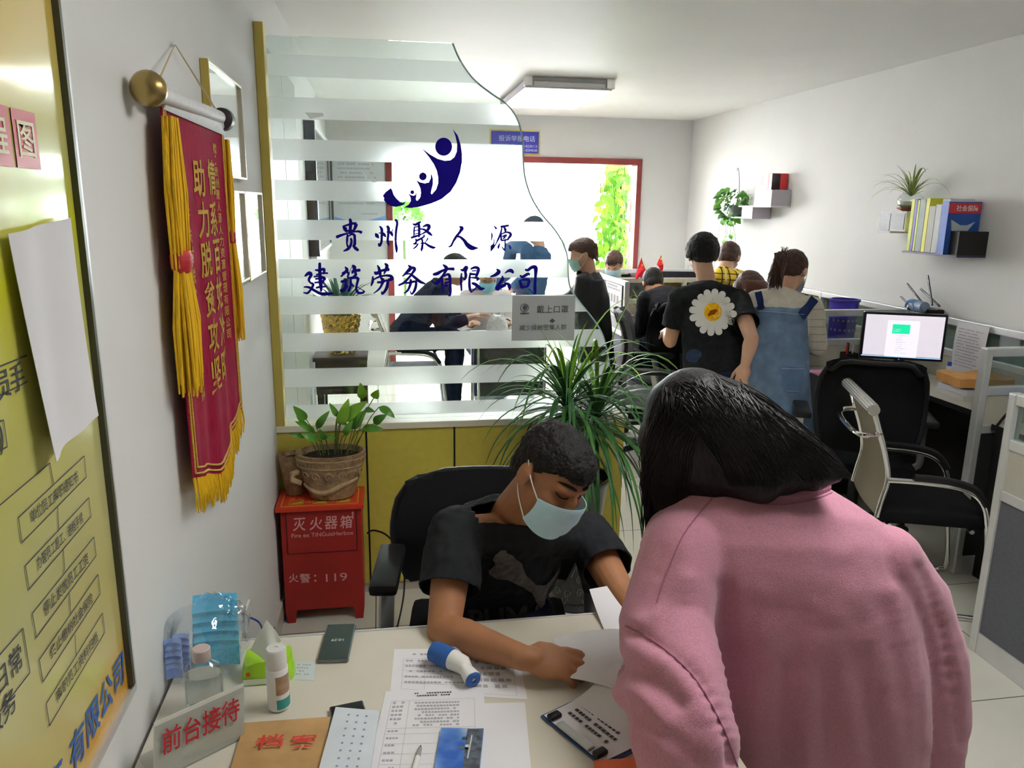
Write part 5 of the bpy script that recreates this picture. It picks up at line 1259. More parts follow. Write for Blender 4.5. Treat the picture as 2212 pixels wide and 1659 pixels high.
# purple pierced basket, keypad-like dotted panel, pieces on the far side of the monitor screen
f = MB(); o_ = V((2.98, 4.62, DZ)); 
bk = thing('pierced_basket', 'purple-blue pierced plastic basket behind the overalls woman', 'basket', tuple(o_))
PB = mat('purple_plastic', (0.045, 0.03, 0.33), 0.4)
MB().lathe([(0.07, 0), (0.075, 0.005), (0.09, 0.36), (0.098, 0.365), (0.098, 0.378), (0.085, 0.378), (0.08, 0.02), (0, 0.02)], o_, 28).build('body', PB, bk, smooth=True)
f = MB()
for j in range(4):
    for k in range(9):
        a0 = PI + k * 0.35 + (j % 2) * 0.17; z = 0.12 + j * 0.062; r = 0.079 + 0.0415 * z
        f.lathe([(0, 0.0), (0.010, 0.0)], o_ + V((r * math.cos(a0), r * math.sin(a0), z)), 6, ax=(math.cos(a0), math.sin(a0), 0))
f.build('openings', mat('pale_opening', (0.55, 0.56, 0.62), 0.6), bk)
desk('work_desk', 'desk behind the monitor screen with the pierced basket', [(2.45, 4.36), (3.21, 4.36), (3.21, 4.95), (2.45, 4.95)], [((2.46, 4.37, 0), (2.48, 4.94, DZ - 0.026))], (2.8, 4.65, 0))
# charger desk
cd = rz(2182, 893); ch = thing('power_adapter', 'white power adapter with cables on the desk behind the near end screen', 'adapter', (2.80, 2.71, DZ))
MB().box((2.76, 2.62, DZ + 0.0005), (2.84, 2.72, DZ + 0.045), 0.008).build('body', WHITE, ch)
MB().tube(spline([(2.77, 2.63, DZ + 0.02), (2.72, 2.60, DZ - 0.02), (2.70, 2.62, 0.55), (2.66, 2.66, 0.3), (2.68, 2.7, 0.1), (2.66, 2.72, 0.006)], 6), 0.006, 8).build('cable', mat('grey_cable', (0.42, 0.42, 0.40), 0.5), ch, smooth=True)
MB().tube(spline([(2.72, 2.95, DZ + 0.006), (2.78, 2.93, DZ + 0.09), (2.86, 2.85, DZ + 0.10), (2.92, 2.76, DZ + 0.05), (2.93, 2.7, DZ + 0.006)], 6), 0.006, 8).build('cable', BLACK, ch, smooth=True)
rk = V((3.02, 2.82, DZ)); rt = thing('file_rack', 'blue wire rack of pale blue files at the right edge of the photo', 'file rack', tuple(rk))
RB = mat('rack_blue', (0.03, 0.09, 0.50), 0.4)
f = MB(); f.box(rk + V((-0.12, -0.10, 0.06)), rk + V((0.16, 0.12, 0.075)), 0.003); f.build('shelf', RB, rt)
for dx in (-0.11, 0.15):
    for dy in (-0.09, 0.11): MB().cyl(rk + V((dx, dy, 0)), rk + V((dx, dy, 0.06)), 0.006, seg=8).build('leg', RB, rt)
for k in range(5): tag(MB().box(rk + V((-0.02 + 0.036 * k, -0.08, 0.0756)), rk + V((0.012 + 0.036 * k, 0.10, 0.27 + 0.01 * (k % 2))), 0.003).build('file_folder', mat('pale_blue_file', (0.42, 0.55, 0.62), 0.5, var=0.1), None), 'pale blue file standing in the blue rack at the right edge', 'file', 'pale blue files in the rack')
f = MB(); f.ell(rk + V((-0.075, -0.03, 0.108)), 0.032); tag(f.build('glass_ball', mat('teal_ball', (0.05, 0.30, 0.42), 0.1, coat=1.0), None, smooth=True), 'shiny teal ball beside the files in the blue rack', 'ball')
# ---------------------------------------------------------------- wall shelves with books and plants
GRS = mat('pale_grey_shelf', (0.50, 0.47, 0.53), 0.5)
BLS = mat('black_shelf', (0.018, 0.015, 0.014), 0.45)
WHS = mat('white_shelf_edge', (0.72, 0.70, 0.74), 0.45)
def lbox(name, label, y0, y1, z0, z1, d, mats, loc):
    """open wall box: back board, floor, two ends, front edge"""
    t = thing(name, label, 'wall shelf', loc); x0 = XR - d
    MB().box((x0, y0, z0), (XR - 0.001, y1, z0 + 0.012), 0.001).build('shelf_board', mats[0], t)
    for y in (y0, y1 - 0.012): MB().box((x0, y, z0 + 0.012), (XR - 0.001, y + 0.012, z1), 0.001).build('end_board', mats[1], t)
    return t
def wallpt(x, y, d=0.15): return at(x, y, 0, XR - d)
# far shelf: two offset grey boxes
p0, p1 = wallpt(1601, 470), wallpt(1661, 437)
FY0, FY1 = wallpt(1670, 445).y, wallpt(1600, 445).y
zA = wallpt(1640, 446).z; zB = wallpt(1640, 411).z; zC = wallpt(1612, 472).z
s1 = thing('wall_shelf', 'pale grey stepped wall shelf holding the red and black books', 'wall shelf', (XR - 0.08, (FY0 + FY1) / 2, zA))
MB().box((XR - 0.17, FY0, zA - 0.006), (XR - 0.001, FY1, zA + 0.006)).build('shelf_board', WHS, s1)
ym = wallpt(1640, 430).y
MB().box((XR - 0.17, FY0 - 0.0, zA + 0.006), (XR - 0.001, FY0 + 0.012, zB)).build('end_board', GRS, s1)
MB().box((XR - 0.17, FY0 + 0.012, zA + 0.006), (XR - 0.158, ym, zB)).build('front_board', GRS, s1)
MB().box((XR - 0.17, ym, zA + 0.006), (XR - 0.155, ym + 0.012, zB)).build('front_edge', WHITE, s1)
y2 = wallpt(1630, 460).y; y3 = wallpt(1568, 460).y
MB().box((XR - 0.17, y2, zC), (XR - 0.001, y3, zC + 0.012)).build('shelf_board', GRS, s1)
MB().box((XR - 0.17, y2, zC + 0.012), (XR - 0.001, y2 + 0.012, zA - 0.006)).build('end_board', GRS, s1)
MB().box((XR - 0.17, y2 + 0.012, zC + 0.012), (XR - 0.158, y2 + 0.20, zA - 0.007)).build('front_board', GRS, s1)
def book(y0, y1, z0, h, d, col, label, group, x_off=0.0, name='book'):
    t = thing(name, label, 'book', (XR - 0.09, (y0 + y1) / 2, z0), group=group)
    m_ = mat('book_%02x%02x%02x' % tuple(int(c * 255) for c in col), col, 0.4)
    MB().box((XR - 0.012 - d - x_off, y0, z0), (XR - 0.012 - x_off, y1, z0 + h), 0.0015).build('cover', m_, t)
    MB().box((XR - 0.010 - d - x_off, y0 + 0.002, z0 + h - 0.003), (XR - 0.014 - x_off, y1 - 0.002, z0 + h + 0.0006)).build('page_block', PAPER, t)
    return t
yb = FY0 + 0.06; bz = zA + 0.0068
for k, (wd, col, h) in enumerate(((0.055, (0.55, 0.03, 0.03), .255), (0.04, (0.58, 0.04, 0.035), .25), (0.05, (0.70, 0.68, 0.70), .24), (0.03, (0.62, 0.10, 0.10), .235), (0.05, (0.75, 0.72, 0.74), .22), (0.04, (0.60, 0.42, 0.42), .21))):
    b_ = book(yb, yb + wd, bz, h, 0.135, col, ('red and black book at the near end of the pale grey shelf', 'red book second from the near end of the grey shelf', 'white book in the middle of the grey shelf', 'thin red book on the grey shelf', 'white book toward the hanging plant on the grey shelf', 'pinkish book nearest the hanging plant')[k], 'books on the pale grey shelf')
    if k == 0:
        MB().box((XR - 0.148, yb - 0.0008, bz + 0.02), (XR - 0.075, yb + 0.0002, bz + h - 0.004)).build('cover_panel', mat('book_black', (0.02, 0.015, 0.015), 0.4), b_)
        f = MB(); dashes(f, (XR - 0.14, yb - 0.0014, bz + h * 0.5), (1, 0, 0), (0, 0, 1), 0.11, 0.018, 1, 4, 0.7, 0); f.build('print', mat('pale_pink_print', (0.65, 0.45, 0.42), 0.5), b_, recalc=False)
    yb += wd + 0.003
# hanging plant on the lower grey box
hp = V((XR - 0.10, y3 - 0.09, zC + 0.0126))
vp = thing('trailing_pothos', 'trailing green pothos in a small hanging pot at the far end of the grey shelf', 'potted plant', tuple(hp))
MB().lathe([(0.05, 0), (0.065, 0.09), (0.07, 0.10), (0.06, 0.10), (0.055, 0.08), (0, 0.08)], hp, 24).build('pot', mat('grey_pot', (0.30, 0.32, 0.32), 0.4), vp, smooth=True)
MB().tube(spline([tuple(hp + V((0.0, -0.06, 0.09))), tuple(hp + V((0.0, -0.03, 0.32))), tuple(hp + V((0, 0.01, 0.42))), tuple(hp + V((0, 0.035, 0.40)))], 6), 0.003, 6).build('hook', mat('dark_metal', (0.08, 0.08, 0.08), 0.3, metal=0.8), vp, smooth=True)
rnd = random.Random(21); A, B, S_ = MB(), MB(), MB()
for k in range(95):
    d = V((rnd.gauss(0, 1), rnd.gauss(0, 1), rnd.gauss(0, 1))).normalized()
    c_ = hp + V((d.x * 0.09 - 0.03, d.y * 0.15 + 0.02, 0.14 + d.z * 0.13 - 0.02))
    if c_.x > XR - 0.02: c_.x = XR - 0.02
    o_ = V((d.x - 0.3, d.y, -0.5 + 0.4 * rnd.random())).normalized(); tip = c_ + o_ * rnd.uniform(0.055, 0.085)
    tip.x = min(tip.x, XR - 0.01)
    leaf(A if rnd.random() < 0.55 else B, c_, tip, rnd.uniform(0.045, 0.065), 0.05, up=(-1, -0.3, 0.6), n=5)
for k, (dy, L) in enumerate(((-0.14, 0.30), (0.02, 0.42), (0.06, 0.52), (0.24, 0.48), (-0.05, 0.34))):
    pts = spline([tuple(hp + V((-0.04, dy * 0.3, 0.06))), tuple(hp + V((-0.06, dy * 0.7, -0.06))), tuple(hp + V((-0.05, dy, -L * 0.6))), tuple(hp + V((-0.05, dy * 1.1, -L)))], 5)
    S_.tube(pts, 0.0016, 5)
    for q in range(4, len(pts), 4):
        p_ = V(pts[q]); leaf(A, p_, p_ + V((rnd.uniform(-0.02, 0.02), rnd.uniform(-0.04, 0.04), -0.055)), 0.04, 0.05, up=(-1, -0.3, 0.3), n=5)
A.build('foliage', LEAF, vp, smooth=True); B.build('foliage', LEAFD, vp, smooth=True); S_.build('vines', STEM, vp, smooth=True)
# near shelf: small white-edged box with its dark inside painted on and larger black box with books
NY = lambda x, d=0.16: wallpt(x, 490, d).y
za, zb = wallpt(1925, 502).z, wallpt(1925, 456).z
ya, yb_ = NY(1960), NY(1899)
s2_ = thing('wall_shelf', 'small white-edged wall box with its dark inside painted on, under the spider plant', 'wall shelf', (XR - 0.08, (ya + yb_) / 2, za))
x0 = XR - 0.16
xf = XR - .15; yA, yB, yC = (at(x, 475, 0, xf).y for x in (1957, 1926, 1899))
for y0_, y1_, z0_, z1_ in ((yA, yB, at(1940, 500, 0, xf).z, zb), (yB + .001, yC, at(1912, 503, 0, xf).z, at(1912, 457, 0, xf).z)):
    MB().box((xf, y0_, z0_), (XR - .001, y1_, z1_), .001).build('cube_board', WHS, s2_)
    MB().box((xf - .002, y0_ + .012, z0_ + .012), (xf + .004, y1_ - .012, z1_ - .012)).build('interior_shade', BLS, s2_)  # dark sheet colours in the shade inside an open-fronted cube
yn = yA
zc_ = wallpt(2000, 545).z; yc0, yc1 = NY(2082), NY(1961)
s3_ = thing('wall_shelf', 'larger black wall box holding the row of upright books', 'wall shelf', (XR - 0.08, (yc0 + yc1) / 2, zc_))
MB().box((x0 - 0.02, yc0, zc_ - 0.012), (XR - 0.001, yc1, zc_)).build('shelf_board', mat('violet_shelf_edge', (0.05, 0.04, 0.09), 0.45), s3_)
ztop = wallpt(2060, 499).z
MB().box((x0 - 0.02, yc0, zc_), (XR - 0.001, yc0 + 0.012, ztop)).build('end_board', BLS, s3_)
MB().box((x0 - 0.02, yc0 + 0.012, zc_), (x0 - 0.008, NY(2037), ztop)).build('front_board', BLS, s3_)
yy_ = yc1 - 0.012; BN = 'books in the larger black wall box'
BK = [(0.028, (0.62, 0.68, 0.03), .30, 'slim yellow-green book at the far end of the black wall box'), (0.022, (0.06, 0.04, 0.35), .30, 'violet book second from the far end of the black wall box'), (0.016, (0.62, 0.68, 0.05), .295, 'thin lime book beside the violet book'), (0.05, (0.22, 0.27, 0.24), .30, 'grey-green book in the black wall box'), (0.03, (0.72, 0.68, 0.04), .305, 'bright yellow book in the black wall box'), (0.05, (0.42, 0.42, 0.36), .26, 'grey magazine leaning in the black wall box'), (0.045, (0.62, 0.62, 0.60), .27, 'white book beside the grey magazine'), (0.06, (0.72, 0.73, 0.76), .30, 'thick white book beside the blue-covered book')]
for wd, col, h, lb in BK:
    book(yy_ - wd, yy_, zc_ + 0.0006, h, 0.15, col, lb, BN, 0.0); yy_ -= wd + 0.003
b_ = book(yy_ - 0.055, yy_, zc_ + 0.0006, .285, 0.20, (0.03, 0.10, 0.42), 'blue book with a red title band at the near end of the black wall box', BN)
yf = yy_ - 0.0562; zt0 = zc_ + 0.285
MB().box((XR - 0.21, yf, zt0 - 0.062), (XR - 0.015, yf + 0.001, zt0 - 0.006)).build('title_band', mat('title_red', (0.55, 0.035, 0.05), 0.4), b_)
f = MB(); text(f, '社会保障', (XR - 0.10, yf - 0.0008, zt0 - 0.034), (1, 0, 0), (0, 0, 1), w=0.135, bold=0.016); f.build('lettering', WHITE, b_)
f = MB(); f.prism([(0, 0), (0.10, 0), (0.14, 0.05), (0.09, 0.03), (0.05, 0.03), (-0.01, 0.06)], (XR - 0.18, yf - 0.0006, zc_ + 0.13), (1, 0, 0), (0, 0, 1), 0); f.prism([(0, 0), (0.006, 0), (0.006, 0.10), (0, 0.10)], (XR - 0.155, yf - 0.0007, zc_ + 0.03), (1, 0, 0), (0, 0, 1), 0); f.build('cover_picture', mat('cover_pale', (0.55, 0.62, 0.62), 0.4), b_, tri=True)
# spider plant in glass bowl on a wood base
sp_ = V((XR - 0.085, (yA + yB) / 2, zb + 0.0006))
spt = thing('spider_plant', 'spider plant in a round glass bowl on the small white-edged wall box', 'potted plant', tuple(sp_))
MB().lathe([(0.075, 0.022), (0.07, 0.012), (0.045, 0.004), (0.04, 0.0), (0, 0)], sp_, 28).build('wood_base', mat('red_wood', (0.22, 0.08, 0.035), 0.5, var=0.2), spt, smooth=True)
MB().lathe([(0.04, 0.012), (0.072, 0.035), (0.078, 0.06), (0.068, 0.09), (0.05, 0.104), (0.052, 0.110)], sp_, 28).build('glass_bowl', glassy('bowl_glass', (0.85, 0.88, 0.86), 1.0, 0.08), spt, smooth=True)
MB().lathe([(0, 0.014), (0.04, 0.016), (0.068, 0.038), (0.070, 0.058), (0, 0.06)], sp_, 24).build('water', mat('bowl_water', (0.62, 0.64, 0.58), 0.1), spt, smooth=True)
f = MB(); rnd = random.Random(8)
for k in range(46):
    az = k * 2.399; L = rnd.uniform(0.17, 0.33); dy = math.sin(az)
    if math.cos(az) > 0.35: L *= 0.35
    strap(f, sp_ + V((0, 0, 0.09)), az, rnd.uniform(0.5, 1.35), L, rnd.uniform(0.008, 0.014), rnd.uniform(5, 11), 9)
f.build('foliage', SPIDER, spt, smooth=True)
# nail hole mark left out; blue sign above the opening, text board and display case
sg0, sg1 = at(1058, 279, 1, YF - 0.01), at(1166, 335, 1, YF - 0.01)
bs = thing('wall_sign', 'small blue telephone sign with yellow frame above the far opening', 'sign', tuple((sg0 + sg1) / 2))
MB().box((sg0.x, YF - 0.012, sg1.z), (sg1.x, YF - 0.0005, sg0.z), 0.002).build('frame', mat('yellow_frame', (0.62, 0.50, 0.10), 0.4), bs)
MB().box((sg0.x + 0.014, YF - 0.0135, sg1.z + 0.014), (sg1.x - 0.014, YF - 0.011, sg0.z - 0.014)).build('plate', mat('sign_blue', (0.035, 0.035, 0.34), 0.35), bs)
f = MB(); text(f, '投诉举报电话', ((sg0.x + sg1.x) / 2 + 0.02, YF - 0.0142, sg0.z - 0.082), (1, 0, 0), (0, 0, 1), w=(sg1.x - sg0.x) * 0.72)
for k, s in enumerate(('监督举报电话：0855-8220113', '举报投诉电话：0855-8204038')): text(f, s, (sg1.x - 0.03, YF - 0.0142, sg1.z + 0.085 - 0.04 * k), (1, 0, 0), (0, 0, 1), w=(sg1.x - sg0.x) * 0.85, anchor=(1, 0.5))
f.build('lettering', mat('sign_white', (0.72, 0.73, 0.82), 0.5), bs)
tb = thing('text_board', 'white printed rules board with blue wave on the far wall left of the opening', 'notice board', (-0.2, YF, 1.5))
MB().box((-0.46, YF - 0.02, 1.50), (0.055, YF - 0.0005, 2.12), 0.002).build('board', mat('board_white', (0.62, 0.66, 0.68), 0.5), tb)
MB().box((-0.475, YF - 0.03, 1.49), (-0.455, YF - 0.0006, 2.13)).build('board_edge', DKF, tb)
f = MB(); dashes(f, (-0.40, YF - 0.0206, 2.08), (1, 0, 0), (0, 0, 1), 0.39, 0.42, 10, 17, 0.4, 0.15); dashes(f, (-0.18, YF - 0.0206, 1.60), (1, 0, 0), (0, 0, 1), 0.17, 0.03, 1, 18, 0.5, 0); f.build('print', INKG, tb, recalc=False)
f = MB(); f.grid(16, 1, lambda u, v: V((-0.45 + 0.50 * u, YF - 0.0206, 1.503 + v * (0.012 + 0.055 * abs(2 * u - 0.9) ** 1.5)))); f.build('blue_wave', mat('wave_blue', (0.20, 0.36, 0.72), 0.5), tb, recalc=False)
WB = XL - 0.06
dc = thing('display_case', 'shallow glazed display case on the left wall behind the glass screen', 'display case', (WB, 6.7, 1.3))
MB().box((WB + 0.0005, 5.76, 1.32), (WB + 0.075, 5.82, 2.25), 0.002).build('end_panel', mat('dark_slate', (0.03, 0.04, 0.06), 0.5), dc)
MB().box((WB + 0.0005, 7.62, 1.32), (WB + 0.045, 7.68, 2.25), 0.002).build('end_panel', mat('dark_slate', (0.03, 0.04, 0.06), 0.5), dc)
for z in (1.30, 2.23): MB().box((WB + 0.0005, 5.82, z), (WB + 0.05, 7.62, z + 0.03), 0.002).build('rail', ALU, dc)
MB().box((WB + 0.0005, 5.82, 1.33), (WB + 0.02, 7.62, 2.23)).build('backing', mat('case_backing', (0.55, 0.56, 0.58), 0.5), dc)
MB().box((WB + 0.036, 5.82, 1.33), (WB + 0.040, 7.62, 2.23)).build('glass', CGL, dc)
# ---------------------------------------------------------------- chairs
MESH = mat('black_chair_fabric', (0.010, 0.010, 0.011), 0.85, bump=0.3, bscale=400)
GMESH = mat('grey_chair_mesh', (0.12, 0.125, 0.135), 0.6, bump=0.2, bscale=300)
ARMG = mat('grey_arm_metal', (0.42, 0.43, 0.44), 0.3, metal=0.6)
def office_chair(label, loc, rz_, fabric=MESH, top=0.95, bw=0.46, seat=0.46, arms=True, mat_arm=None):
    t = thing('office_chair', label, 'office chair', (loc[0], loc[1], 0), rz_, group='black office chairs')
    def back(u, v, k=0.0):                                   # faces +y, stands at y=-0.22
        zz = seat + 0.07 + (top - seat - 0.07) * v; w_ = bw / 2 * (0.86 + 0.20 * math.sin(PI * min(1, v * 0.8 + 0.1)) - 0.22 * max(0, v - 0.8) * 2)
        x = (u - 0.5) * 2 * w_
        return V((x, -0.22 - 0.05 * v - 0.03 * math.cos(v * 5) + 0.05 * (2 * u - 1) ** 2 + k, zz - 0.05 * max(0, abs(2 * u - 1) - 0.75) * 4 * (1 if v > 0.9 else 0) * (v - 0.9) * 10))
    MB().grid(16, 16, lambda u, v: back(u, v), 0.035).build('backrest', fabric, t, smooth=True, local=True)
    f = MB(); rim = [back(0.0, v / 10, -0.012) for v in range(11)] + [back(u / 10, 1.0, -0.012) for u in range(1, 10)] + [back(1.0, 1 - v / 10, -0.012) for v in range(11)]
    f.tube(rim, 0.013, 8).build('back_frame', BLACK, t, smooth=True, local=True)
    f = MB(); f.box((-0.245, -0.22, seat - 0.06), (0.245, 0.25, seat), 0.03); f.build('seat', fabric, t, smooth=True, local=True)
    MB().tube([(0, -0.10, seat - 0.08), (0, -0.27, seat - 0.06), (0, -0.29, seat + 0.02), (0, -0.275, seat + 0.22)], 0.022, 10).build('back_support', BLACK, t, smooth=True, local=True)
    if arms:
        for s in (-1, 1):
            a = MB().tube(spline([(s * 0.20, 0.02, seat - 0.07), (s * 0.295, 0.02, seat - 0.05), (s * 0.30, 0.03, seat + 0.06), (s * 0.295, 0.0, seat + 0.19)], 5), 0.016, 10, flat=1.6).build('arm_post', mat_arm or ARMG, t, smooth=True, local=True)
            MB().box((s * 0.295 - 0.04, -0.14, seat + 0.19), (s * 0.295 + 0.04, 0.14, seat + 0.225), 0.015).build('arm_pad', BLACK, t, smooth=True, local=True)
    MB().cyl((0, 0, 0.10), (0, 0, seat - 0.06), 0.028, seg=14).build('gas_lift', BLACK, t, smooth=True, local=True)
    MB().box((-0.10, -0.12, seat - 0.085), (0.10, 0.12, seat - 0.061), 0.006).build('mechanism', BLACK, t, local=True)
    for k in range(5):
        a = PI / 2 + k * 2 * PI / 5; d = V((math.cos(a), math.sin(a), 0))
        l_ = MB().tube([d * 0.03 + V((0, 0, 0.105)), d * 0.17 + V((0, 0, 0.088)), d * 0.29 + V((0, 0, 0.07))], [0.028, 0.022, 0.016], 8).build('base_leg', BLACK, t, smooth=True, local=True)
        n_ = V((-d.y, d.x, 0)); f = MB()
        for q in (-0.014, 0.014): f.cyl(d * 0.29 + n_ * (q - 0.008) + V((0, 0, 0.026)), d * 0.29 + n_ * (q + 0.008) + V((0, 0, 0.026)), 0.026, seg=14)
        f.box(d * 0.29 + V((-0.01, -0.01, 0.03)), d * 0.29 + V((0.01, 0.01, 0.07))); f.build('caster', mat('caster_black', (0.02, 0.02, 0.02), 0.4), l_, local=True)
    return t
office_chair('black office chair with silver arms pushed toward the monitor desk', (2.44, 3.52), -0.45, top=0.985, bw=0.47)
office_chair('black mesh office chair under the dark-jacketed man at the flag desk', (2.10, 5.42), 0.0, top=1.04, bw=0.44)
office_chair('grey-backed office chair seen edge-on left of the man in the daisy shirt', (1.80, 4.90), -1.92, fabric=GMESH, top=1.02, bw=0.46)
MC = (0.29, 2.06)
office_chair('black office chair of the seated man at the reception desk', MC, PI - 0.12, top=at(950, 1030, 1, 2.3).z, bw=0.56, seat=0.46)
# chrome visitor chair with grey mesh back
vc = thing('visitor_chair', 'chrome-framed visitor chair with beige mesh back behind the pink sweater', 'chair', (2.08, 3.0, 0), -0.364)
hw = 0.225
BP = spline([(-0.015, 0.90), (0.02, 0.80), (0.055, 0.70), (0.075, 0.60), (0.06, 0.50), (0.05, 0.43)], 5)
MESHB = mat('beige_mesh', (0.27, 0.23, 0.16), 0.6, bump=0.6, bscale=500, var=0.2, scale=400)
MB().grid(10, len(BP) - 1, lambda u, v: V((BP[min(int(v * (len(BP) - 1) + 0.5), len(BP) - 1)][0] - 0.012 * math.sin(PI * u), (u - 0.5) * 2 * (hw - 0.012), BP[min(int(v * (len(BP) - 1) + 0.5), len(BP) - 1)][1])), 0.006).build('mesh_back', MESHB, vc, smooth=True, local=True)
for s in (-1, 1): MB().tube([(x, s * hw, z) for x, z in BP], 0.012, 10).build('back_tube', CHROME, vc, smooth=True, local=True)
f = MB(); f.tube([(-0.02, -hw - 0.03, 0.90), (-0.02, hw + 0.03, 0.90)], 0.024, 20)
f.build('top_bar', mat('satin_chrome', (0.62, 0.61, 0.58), 0.32, metal=0.9), vc, smooth=True, local=True)
f = MB()
for k in range(7): f.tube([(-0.02 + 0.0245 * math.cos(0.9 + k * 0.4), -hw - 0.025, 0.90 + 0.0245 * math.sin(0.9 + k * 0.4)), (-0.02 + 0.0245 * math.cos(0.9 + k * 0.4), hw + 0.025, 0.90 + 0.0245 * math.sin(0.9 + k * 0.4))], 0.0028, 6)
f.build('bar_ribs', mat('dull_chrome', (0.62, 0.60, 0.55), 0.25, metal=0.9), vc, smooth=True, local=True)
MB().tube(spline([(0.03, -hw, 0.79), (-0.05, -hw + 0.02, 0.78), (-0.065, 0, 0.775), (-0.05, hw - 0.02, 0.78), (0.03, hw, 0.79)], 6), 0.010, 8, flat=1.6).build('handle', CHROME, vc, smooth=True, local=True)
MB().box((0.05, -hw + 0.01, 0.40), (0.50, hw - 0.01, 0.455), 0.022).build('seat', MESH, vc, smooth=True, local=True)
for s in (-1, 1):
    yy = s * (hw + 0.012)
    MB().tube(spline([(0.07, yy, 0.60), (0.20, yy, 0.60), (0.36, yy, 0.585), (0.44, yy, 0.53), (0.475, yy, 0.42), (0.50, yy, 0.22), (0.515, yy, 0.05), (0.49, yy, 0.015), (0.40, yy, 0.0125), (0.0, yy, 0.0125), (-0.04, yy * 0.9, 0.0125)], 6), 0.0125, 10).build('frame_tube', CHROME, vc, smooth=True, local=True)
    MB().tube(spline([(0.17, yy, 0.618), (0.30, yy, 0.612), (0.40, yy, 0.585), (0.455, yy, 0.52)], 5), [0.016] * 16, 10, flat=1.3).build('arm_pad', BLACK, vc, smooth=True, local=True)
for x in (0.10, 0.42): MB().tube([(x, -hw - 0.012, 0.40), (x, hw + 0.012, 0.40)], 0.010, 8).build('cross_tube', CHROME, vc, local=True)
MB().tube([(-0.04, -hw * 0.95, 0.0125), (-0.04, hw * 0.95, 0.0125)], 0.0125, 8).build('cross_tube', CHROME, vc, local=True)
# ---------------------------------------------------------------- desk flags, tower, small plant
for k, (bx, by, tx, ty, cols) in enumerate(((1378, 604, 1386, 549, 0), (1405, 600, 1429, 546, 0))):
    a, b = at(bx, by, 1, 6.42), at(tx, ty, 1, 6.42); a.z = ST
    fl = thing('table_flag', ('small red national flag with five gold stars, left one on the screen rail', 'small red national flag with five gold stars, right one on the screen rail')[k], 'flag', tuple(a), group='red table flags')
    MB().lathe([(0.022, 0), (0.022, 0.006), (0.005, 0.014), (0, 0.014)], a, 16).build('base', WHITE, fl, smooth=True)
    MB().tube([a, b], 0.004, 8).build('pole', WHITE, fl, smooth=True)
    q = [((1386, 556), (1398, 597), (1379, 607), (1372, 601)), ((1429, 551), (1433, 582), (1431, 588), (1419, 572))][k]
    cc = [at(x, y, 1, 6.405) for x, y in q]; f = MB()
    f.grid(10, 10, lambda u, v: cc[0].lerp(cc[1], u).lerp(cc[3].lerp(cc[2], u), v) + V((0, 0.012 * math.sin(u * 7 + v * 3), 0)), 0.002)
    f.build('cloth', mat('flag_red', (0.70, 0.012, 0.035), 0.6), fl, smooth=True)
    f = MB()
    for (x, y, r) in (((1387, 573, 0.016), (1392, 566, .006), (1394, 572, .006), (1393, 578, .006), (1389, 582, .006)), ((1428, 559, .016), (1431, 563, .006), (1430, 567, .006), (1431, 570, .006), (1428, 572, .006)))[k]:
        o_ = at(x, y, 1, 6.385); f.prism([((r if i % 2 == 0 else r * 0.4) * math.sin(i * PI / 5), (r if i % 2 == 0 else r * 0.4) * math.cos(i * PI / 5)) for i in range(10)], o_, (1, 0, 0), (0, 0, 1), 0)
    f.build('stars', mat('star_gold', (0.85, 0.62, 0.05), 0.5), fl, tri=True)
tw = thing('computer_tower', 'black and grey computer tower on a stand under the flag desk', 'computer', (2.02, 5.95, 0))
MB().box((1.93, 5.85, 0.24), (2.02 - 0.001, 6.07, 0.66), 0.004).build('case', mat('tower_black', (0.02, 0.02, 0.022), 0.4), tw)
MB().box((1.925, 5.843, 0.56), (2.018, 5.852, 0.665), 0.002).build('front_panel', mat('tower_silver', (0.42, 0.43, 0.42), 0.35), tw); MB().box((1.925, 5.843, 0.235), (2.018, 5.852, 0.33), 0.002).build('front_panel', mat('tower_silver', (0.42, 0.43, 0.42), 0.35), tw)
f = MB(); f.box((1.955, 5.840, 0.275), (1.97, 5.844, 0.30)).box((1.98, 5.840, 0.275), (1.995, 5.844, 0.30)); f.build('ports', BLACK, tw)
MB().box((1.93, 5.86, 0), (2.016, 6.065, 0.234)).build('stand', DBK, tw)
pk = V((2.17, 6.25, DZ)); ap = thing('small_pot_plant', 'small pale-leaved pot plant on the flag desk beside the bending man', 'potted plant', tuple(pk))
MB().lathe([(0.035, 0), (0.05, 0.08), (0.052, 0.09), (0.044, 0.09), (0.04, 0.075), (0, 0.075)], pk, 20).build('pot', mat('pink_pot', (0.55, 0.20, 0.20), 0.5), ap, smooth=True)
f = MB()
for k in range(18): strap(f, pk + V((0, 0, 0.075)), k * 2.4, 0.6 + 0.04 * k, 0.15 + 0.006 * k, 0.018, 4, 7)
f.build('foliage', SPIDER, ap, smooth=True)
m2 = copy_tree(mo); place(m2, (2.62, 6.66, DZ), PI + .25); m2['label'] = 'dark monitor with only its top edge showing above the flag screen'
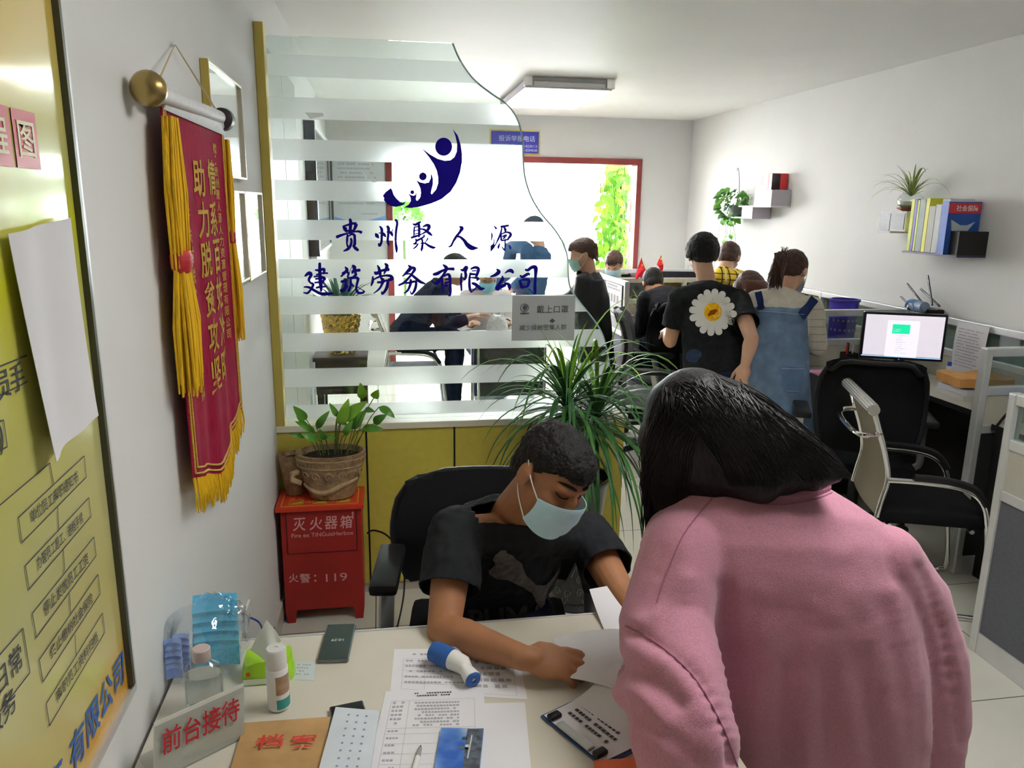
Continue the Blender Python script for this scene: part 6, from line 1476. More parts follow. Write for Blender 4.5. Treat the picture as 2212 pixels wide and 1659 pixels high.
# ================================================================ people
from mathutils.bvhtree import BVHTree
SKIN = mat('skin_tan', (0.40, 0.185, 0.09), 0.5, var=0.07, scale=18, sss=0.08)
SKINL = mat('skin_light', (0.56, 0.33, 0.22), 0.5, var=0.05, scale=18, sss=0.08)
HAIRB = mat('hair_black', (0.008, 0.007, 0.007), 0.45, spec=.35, var=0.4, scale=60, stretch=(1, 1, 0.25), bump=0.4, bscale=120)
HAIRM = mat('hair_matte_black', (0.010, 0.009, 0.009), 0.6, var=0.4, scale=80, bump=0.6, bscale=160)
HAIRBR = mat('hair_brown', (0.060, 0.028, 0.018), 0.5, var=0.4, scale=60, bump=0.5, bscale=140)
MASKB = mat('mask_sky_blue', (0.56, 0.83, 0.95), 0.75, var=0.03, scale=40)
MASKW = mat('mask_lining', (0.75, 0.78, 0.80), 0.75)
BTEE = mat('black_tee', (0.016, 0.017, 0.019), 0.85, bump=0.25, bscale=300, var=0.2, scale=30)
NAVY = mat('dark_navy_cloth', (0.012, 0.018, 0.04), 0.85, bump=0.25, bscale=200, var=0.25, scale=20)
DARK = mat('black_coat_cloth', (0.010, 0.010, 0.012), 0.6, bump=0.2, bscale=200)
JEAN = mat('dark_jeans', (0.03, 0.045, 0.09), 0.85, bump=0.25, bscale=300, var=0.2, scale=30)
SHOE = mat('shoe_dark', (0.02, 0.02, 0.022), 0.5)

def RM(x, y, z): return Matrix((x, y, z)).transposed()
def hand(wr, d, n, side, curl=0.5, s=1.0, spread=1.0, thumb=0.5):
    """palm, four unequal fingers in three bones and a side thumb; d to the fingertips, n out of the back of the hand"""
    d = V(d).normalized(); n = (V(n) - d * V(n).dot(d)).normalized(); a = d.cross(n) * side    # a = thumb side
    wr = V(wr); P = [('e', wr + d * 0.046 * s, (0.039 * s, 0.050 * s, 0.0165 * s), RM(a, d, n)), ('c', [wr - d * 0.012 * s, wr + d * 0.02 * s], [0.024 * s, 0.024 * s]),
                     ('e', wr + d * 0.03 * s + a * 0.022 * s - n * 0.006 * s, (0.017 * s, 0.028 * s, 0.015 * s), RM(a, d, n))]
    for k, (off, L, r) in enumerate(((0.029, 0.070, .0085), (0.010, 0.078, .0088), (-0.010, 0.072, .0084), (-0.028, 0.056, .0075))):
        p = wr + d * (0.088 - 0.004 * abs(k - 1)) * s + a * off * s; dd = (d + a * 0.10 * spread * (1.2 - k * 0.8)).normalized(); pts = [p - dd * 0.012 * s, p]; ang = 0
        for q, fr in enumerate((0.44, 0.31, 0.25)):
            ang += curl * (0.75, 1.0, 0.7)[q] * (1 + 0.12 * k)
            p = p + (dd * math.cos(ang) - n * math.sin(ang)) * L * fr * s; pts.append(p)
        P.append(('c', pts, [r * s, r * s, r * 0.98 * s, r * 0.92 * s, r * 0.80 * s]))
    t0 = wr + d * 0.028 * s + a * 0.030 * s - n * 0.004 * s; td = (d * 0.62 + a * (0.75 - 0.5 * thumb) - n * (0.15 + 0.5 * thumb)).normalized(); t1 = t0 + td * 0.036 * s
    t2 = t1 + (td + d * 0.35 - a * 0.25).normalized() * 0.030 * s
    P.append(('c', [t0, t1, t2], [0.0125 * s, 0.0105 * s, 0.0085 * s])); return P
def head_axes(hf, up=(0, 0, 1), roll=0.0):
    hf = V(hf).normalized(); hu = (V(up) - hf * V(up).dot(hf)).normalized(); hu = Quaternion(hf, roll) @ hu
    return hf, hu, hf.cross(hu)
def head_prims(hc, ax, s=1.0):
    hf, hu, hr = ax; R = RM(hr, hf, hu); P = []
    def e(u, f_, r, rad): P.append(('e', hc + (hu * u + hf * f_ + hr * r) * s, tuple(q * s for q in rad), R))
    e(.028, -.012, 0, (.073, .092, .084)); e(-.035, .018, 0, (.061, .070, .080)); e(-.088, .050, 0, (.030, .032, .025)); e(-.062, .035, 0, (.050, .050, .045))
    e(-.014, .088, 0, (.0115, .014, .024)); e(-.026, .096, 0, (.015, .014, .011)); e(.020, .064, 0, (.052, .024, .018)); e(-.055, .080, 0, (.023, .012, .007)); e(-.066, .078, 0, (.020, .012, .007))
    for q in (-1, 1):
        e(-.028, .052, q * .036, (.026, .030, .026)); e(-.012, -.010, q * .077, (.009, .022, .033)); e(-.004, -.004, q * .080, (.008, .017, .016))
    return P
def face_parts(t, hc, ax, s=1.0, eyes=True, brow=HAIRM):
    hf, hu, hr = ax
    for q in (-1, 1):
        f = MB(); f.tube([hc + (hu * (.030 + .004 * math.sin(PI * i / 6)) + hf * (.086 - .030 * (i / 6) ** 2) + hr * q * (.012 + .036 * i / 6)) * s for i in range(7)], [.0026 * s, .0036 * s, .0038 * s, .0036 * s, .003 * s, .0024 * s, .001 * s], 6)
        f.build('eyebrow', brow, t, smooth=True)
        f = MB(); f.tube([hc + (hu * (.004 - .005 * math.sin(PI * i / 6)) + hf * (.0835 - .020 * (i / 6) ** 2) + hr * q * (.016 + .028 * i / 6)) * s for i in range(7)], [.0012 * s] + [.0021 * s] * 5 + [.001 * s], 6)
        f.build('eyelid', mat('lash_dark', (0.02, 0.012, 0.01), 0.6), t, smooth=True)
def mask_part(t, hc, ax, s=1.0, m=None, detail=True):
    hf, hu, hr = ax
    def pt(u, v):
        a = u * 1.22; k = 1.0 + 0.07 * math.sin(PI * v) - 0.10 * v * v
        top = -.004 - .018 * abs(u) ** 1.5; bot = -.112 + .022 * abs(u) ** 2
        return hc + (hr * .0735 * math.sin(a) / .94 + hf * ((.024 + .090 * math.cos(a)) * k + .0016 * math.sin(v * 19) * (1 - abs(u))) + hu * (top + (bot - top) * v)) * s
    MB().grid(20, 18, lambda u, v: pt(2 * u - 1, v), 0.0012).build('face_mask', m or MASKB, t, smooth=True)
    if not detail: return
    for q in (-1, 1):
        ear = hc + (hr * q * .079 - hf * .022 + hu * 0.0) * s
        for v in (0.06, 0.94):
            a = pt(q, v); b = ear + hu * (.022 if v < .5 else -.030) * s
            MB().tube(spline([tuple(a), tuple(a.lerp(b, .5) + hr * q * .006 * s), tuple(b)], 4), 0.0014, 6).build('mask_strap', MASKW, t, smooth=True)
def hair_short(t, hc, ax, s=1.0, m=HAIRM, front=.050, back=-.085, side=.004, vol=1.0, amp=.006, vx=.007, name='hair', seed=0, tuft=0):
    hf, hu, hr = ax; R = RM(hr, hf, hu)
    me = blob([('e', hc + (hu * .030 - hf * .014) * s, tuple(q * s * vol for q in (.081, .100, .086)), R), ('e', hc + (hu * .058 + hf * .015) * s, tuple(q * s * vol for q in (.066, .078, .054)), R), ('e', hc + (hu * (-.02) - hf * .045) * s, (.068 * s, .062 * s, .065 * s), R)], vx * s, 2)
    inv = R.transposed()
    def keep(p):
        q = inv @ (p - hc) / s; f_ = q.y / .1
        th = back + (side - back) * min(1, max(0, (f_ + .75) / .8)) if f_ < .05 else side + (front - side) * min(1, (f_ - .05) / .55)
        return q.z > th + .008 * noise.noise(p * 60 + V((seed, 0, 0)))
    warp(me, lambda p, n: p + n * (amp * noise.noise(V((p.x * 55 + seed, p.y * 55, p.z * 20))) + amp * 0.7 * noise.noise(p * 130)))
    cut(me, keep); shell(me, 0.004)
    o = link(name, me, m, t, smooth=True)
    if tuft:
        rnd = random.Random(seed); f = MB()
        for k in range(tuft):
            a = rnd.uniform(0, 2 * PI); b = rnd.uniform(0.0, 1.25); dl = V((math.cos(a) * math.sin(b), math.sin(a) * math.sin(b), math.cos(b)))
            dw = R @ dl; p = hc + (hu * .033 - hf * .012) * s + R @ V((dl.x * .078, dl.y * .098, dl.z * .098)) * s * vol
            g = (dw + hf * 0.9 * (1 if rnd.random() < .7 else -.3) + V((rnd.uniform(-.3, .3), rnd.uniform(-.3, .3), rnd.uniform(-.1, .3)))).normalized()
            f.tube([p - dw * .004, p + g * .008 * s + dw * .002, p + g * .017 * s], [.0014, .0011, .0003], 4)
        f.build('hair_tufts', m, t, smooth=True)
    return o
def slice_off(me, c, d, r, ok=lambda p: True):
    """cut a garment cleanly across the plane (c, d), dropping what lies beyond it within r"""
    bm = bmesh.new(); bm.from_mesh(me)
    fs = [f for f in bm.faces if (f.calc_center_median() - c).length < r and ok(f.calc_center_median())]
    es = {e for f in fs for e in f.edges}; vs = {v for f in fs for v in f.verts}
    bmesh.ops.bisect_plane(bm, geom=list(vs) + list(es) + fs, plane_co=c, plane_no=d, dist=1e-5)
    bmesh.ops.delete(bm, geom=[f for f in bm.faces if (f.calc_center_median() - c).length < r and (f.calc_center_median() - c).dot(d) > 1e-5 and ok(f.calc_center_median())], context='FACES')
    lone = [v for v in bm.verts if not v.link_faces]; bmesh.ops.delete(bm, geom=lone, context='VERTS')
    bm.to_mesh(me); bm.free(); me.update(); return me
def person(name, label, J, skin, top=None, sleeve=1.0, bottom=None, vx=0.010, s=1.0, hands=None, shoes=True, group=None, collar=0.07, cloth_amp=0.006, torso=None, jacket_len=0.0, neck_r=0.052, armr=1.0, neck_tilt=0.25, spine=.72, collar_up=.010):
    t = thing(name, label, 'person', (J['pelvis'].x, J['pelvis'].y, 0.0), group=group)
    P = head_prims(J['head'], J['ax'], s); hf, hu, hr = J['ax']
    P.append(('c', [J['neck'], J['head'] - hu * .050 * s - hf * .018 * s], [neck_r * 1.08 * s, neck_r * s]))
    sp = J['neck'] - J['pelvis']; mid = (J['shL'] + J['shR']) / 2; X_ = (J['shR'] - J['shL']).normalized(); F_ = sp.normalized().cross(X_) * -1
    P.append(('c', [J['pelvis'], J['pelvis'] + sp * .5, J['pelvis'] + sp * .82], [.115 * s * spine, .105 * s * spine, .11 * s * spine])); P.append(('c', [J['shL'], mid + sp.normalized() * .02, J['shR']], [.040 * s, .05 * s, .040 * s]))
    for q in 'LR':
        sh, el, wr = J['sh' + q], J['el' + q], J['wr' + q]
        P.append(('c', [sh, sh.lerp(el, .45), el, el.lerp(wr, .28), el.lerp(wr, .75), wr], [r * s * armr for r in (.050, .046, .038, .041, .030, .0255)]))
        hp_, kn, an = J['hip' + q], J['kn' + q], J['an' + q]
        P.append(('c', [hp_, kn, an], [.078 * s, .052 * s, .038 * s]))
        h_ = (hands or {}).get(q)
        if h_: P += hand(wr, h_[0], h_[1], h_[2], h_[3] if len(h_) > 3 else .5, s, thumb=h_[4] if len(h_) > 4 else .5)
        else: P += hand(wr, (wr - el).normalized(), F_ if abs(F_.dot((wr - el).normalized())) < .8 else sp.normalized(), 1 if q == 'R' else -1, .35, s)
    link('body', blob(P, vx, 3), skin, t, smooth=True)
    fold = lambda k: (lambda p, n: p + n * (cloth_amp * noise.noise(V((p.x * 9, p.y * 9, p.z * 22)) + V((k, 0, 0))) + cloth_amp * .5 * noise.noise(p * 45)))
    if top is not None:
        w_ = torso or (.178, .165, .180, .165)
        secs = [(J['pelvis'] - sp.normalized() * (0.02 + jacket_len), X_, F_, w_[0] * s, .128 * s), (J['pelvis'] + sp * .30, X_, F_, w_[1] * s, .118 * s), (J['pelvis'] + sp * .62, X_, F_, w_[2] * s, .125 * s), (J['pelvis'] + sp * .86, X_, F_, w_[3] * s, .100 * s), (J['neck'], X_, F_, .085 * s, .075 * s)]
        Q = [('l', secs), ('c', [J['shL'], mid + sp.normalized() * .035 * s, J['shR']], [.064 * s, .078 * s, .064 * s])]
        for q in 'LR':
            sh, el, wr = J['sh' + q], J['el' + q], J['wr' + q]
            if sleeve > 1.0: Q.append(('c', [sh, el, el.lerp(wr, sleeve - 1.0)], [.068 * s, .058 * s, .046 * s]))
            else: Q.append(('c', [sh, sh.lerp(el, sleeve + .12)], [.068 * s, .072 * s]))
        me = blob(Q, max(vx, .007), 4); warp(me, fold(1.3))
        for q in 'LR':
            sh, el, wr = J['sh' + q], J['el' + q], J['wr' + q]
            a, b = (el, wr) if sleeve > 1.0 else (sh, el); k = sleeve - 1.0 if sleeve > 1.0 else sleeve
            c0, ad = a.lerp(b, k), (b - a).normalized(); slice_off(me, c0, ad, .155 * s, lambda p: ((p - c0) - ad * (p - c0).dot(ad)).length < .098 * s)
        nd = (J['head'] - J['neck']).normalized(); slice_off(me, J['neck'] + nd * collar_up, (nd + F_ * neck_tilt).normalized(), collar * 2.1 * s)
        def off_arm(p):
            for q in 'LR':
                for a, b in ((J['sh' + q], J['el' + q]), (J['el' + q], J['wr' + q])):
                    d = b - a; u = max(0, min(1, (p - a).dot(d) / max(d.length_squared, 1e-9)))
                    if (p - a - d * u).length < .085 * s: return False
            return True
        slice_off(me, J['pelvis'] - sp.normalized() * (0.01 + jacket_len), -sp.normalized(), .26 * s, off_arm if sleeve > 1.0 else lambda p: True)
        shell(me, .003); J['shirt'] = link('shirt', me, top, t, smooth=True)
    if bottom is not None:
        Q = [('e', J['pelvis'] - V((0, 0, .02)), (.165 * s, .125 * s, .12 * s), RM(V((X_.x, X_.y, 0)).normalized(), V((0, 0, 1)).cross(V((X_.x, X_.y, 0)).normalized()), V((0, 0, 1))))]
        for q in 'LR': Q.append(('c', [J['hip' + q], J['kn' + q], J['an' + q]], [.095 * s, .072 * s, .058 * s]))
        me = blob(Q, max(vx, .009), 4); warp(me, fold(4.1)); link('trousers', me, bottom, t, smooth=True)
    if shoes:
        for q in 'LR':
            an = J['an' + q]; d = J.get('toe', V((F_.x, F_.y, 0))).normalized()
            me = blob([('e', V((an.x, an.y, .045)) + d * .01, (.042, .06, .045), RM(V((d.y, -d.x, 0)), d, V((0, 0, 1)))), ('e', V((an.x, an.y, .034)) + d * .09, (.044, .09, .034), RM(V((d.y, -d.x, 0)), d, V((0, 0, 1))))], .008, 2)
            link('shoe', me, SHOE, t, smooth=True)
    return t
def pose(x, y, yaw, h=1.68, lean=0.1, seat=None, head=None, hf=None, roll=0.0, twist=0.0):
    k = h / 1.72; F_ = V((-math.sin(yaw), math.cos(yaw), 0)); R_ = V((F_.y, -F_.x, 0)); U_ = V((0, 0, 1)); J = {}
    J['pelvis'] = V((x, y, seat + .09 if seat else .93 * k)); S = U_ * math.cos(lean) + F_ * math.sin(lean); J['neck'] = J['pelvis'] + S * .50 * k
    Rt = (Quaternion(S, twist) @ R_)
    for q, sg in (('L', -1), ('R', 1)):
        J['sh' + q] = J['neck'] - S * .045 * k + Rt * sg * .178 * k; J['hip' + q] = J['pelvis'] + R_ * sg * .09 * k - U_ * .03
        if seat: J['kn' + q] = J['hip' + q] + F_ * .42 * k + U_ * .0; J['an' + q] = V((J['kn' + q].x, J['kn' + q].y, .09)) - F_ * .03
        else: J['kn' + q] = J['hip' + q] + V((0, 0, -.43 * k)) + F_ * .02; J['an' + q] = V((J['hip' + q].x, J['hip' + q].y, .09))
        J['el' + q] = J['sh' + q] - U_ * .27 * k + F_ * .03 + R_ * sg * .03; J['wr' + q] = J['el' + q] + F_ * .17 * k - U_ * .13 * k
    J['ax'] = head_axes(hf or F_, roll=roll); J['head'] = head if head is not None else J['neck'] + (S + F_ * .25).normalized() * .165 * k
    J['F'] = F_; J['R'] = R_; J['toe'] = F_; return J
def bvh_of(*objs):
    vs, fs = [], []
    for o in objs:
        k = len(vs); m = WM[o]; vs += [m @ v.co for v in o.data.vertices]; fs += [[i + k for i in p.vertices] for p in o.data.polygons]
    return BVHTree.FromPolygons(vs, fs)
def ray_on(b, x, y, off=0.0018):
    d = (at(x, y, 1, 1.0) - EYE).normalized() if True else None
    r = b.ray_cast(EYE, d)
    if r[0] is None: return None
    n = r[1] if r[1].dot(d) < 0 else -r[1]
    return r[0] + n * off
def decal(name, polys, b, m, parent, off=0.0018, cuts=2, label=None):
    """a print or sewn patch laid onto a garment: outlines draped over its surface"""
    f = MB()
    for poly in polys:
        bm = bmesh.new(); vs = [bm.verts.new((x, y, 0)) for x, y in poly]; bm.faces.new(vs)
        bmesh.ops.triangulate(bm, faces=bm.faces[:]); 
        if cuts: bmesh.ops.subdivide_edges(bm, edges=bm.edges[:], cuts=cuts, use_grid_fill=True)
        bmesh.ops.triangulate(bm, faces=bm.faces[:]); bm.verts.index_update()
        P = [ray_on(b, v.co.x, v.co.y, off) for v in bm.verts]
        idx = {}; out = []
        for i, p in enumerate(P):
            if p is not None: idx[i] = len(out); out.append(p)
        f._add(out, [tuple(idx[v.index] for v in q.verts) for q in bm.faces if all(v.index in idx for v in q.verts)]); bm.free()
    return f.build(name, m, parent, smooth=True, recalc=False)
def decal_text(name, body, x, y, w, h, b, m, parent, bold=.02, rot=0.0, off=.0018):
    vs, fs, x0, x1, y0, y1 = text_faces(body, bold, 0.0); ca, sa = math.cos(rot), math.sin(rot); P = []
    for p in vs:
        u, v = ((p.x - x0) / (x1 - x0) - .5) * w, (.5 - (p.y - y0) / (y1 - y0)) * h; P.append(ray_on(b, x + ca * u - sa * v, y + sa * u + ca * v, off))
    idx, out = {}, []
    for i, p in enumerate(P):
        if p is not None: idx[i] = len(out); out.append(p)
    f = MB(); f._add(out, [tuple(idx[i] for i in q) for q in fs if all(i in idx for i in q)]); return f.build(name, m, parent, recalc=False)

# ---------------------------------------------------------------- the seated man at the reception desk
J = pose(MC[0] + 0.0, MC[1] - 0.02, PI, 1.72, .45, seat=.46)
J['head'] = at(1194, 1022, 1, 1.66); J['ax'] = head_axes((0.38, -0.78, -0.48), roll=-0.24)
J['shR'] = at(985, 1150, 1, 1.74); J['shL'] = at(1272, 1158, 1, 1.90); J['neck'] = at(1108, 1112, 1, 1.80)
J['elR'] = at(958, 1362, 1, 1.565); J['wrR'] = at(1134, 1422, 1, 1.365)
J['elL'] = at(1340, 1282, 1, 1.70); J['wrL'] = at(1432, 1392, 1, 1.47)
for q in 'LR': J['kn' + q].z = .50; J['hip' + q].z = .54
hn = {'R': ((0.80, -0.16, -0.10), (0.0, -0.55, 0.9), -1, .55, .8), 'L': ((0.6, -0.8, -0.05), (0, 0.1, 1), 1, .3, .3)}
# hand sides: thumb of the photographed hand lies on the far, upper edge
man = person('person', 'seated man in black printed T-shirt and blue face mask handing over papers', J, SKIN, mat('charcoal_tee', (0.022, 0.024, 0.027), 0.85, bump=0.25, bscale=300, var=0.2, scale=30), .60, NAVY, vx=.0042, hands=hn, collar=.062, cloth_amp=.007, collar_up=.030, neck_tilt=.45)
face_parts(man, J['head'], J['ax']); mask_part(man, J['head'], J['ax'])
hair_short(man, J['head'], J['ax'], 1.0, HAIRM, front=.050, back=-.07, side=.012, vol=.985, amp=.0045, vx=.004, tuft=0, seed=3)
bv = bvh_of(J['shirt']); CATS = [(650,1020),(690,985),(675,950),(690,925),(720,900),(728,912),(750,898),(758,915),(800,935),(845,980),(870,1050),(930,1108),(985,1108),(1040,1050),(1060,1010),(1050,1050),(1012,1112),(992,1150),(980,1190),(978,1220),(1000,1255),(985,1270),(950,1245),(925,1200),(905,1150),(820,1110),(795,1062),(760,1080),(700,1075),(655,1045),(665,1035),(720,1008),(712,992),(690,1000)]
GPR = mat('grey_shirt_print', (0.13, 0.115, 0.105), 0.8, var=.3, scale=60)
decal('shirt_print', [[(820 + x / 2.765, 860 + y / 2.765) for x, y in CATS]], bv, GPR, man, .006, 4)
decal_text('shirt_lettering', 'PUMA', 1100, 1333, 172, 52, bv, mat('dark_grey_shirt_print', (0.085, 0.078, 0.074), 0.8), man, bold=.03, rot=-.06, off=.006)
# paper in the man's hand
c = [J['wrR'] + V((0.07, 0.05, 0.02)), J['wrR'] + V((0.30, 0.03, 0.035)), J['wrR'] + V((0.33, -0.20, -0.010)), J['wrR'] + V((0.10, -0.13, 0.0))]
c = [at(1196, 1378, 2, .795), at(1420, 1372, 2, .800), at(1400, 1520, 2, .775), at(1215, 1462, 2, .785)]
f = MB(); f.grid(14, 14, lambda u, v: c[0].lerp(c[1], u).lerp(c[3].lerp(c[2], u), v) + V((0, 0, .018 * math.sin(u * 3.0) * (1 - v * .5))), .0006)
tag(f.build('held_sheet', PAPER, None, smooth=True), "white sheet held in the seated man's near hand above the clipboard", 'paper')

# ---------------------------------------------------------------- the woman in the pink sweater
PINKC = mat('pink_sweatshirt', (0.56, 0.255, 0.345), 0.95, bump=0.18, bscale=420, var=0.10, scale=260, sheen=0.25)
J = pose(0.92, 1.27, -.1, 1.60, .15)
J['head'] = at(1530, 955, 1, 1.36); J['ax'] = head_axes((-0.55, 0.72, -0.60), roll=-.25); J['neck'] = at(1680, 1085, 1, 1.31)
J['shL'] = at(1500, 1200, 1, 1.27); J['shR'] = at(1885, 1225, 1, 1.23); J['pelvis'] = V((.92, 1.27, .78))
J['elL'] = at(1462, 1500, 1, 1.10); J['wrL'] = at(1480, 1520, 2, .80); J['elR'] = at(1995, 1560, 1, 1.255); J['wrR'] = V((.675, 1.44, .805))
for q, sg in (('L', -1), ('R', 1)): J['hip' + q] = J['pelvis'] + V((.09 * sg, 0, -.03)); J['kn' + q] = V((J['hip' + q].x, 1.26, .42)); J['an' + q] = V((J['hip' + q].x, 1.22, .09))
wm = person('person', 'woman in a loose pink sweatshirt leaning over the desk with her back to us', J, SKINL, None, 1.0, JEAN, vx=.006, spine=.6, armr=.8, hands={'L': ((.1, 1, -.1), (0, 0, 1), -1, .4), 'R': ((-1, .35, -.08), (0, 0, 1), 1, .4)})
def sec(cx, y, hw, Y, ry=.125, back=.105):
    p = at(cx, y, 1, Y); d = (p - EYE).dot(fwd); return (p + V((0, back, -.02)), V((.985, -.17, 0)), V((.13, .86, -.40)).normalized(), hw * d / F_PX, ry)
SEC = [sec(1815, 1790, 250, 1.145, .13), sec(1813, 1700, 260, 1.14, .14), sec(1806, 1600, 266, 1.135, .14), sec(1790, 1500, 284, 1.135, .14), sec(1765, 1400, 296, 1.14, .138), sec(1742, 1300, 302, 1.152, .134), sec(1722, 1215, 296, 1.168, .126), sec(1712, 1150, 262, 1.188, .112), sec(1700, 1098, 195, 1.208, .085), sec(1692, 1060, 135, 1.225, .066)]
Q = [('l', SEC[::-1], 2.3)]
shl, shr = at(1480, 1190, 1, 1.25), at(1915, 1205, 1, 1.20)
Q.append(('c', [shl, at(1437, 1345, 1, 1.19), at(1462, 1470, 1, 1.10), at(1478, 1585, 1, 1.04), at(1490, 1660, 1, 1.02)], [.080, .083, .090, .092, .085]))
Q.append(('c', [at(1420, 1500, 1, 1.10), at(1385, 1490, 1, 1.12), at(1372, 1475, 1, 1.15)], [.062, .046, .035]))
Q.append(('c', [at(1478, 1585, 1, 1.04), at(1500, 1560, 1, 1.22)], [.085, .07]))
Q.append(('c', [at(1400, 1360, 1, 1.19), at(1378, 1372, 1, 1.18)], [.040, .030]))
Q.append(('c', [shr, at(1965, 1300, 1, 1.23), at(1992, 1420, 1, 1.24), at(2002, 1540, 1, 1.25), at(1994, 1640, 1, 1.26), V((.86, 1.36, .80)), V((.74, 1.42, .815))], [.062, .076, .083, .084, .076, .062, .045]))
me = blob(Q, .007, 6)
def to_px(p):
    q = p - EYE; z = q.dot(fwd); return CX + F_PX * q.dot(right) / z, CY + F_PX * q.dot(down) / z
FOLDS = [((1590, 1650), (1500, 1460), (1352, 1352), 9, -.010), ((1590, 1659), (1580, 1480), (1560, 1270), 14, -.012), ((1640, 1659), (1640, 1520), (1655, 1380), 22, .007), ((1745, 1659), (1740, 1520), (1760, 1400), 20, .009), ((1700, 1659), (1690, 1560), (1700, 1450), 16, -.007), ((1850, 1659), (1830, 1500), (1800, 1330), 22, .009), ((1800, 1659), (1790, 1550), (1780, 1450), 16, -.007), ((1940, 1659), (1905, 1480), (1850, 1300), 24, .008), ((2000, 1600), (1975, 1450), (1930, 1280), 18, .008), ((1900, 1659), (1880, 1560), (1850, 1420), 16, -.006),
         ((2075, 1600), (2040, 1380), (1990, 1230), 9, -.009), ((1560, 1600), (1500, 1350), (1478, 1180), 26, .006), ((1340, 1440), (1400, 1470), (1470, 1520), 12, -.010), ((1335, 1500), (1380, 1500), (1430, 1560), 12, .008), ((1395, 1560), (1440, 1590), (1500, 1640), 14, -.008), ((1350, 1350), (1420, 1330), (1480, 1250), 12, .007), ((1370, 1400), (1450, 1440), (1520, 1540), 16, .007), ((1420, 1240), (1450, 1180), (1540, 1075), 7, -.004)]
FS = [(spline([a, b, c], 8), w_, am) for a, b, c, w_, am in FOLDS]
def fold(p, n):
    d = 0.0
    if n.dot(fwd) < .35:
        x, y = to_px(p)
        for pts, w_, am in FS:
            if abs(x - pts[8][0]) > 260 or abs(y - pts[8][1]) > 330: continue
            b_ = min((x - a) ** 2 + (y - c_) ** 2 for a, c_ in pts); d += am * math.exp(-b_ / (2.6 * w_ * w_)) * .8
    return p + n * (d + .0035 * noise.noise(p * 11) + .0015 * noise.noise(p * 34))
warp(me, fold)
nk = J['neck']; cpx = [(1540, 1048), (1570, 1062), (1630, 1074), (1690, 1077), (1750, 1068), (1805, 1048), (1842, 1026)]
sw = link('sweatshirt', me, PINKC, wm, smooth=True)
bv = bvh_of(sw); RIB = mat('pink_rib', (0.54, 0.24, 0.33), 0.95, bump=.5, bscale=260)
f = MB(); pts = [ray_on(bv, x, y, .001) for x, y in spline(cpx, 6)]; f.tube([p for p in pts if p], .011, 10, flat=.55, up=(0, 0, 1)); f.build('collar', RIB, wm, smooth=True)
f = MB(); pts = [ray_on(bv, x, y + 13, .0006) for x, y in spline(cpx, 6)]; f.tube([p for p in pts if p], .0012, 6); f.build('collar_seam', mat('pink_seam', (0.40, 0.16, 0.25), .9), wm)
f = MB()
for line in (((1352, 1352), (1420, 1390), (1500, 1465), (1560, 1570), (1592, 1655)), ((1540, 1075), (1480, 1150), (1440, 1240), (1420, 1300))):
    pts = [ray_on(bv, x, y, .0012) for x, y in spline(list(line), 24)]; f.tube([p for p in pts if p], .0013, 6)
f.build('sleeve_seam', mat('pink_seam', (0.40, 0.16, 0.25), .9), wm)
# long straight hair
hc = J['head']
Q = [('e', hc, (.112, .122, .118)), ('c', [at(1500, 905, 1, 1.34), at(1590, 945, 1, 1.31), at(1680, 985, 1, 1.26), at(1755, 1010, 1, 1.22), at(1800, 1022, 1, 1.20)], [.098, .098, .074, .045, .020]),
     ('c', [at(1475, 950, 1, 1.36), at(1448, 1040, 1, 1.36), at(1446, 1105, 1, 1.35), at(1452, 1150, 1, 1.34)], [.085, .060, .036, .016]), ('c', [at(1560, 1000, 1, 1.30), at(1640, 1035, 1, 1.24)], [.07, .045])]
me = blob(Q, .007, 5); warp(me, lambda p, n: p + n * (.004 * noise.noise(p * 20)))
hr_ = link('hair', me, HAIRB, wm, smooth=True); bv = bvh_of(hr_)
rnd = random.Random(5); f = MB(); SM = mat('hair_strand', (0.008, 0.007, 0.007), .42, var=.4, scale=30, spec=.35)
for k in range(900):
    if rnd.random() < .62:
        s0 = (rnd.uniform(1440, 1600), rnd.uniform(815, 900)); e0 = (rnd.uniform(1575, 1838), 0); e0 = (e0[0], 1046 - .11 * max(0, e0[0] - 1680) + rnd.uniform(-14, 6))
        q = (s0[0] * .5 + e0[0] * .5 + rnd.uniform(-8, 20), s0[1] * .58 + e0[1] * .42 - rnd.uniform(-10, 30)); t0 = rnd.uniform(0, .35)
    else:
        s0 = (rnd.uniform(1425, 1540), rnd.uniform(815, 905)); e0 = (rnd.uniform(1386, 1475), rnd.uniform(1020, 1172)); 
        q = (min(s0[0], e0[0]) - 6 + rnd.uniform(-16, 26), (s0[1] + e0[1]) / 2 - 15); t0 = rnd.uniform(0, .4)
    pts = []; last = None
    for i in range(11):
        t = t0 + (1 - t0) * i / 10; x = (1 - t) ** 2 * s0[0] + 2 * t * (1 - t) * q[0] + t * t * e0[0]; y = (1 - t) ** 2 * s0[1] + 2 * t * (1 - t) * q[1] + t * t * e0[1]
        p = ray_on(bv, x, y, rnd.uniform(.001, .004))
        if p is None: p = at(x, y, 1, last.y if last else 1.33)
        if last and (p - last).length > .08: break
        pts.append(p); last = p
    if len(pts) > 3: f.tube(pts, [.0011] * (len(pts) - 1) + [.0004], 4)
for k in range(26):                                              # loose wisps at the left ends
    a = (rnd.uniform(1386, 1440), rnd.uniform(1000, 1090)); e = (a[0] + rnd.uniform(0, 45), rnd.uniform(1130, 1185))
    f.tube([at(a[0] + (e[0] - a[0]) * t / 5 - 6 * math.sin(t), a[1] + (e[1] - a[1]) * t / 5, 1, 1.34) for t in range(6)], [.0009] * 5 + [.0003], 4)
f.build('hair_strands', SM, wm, smooth=True)

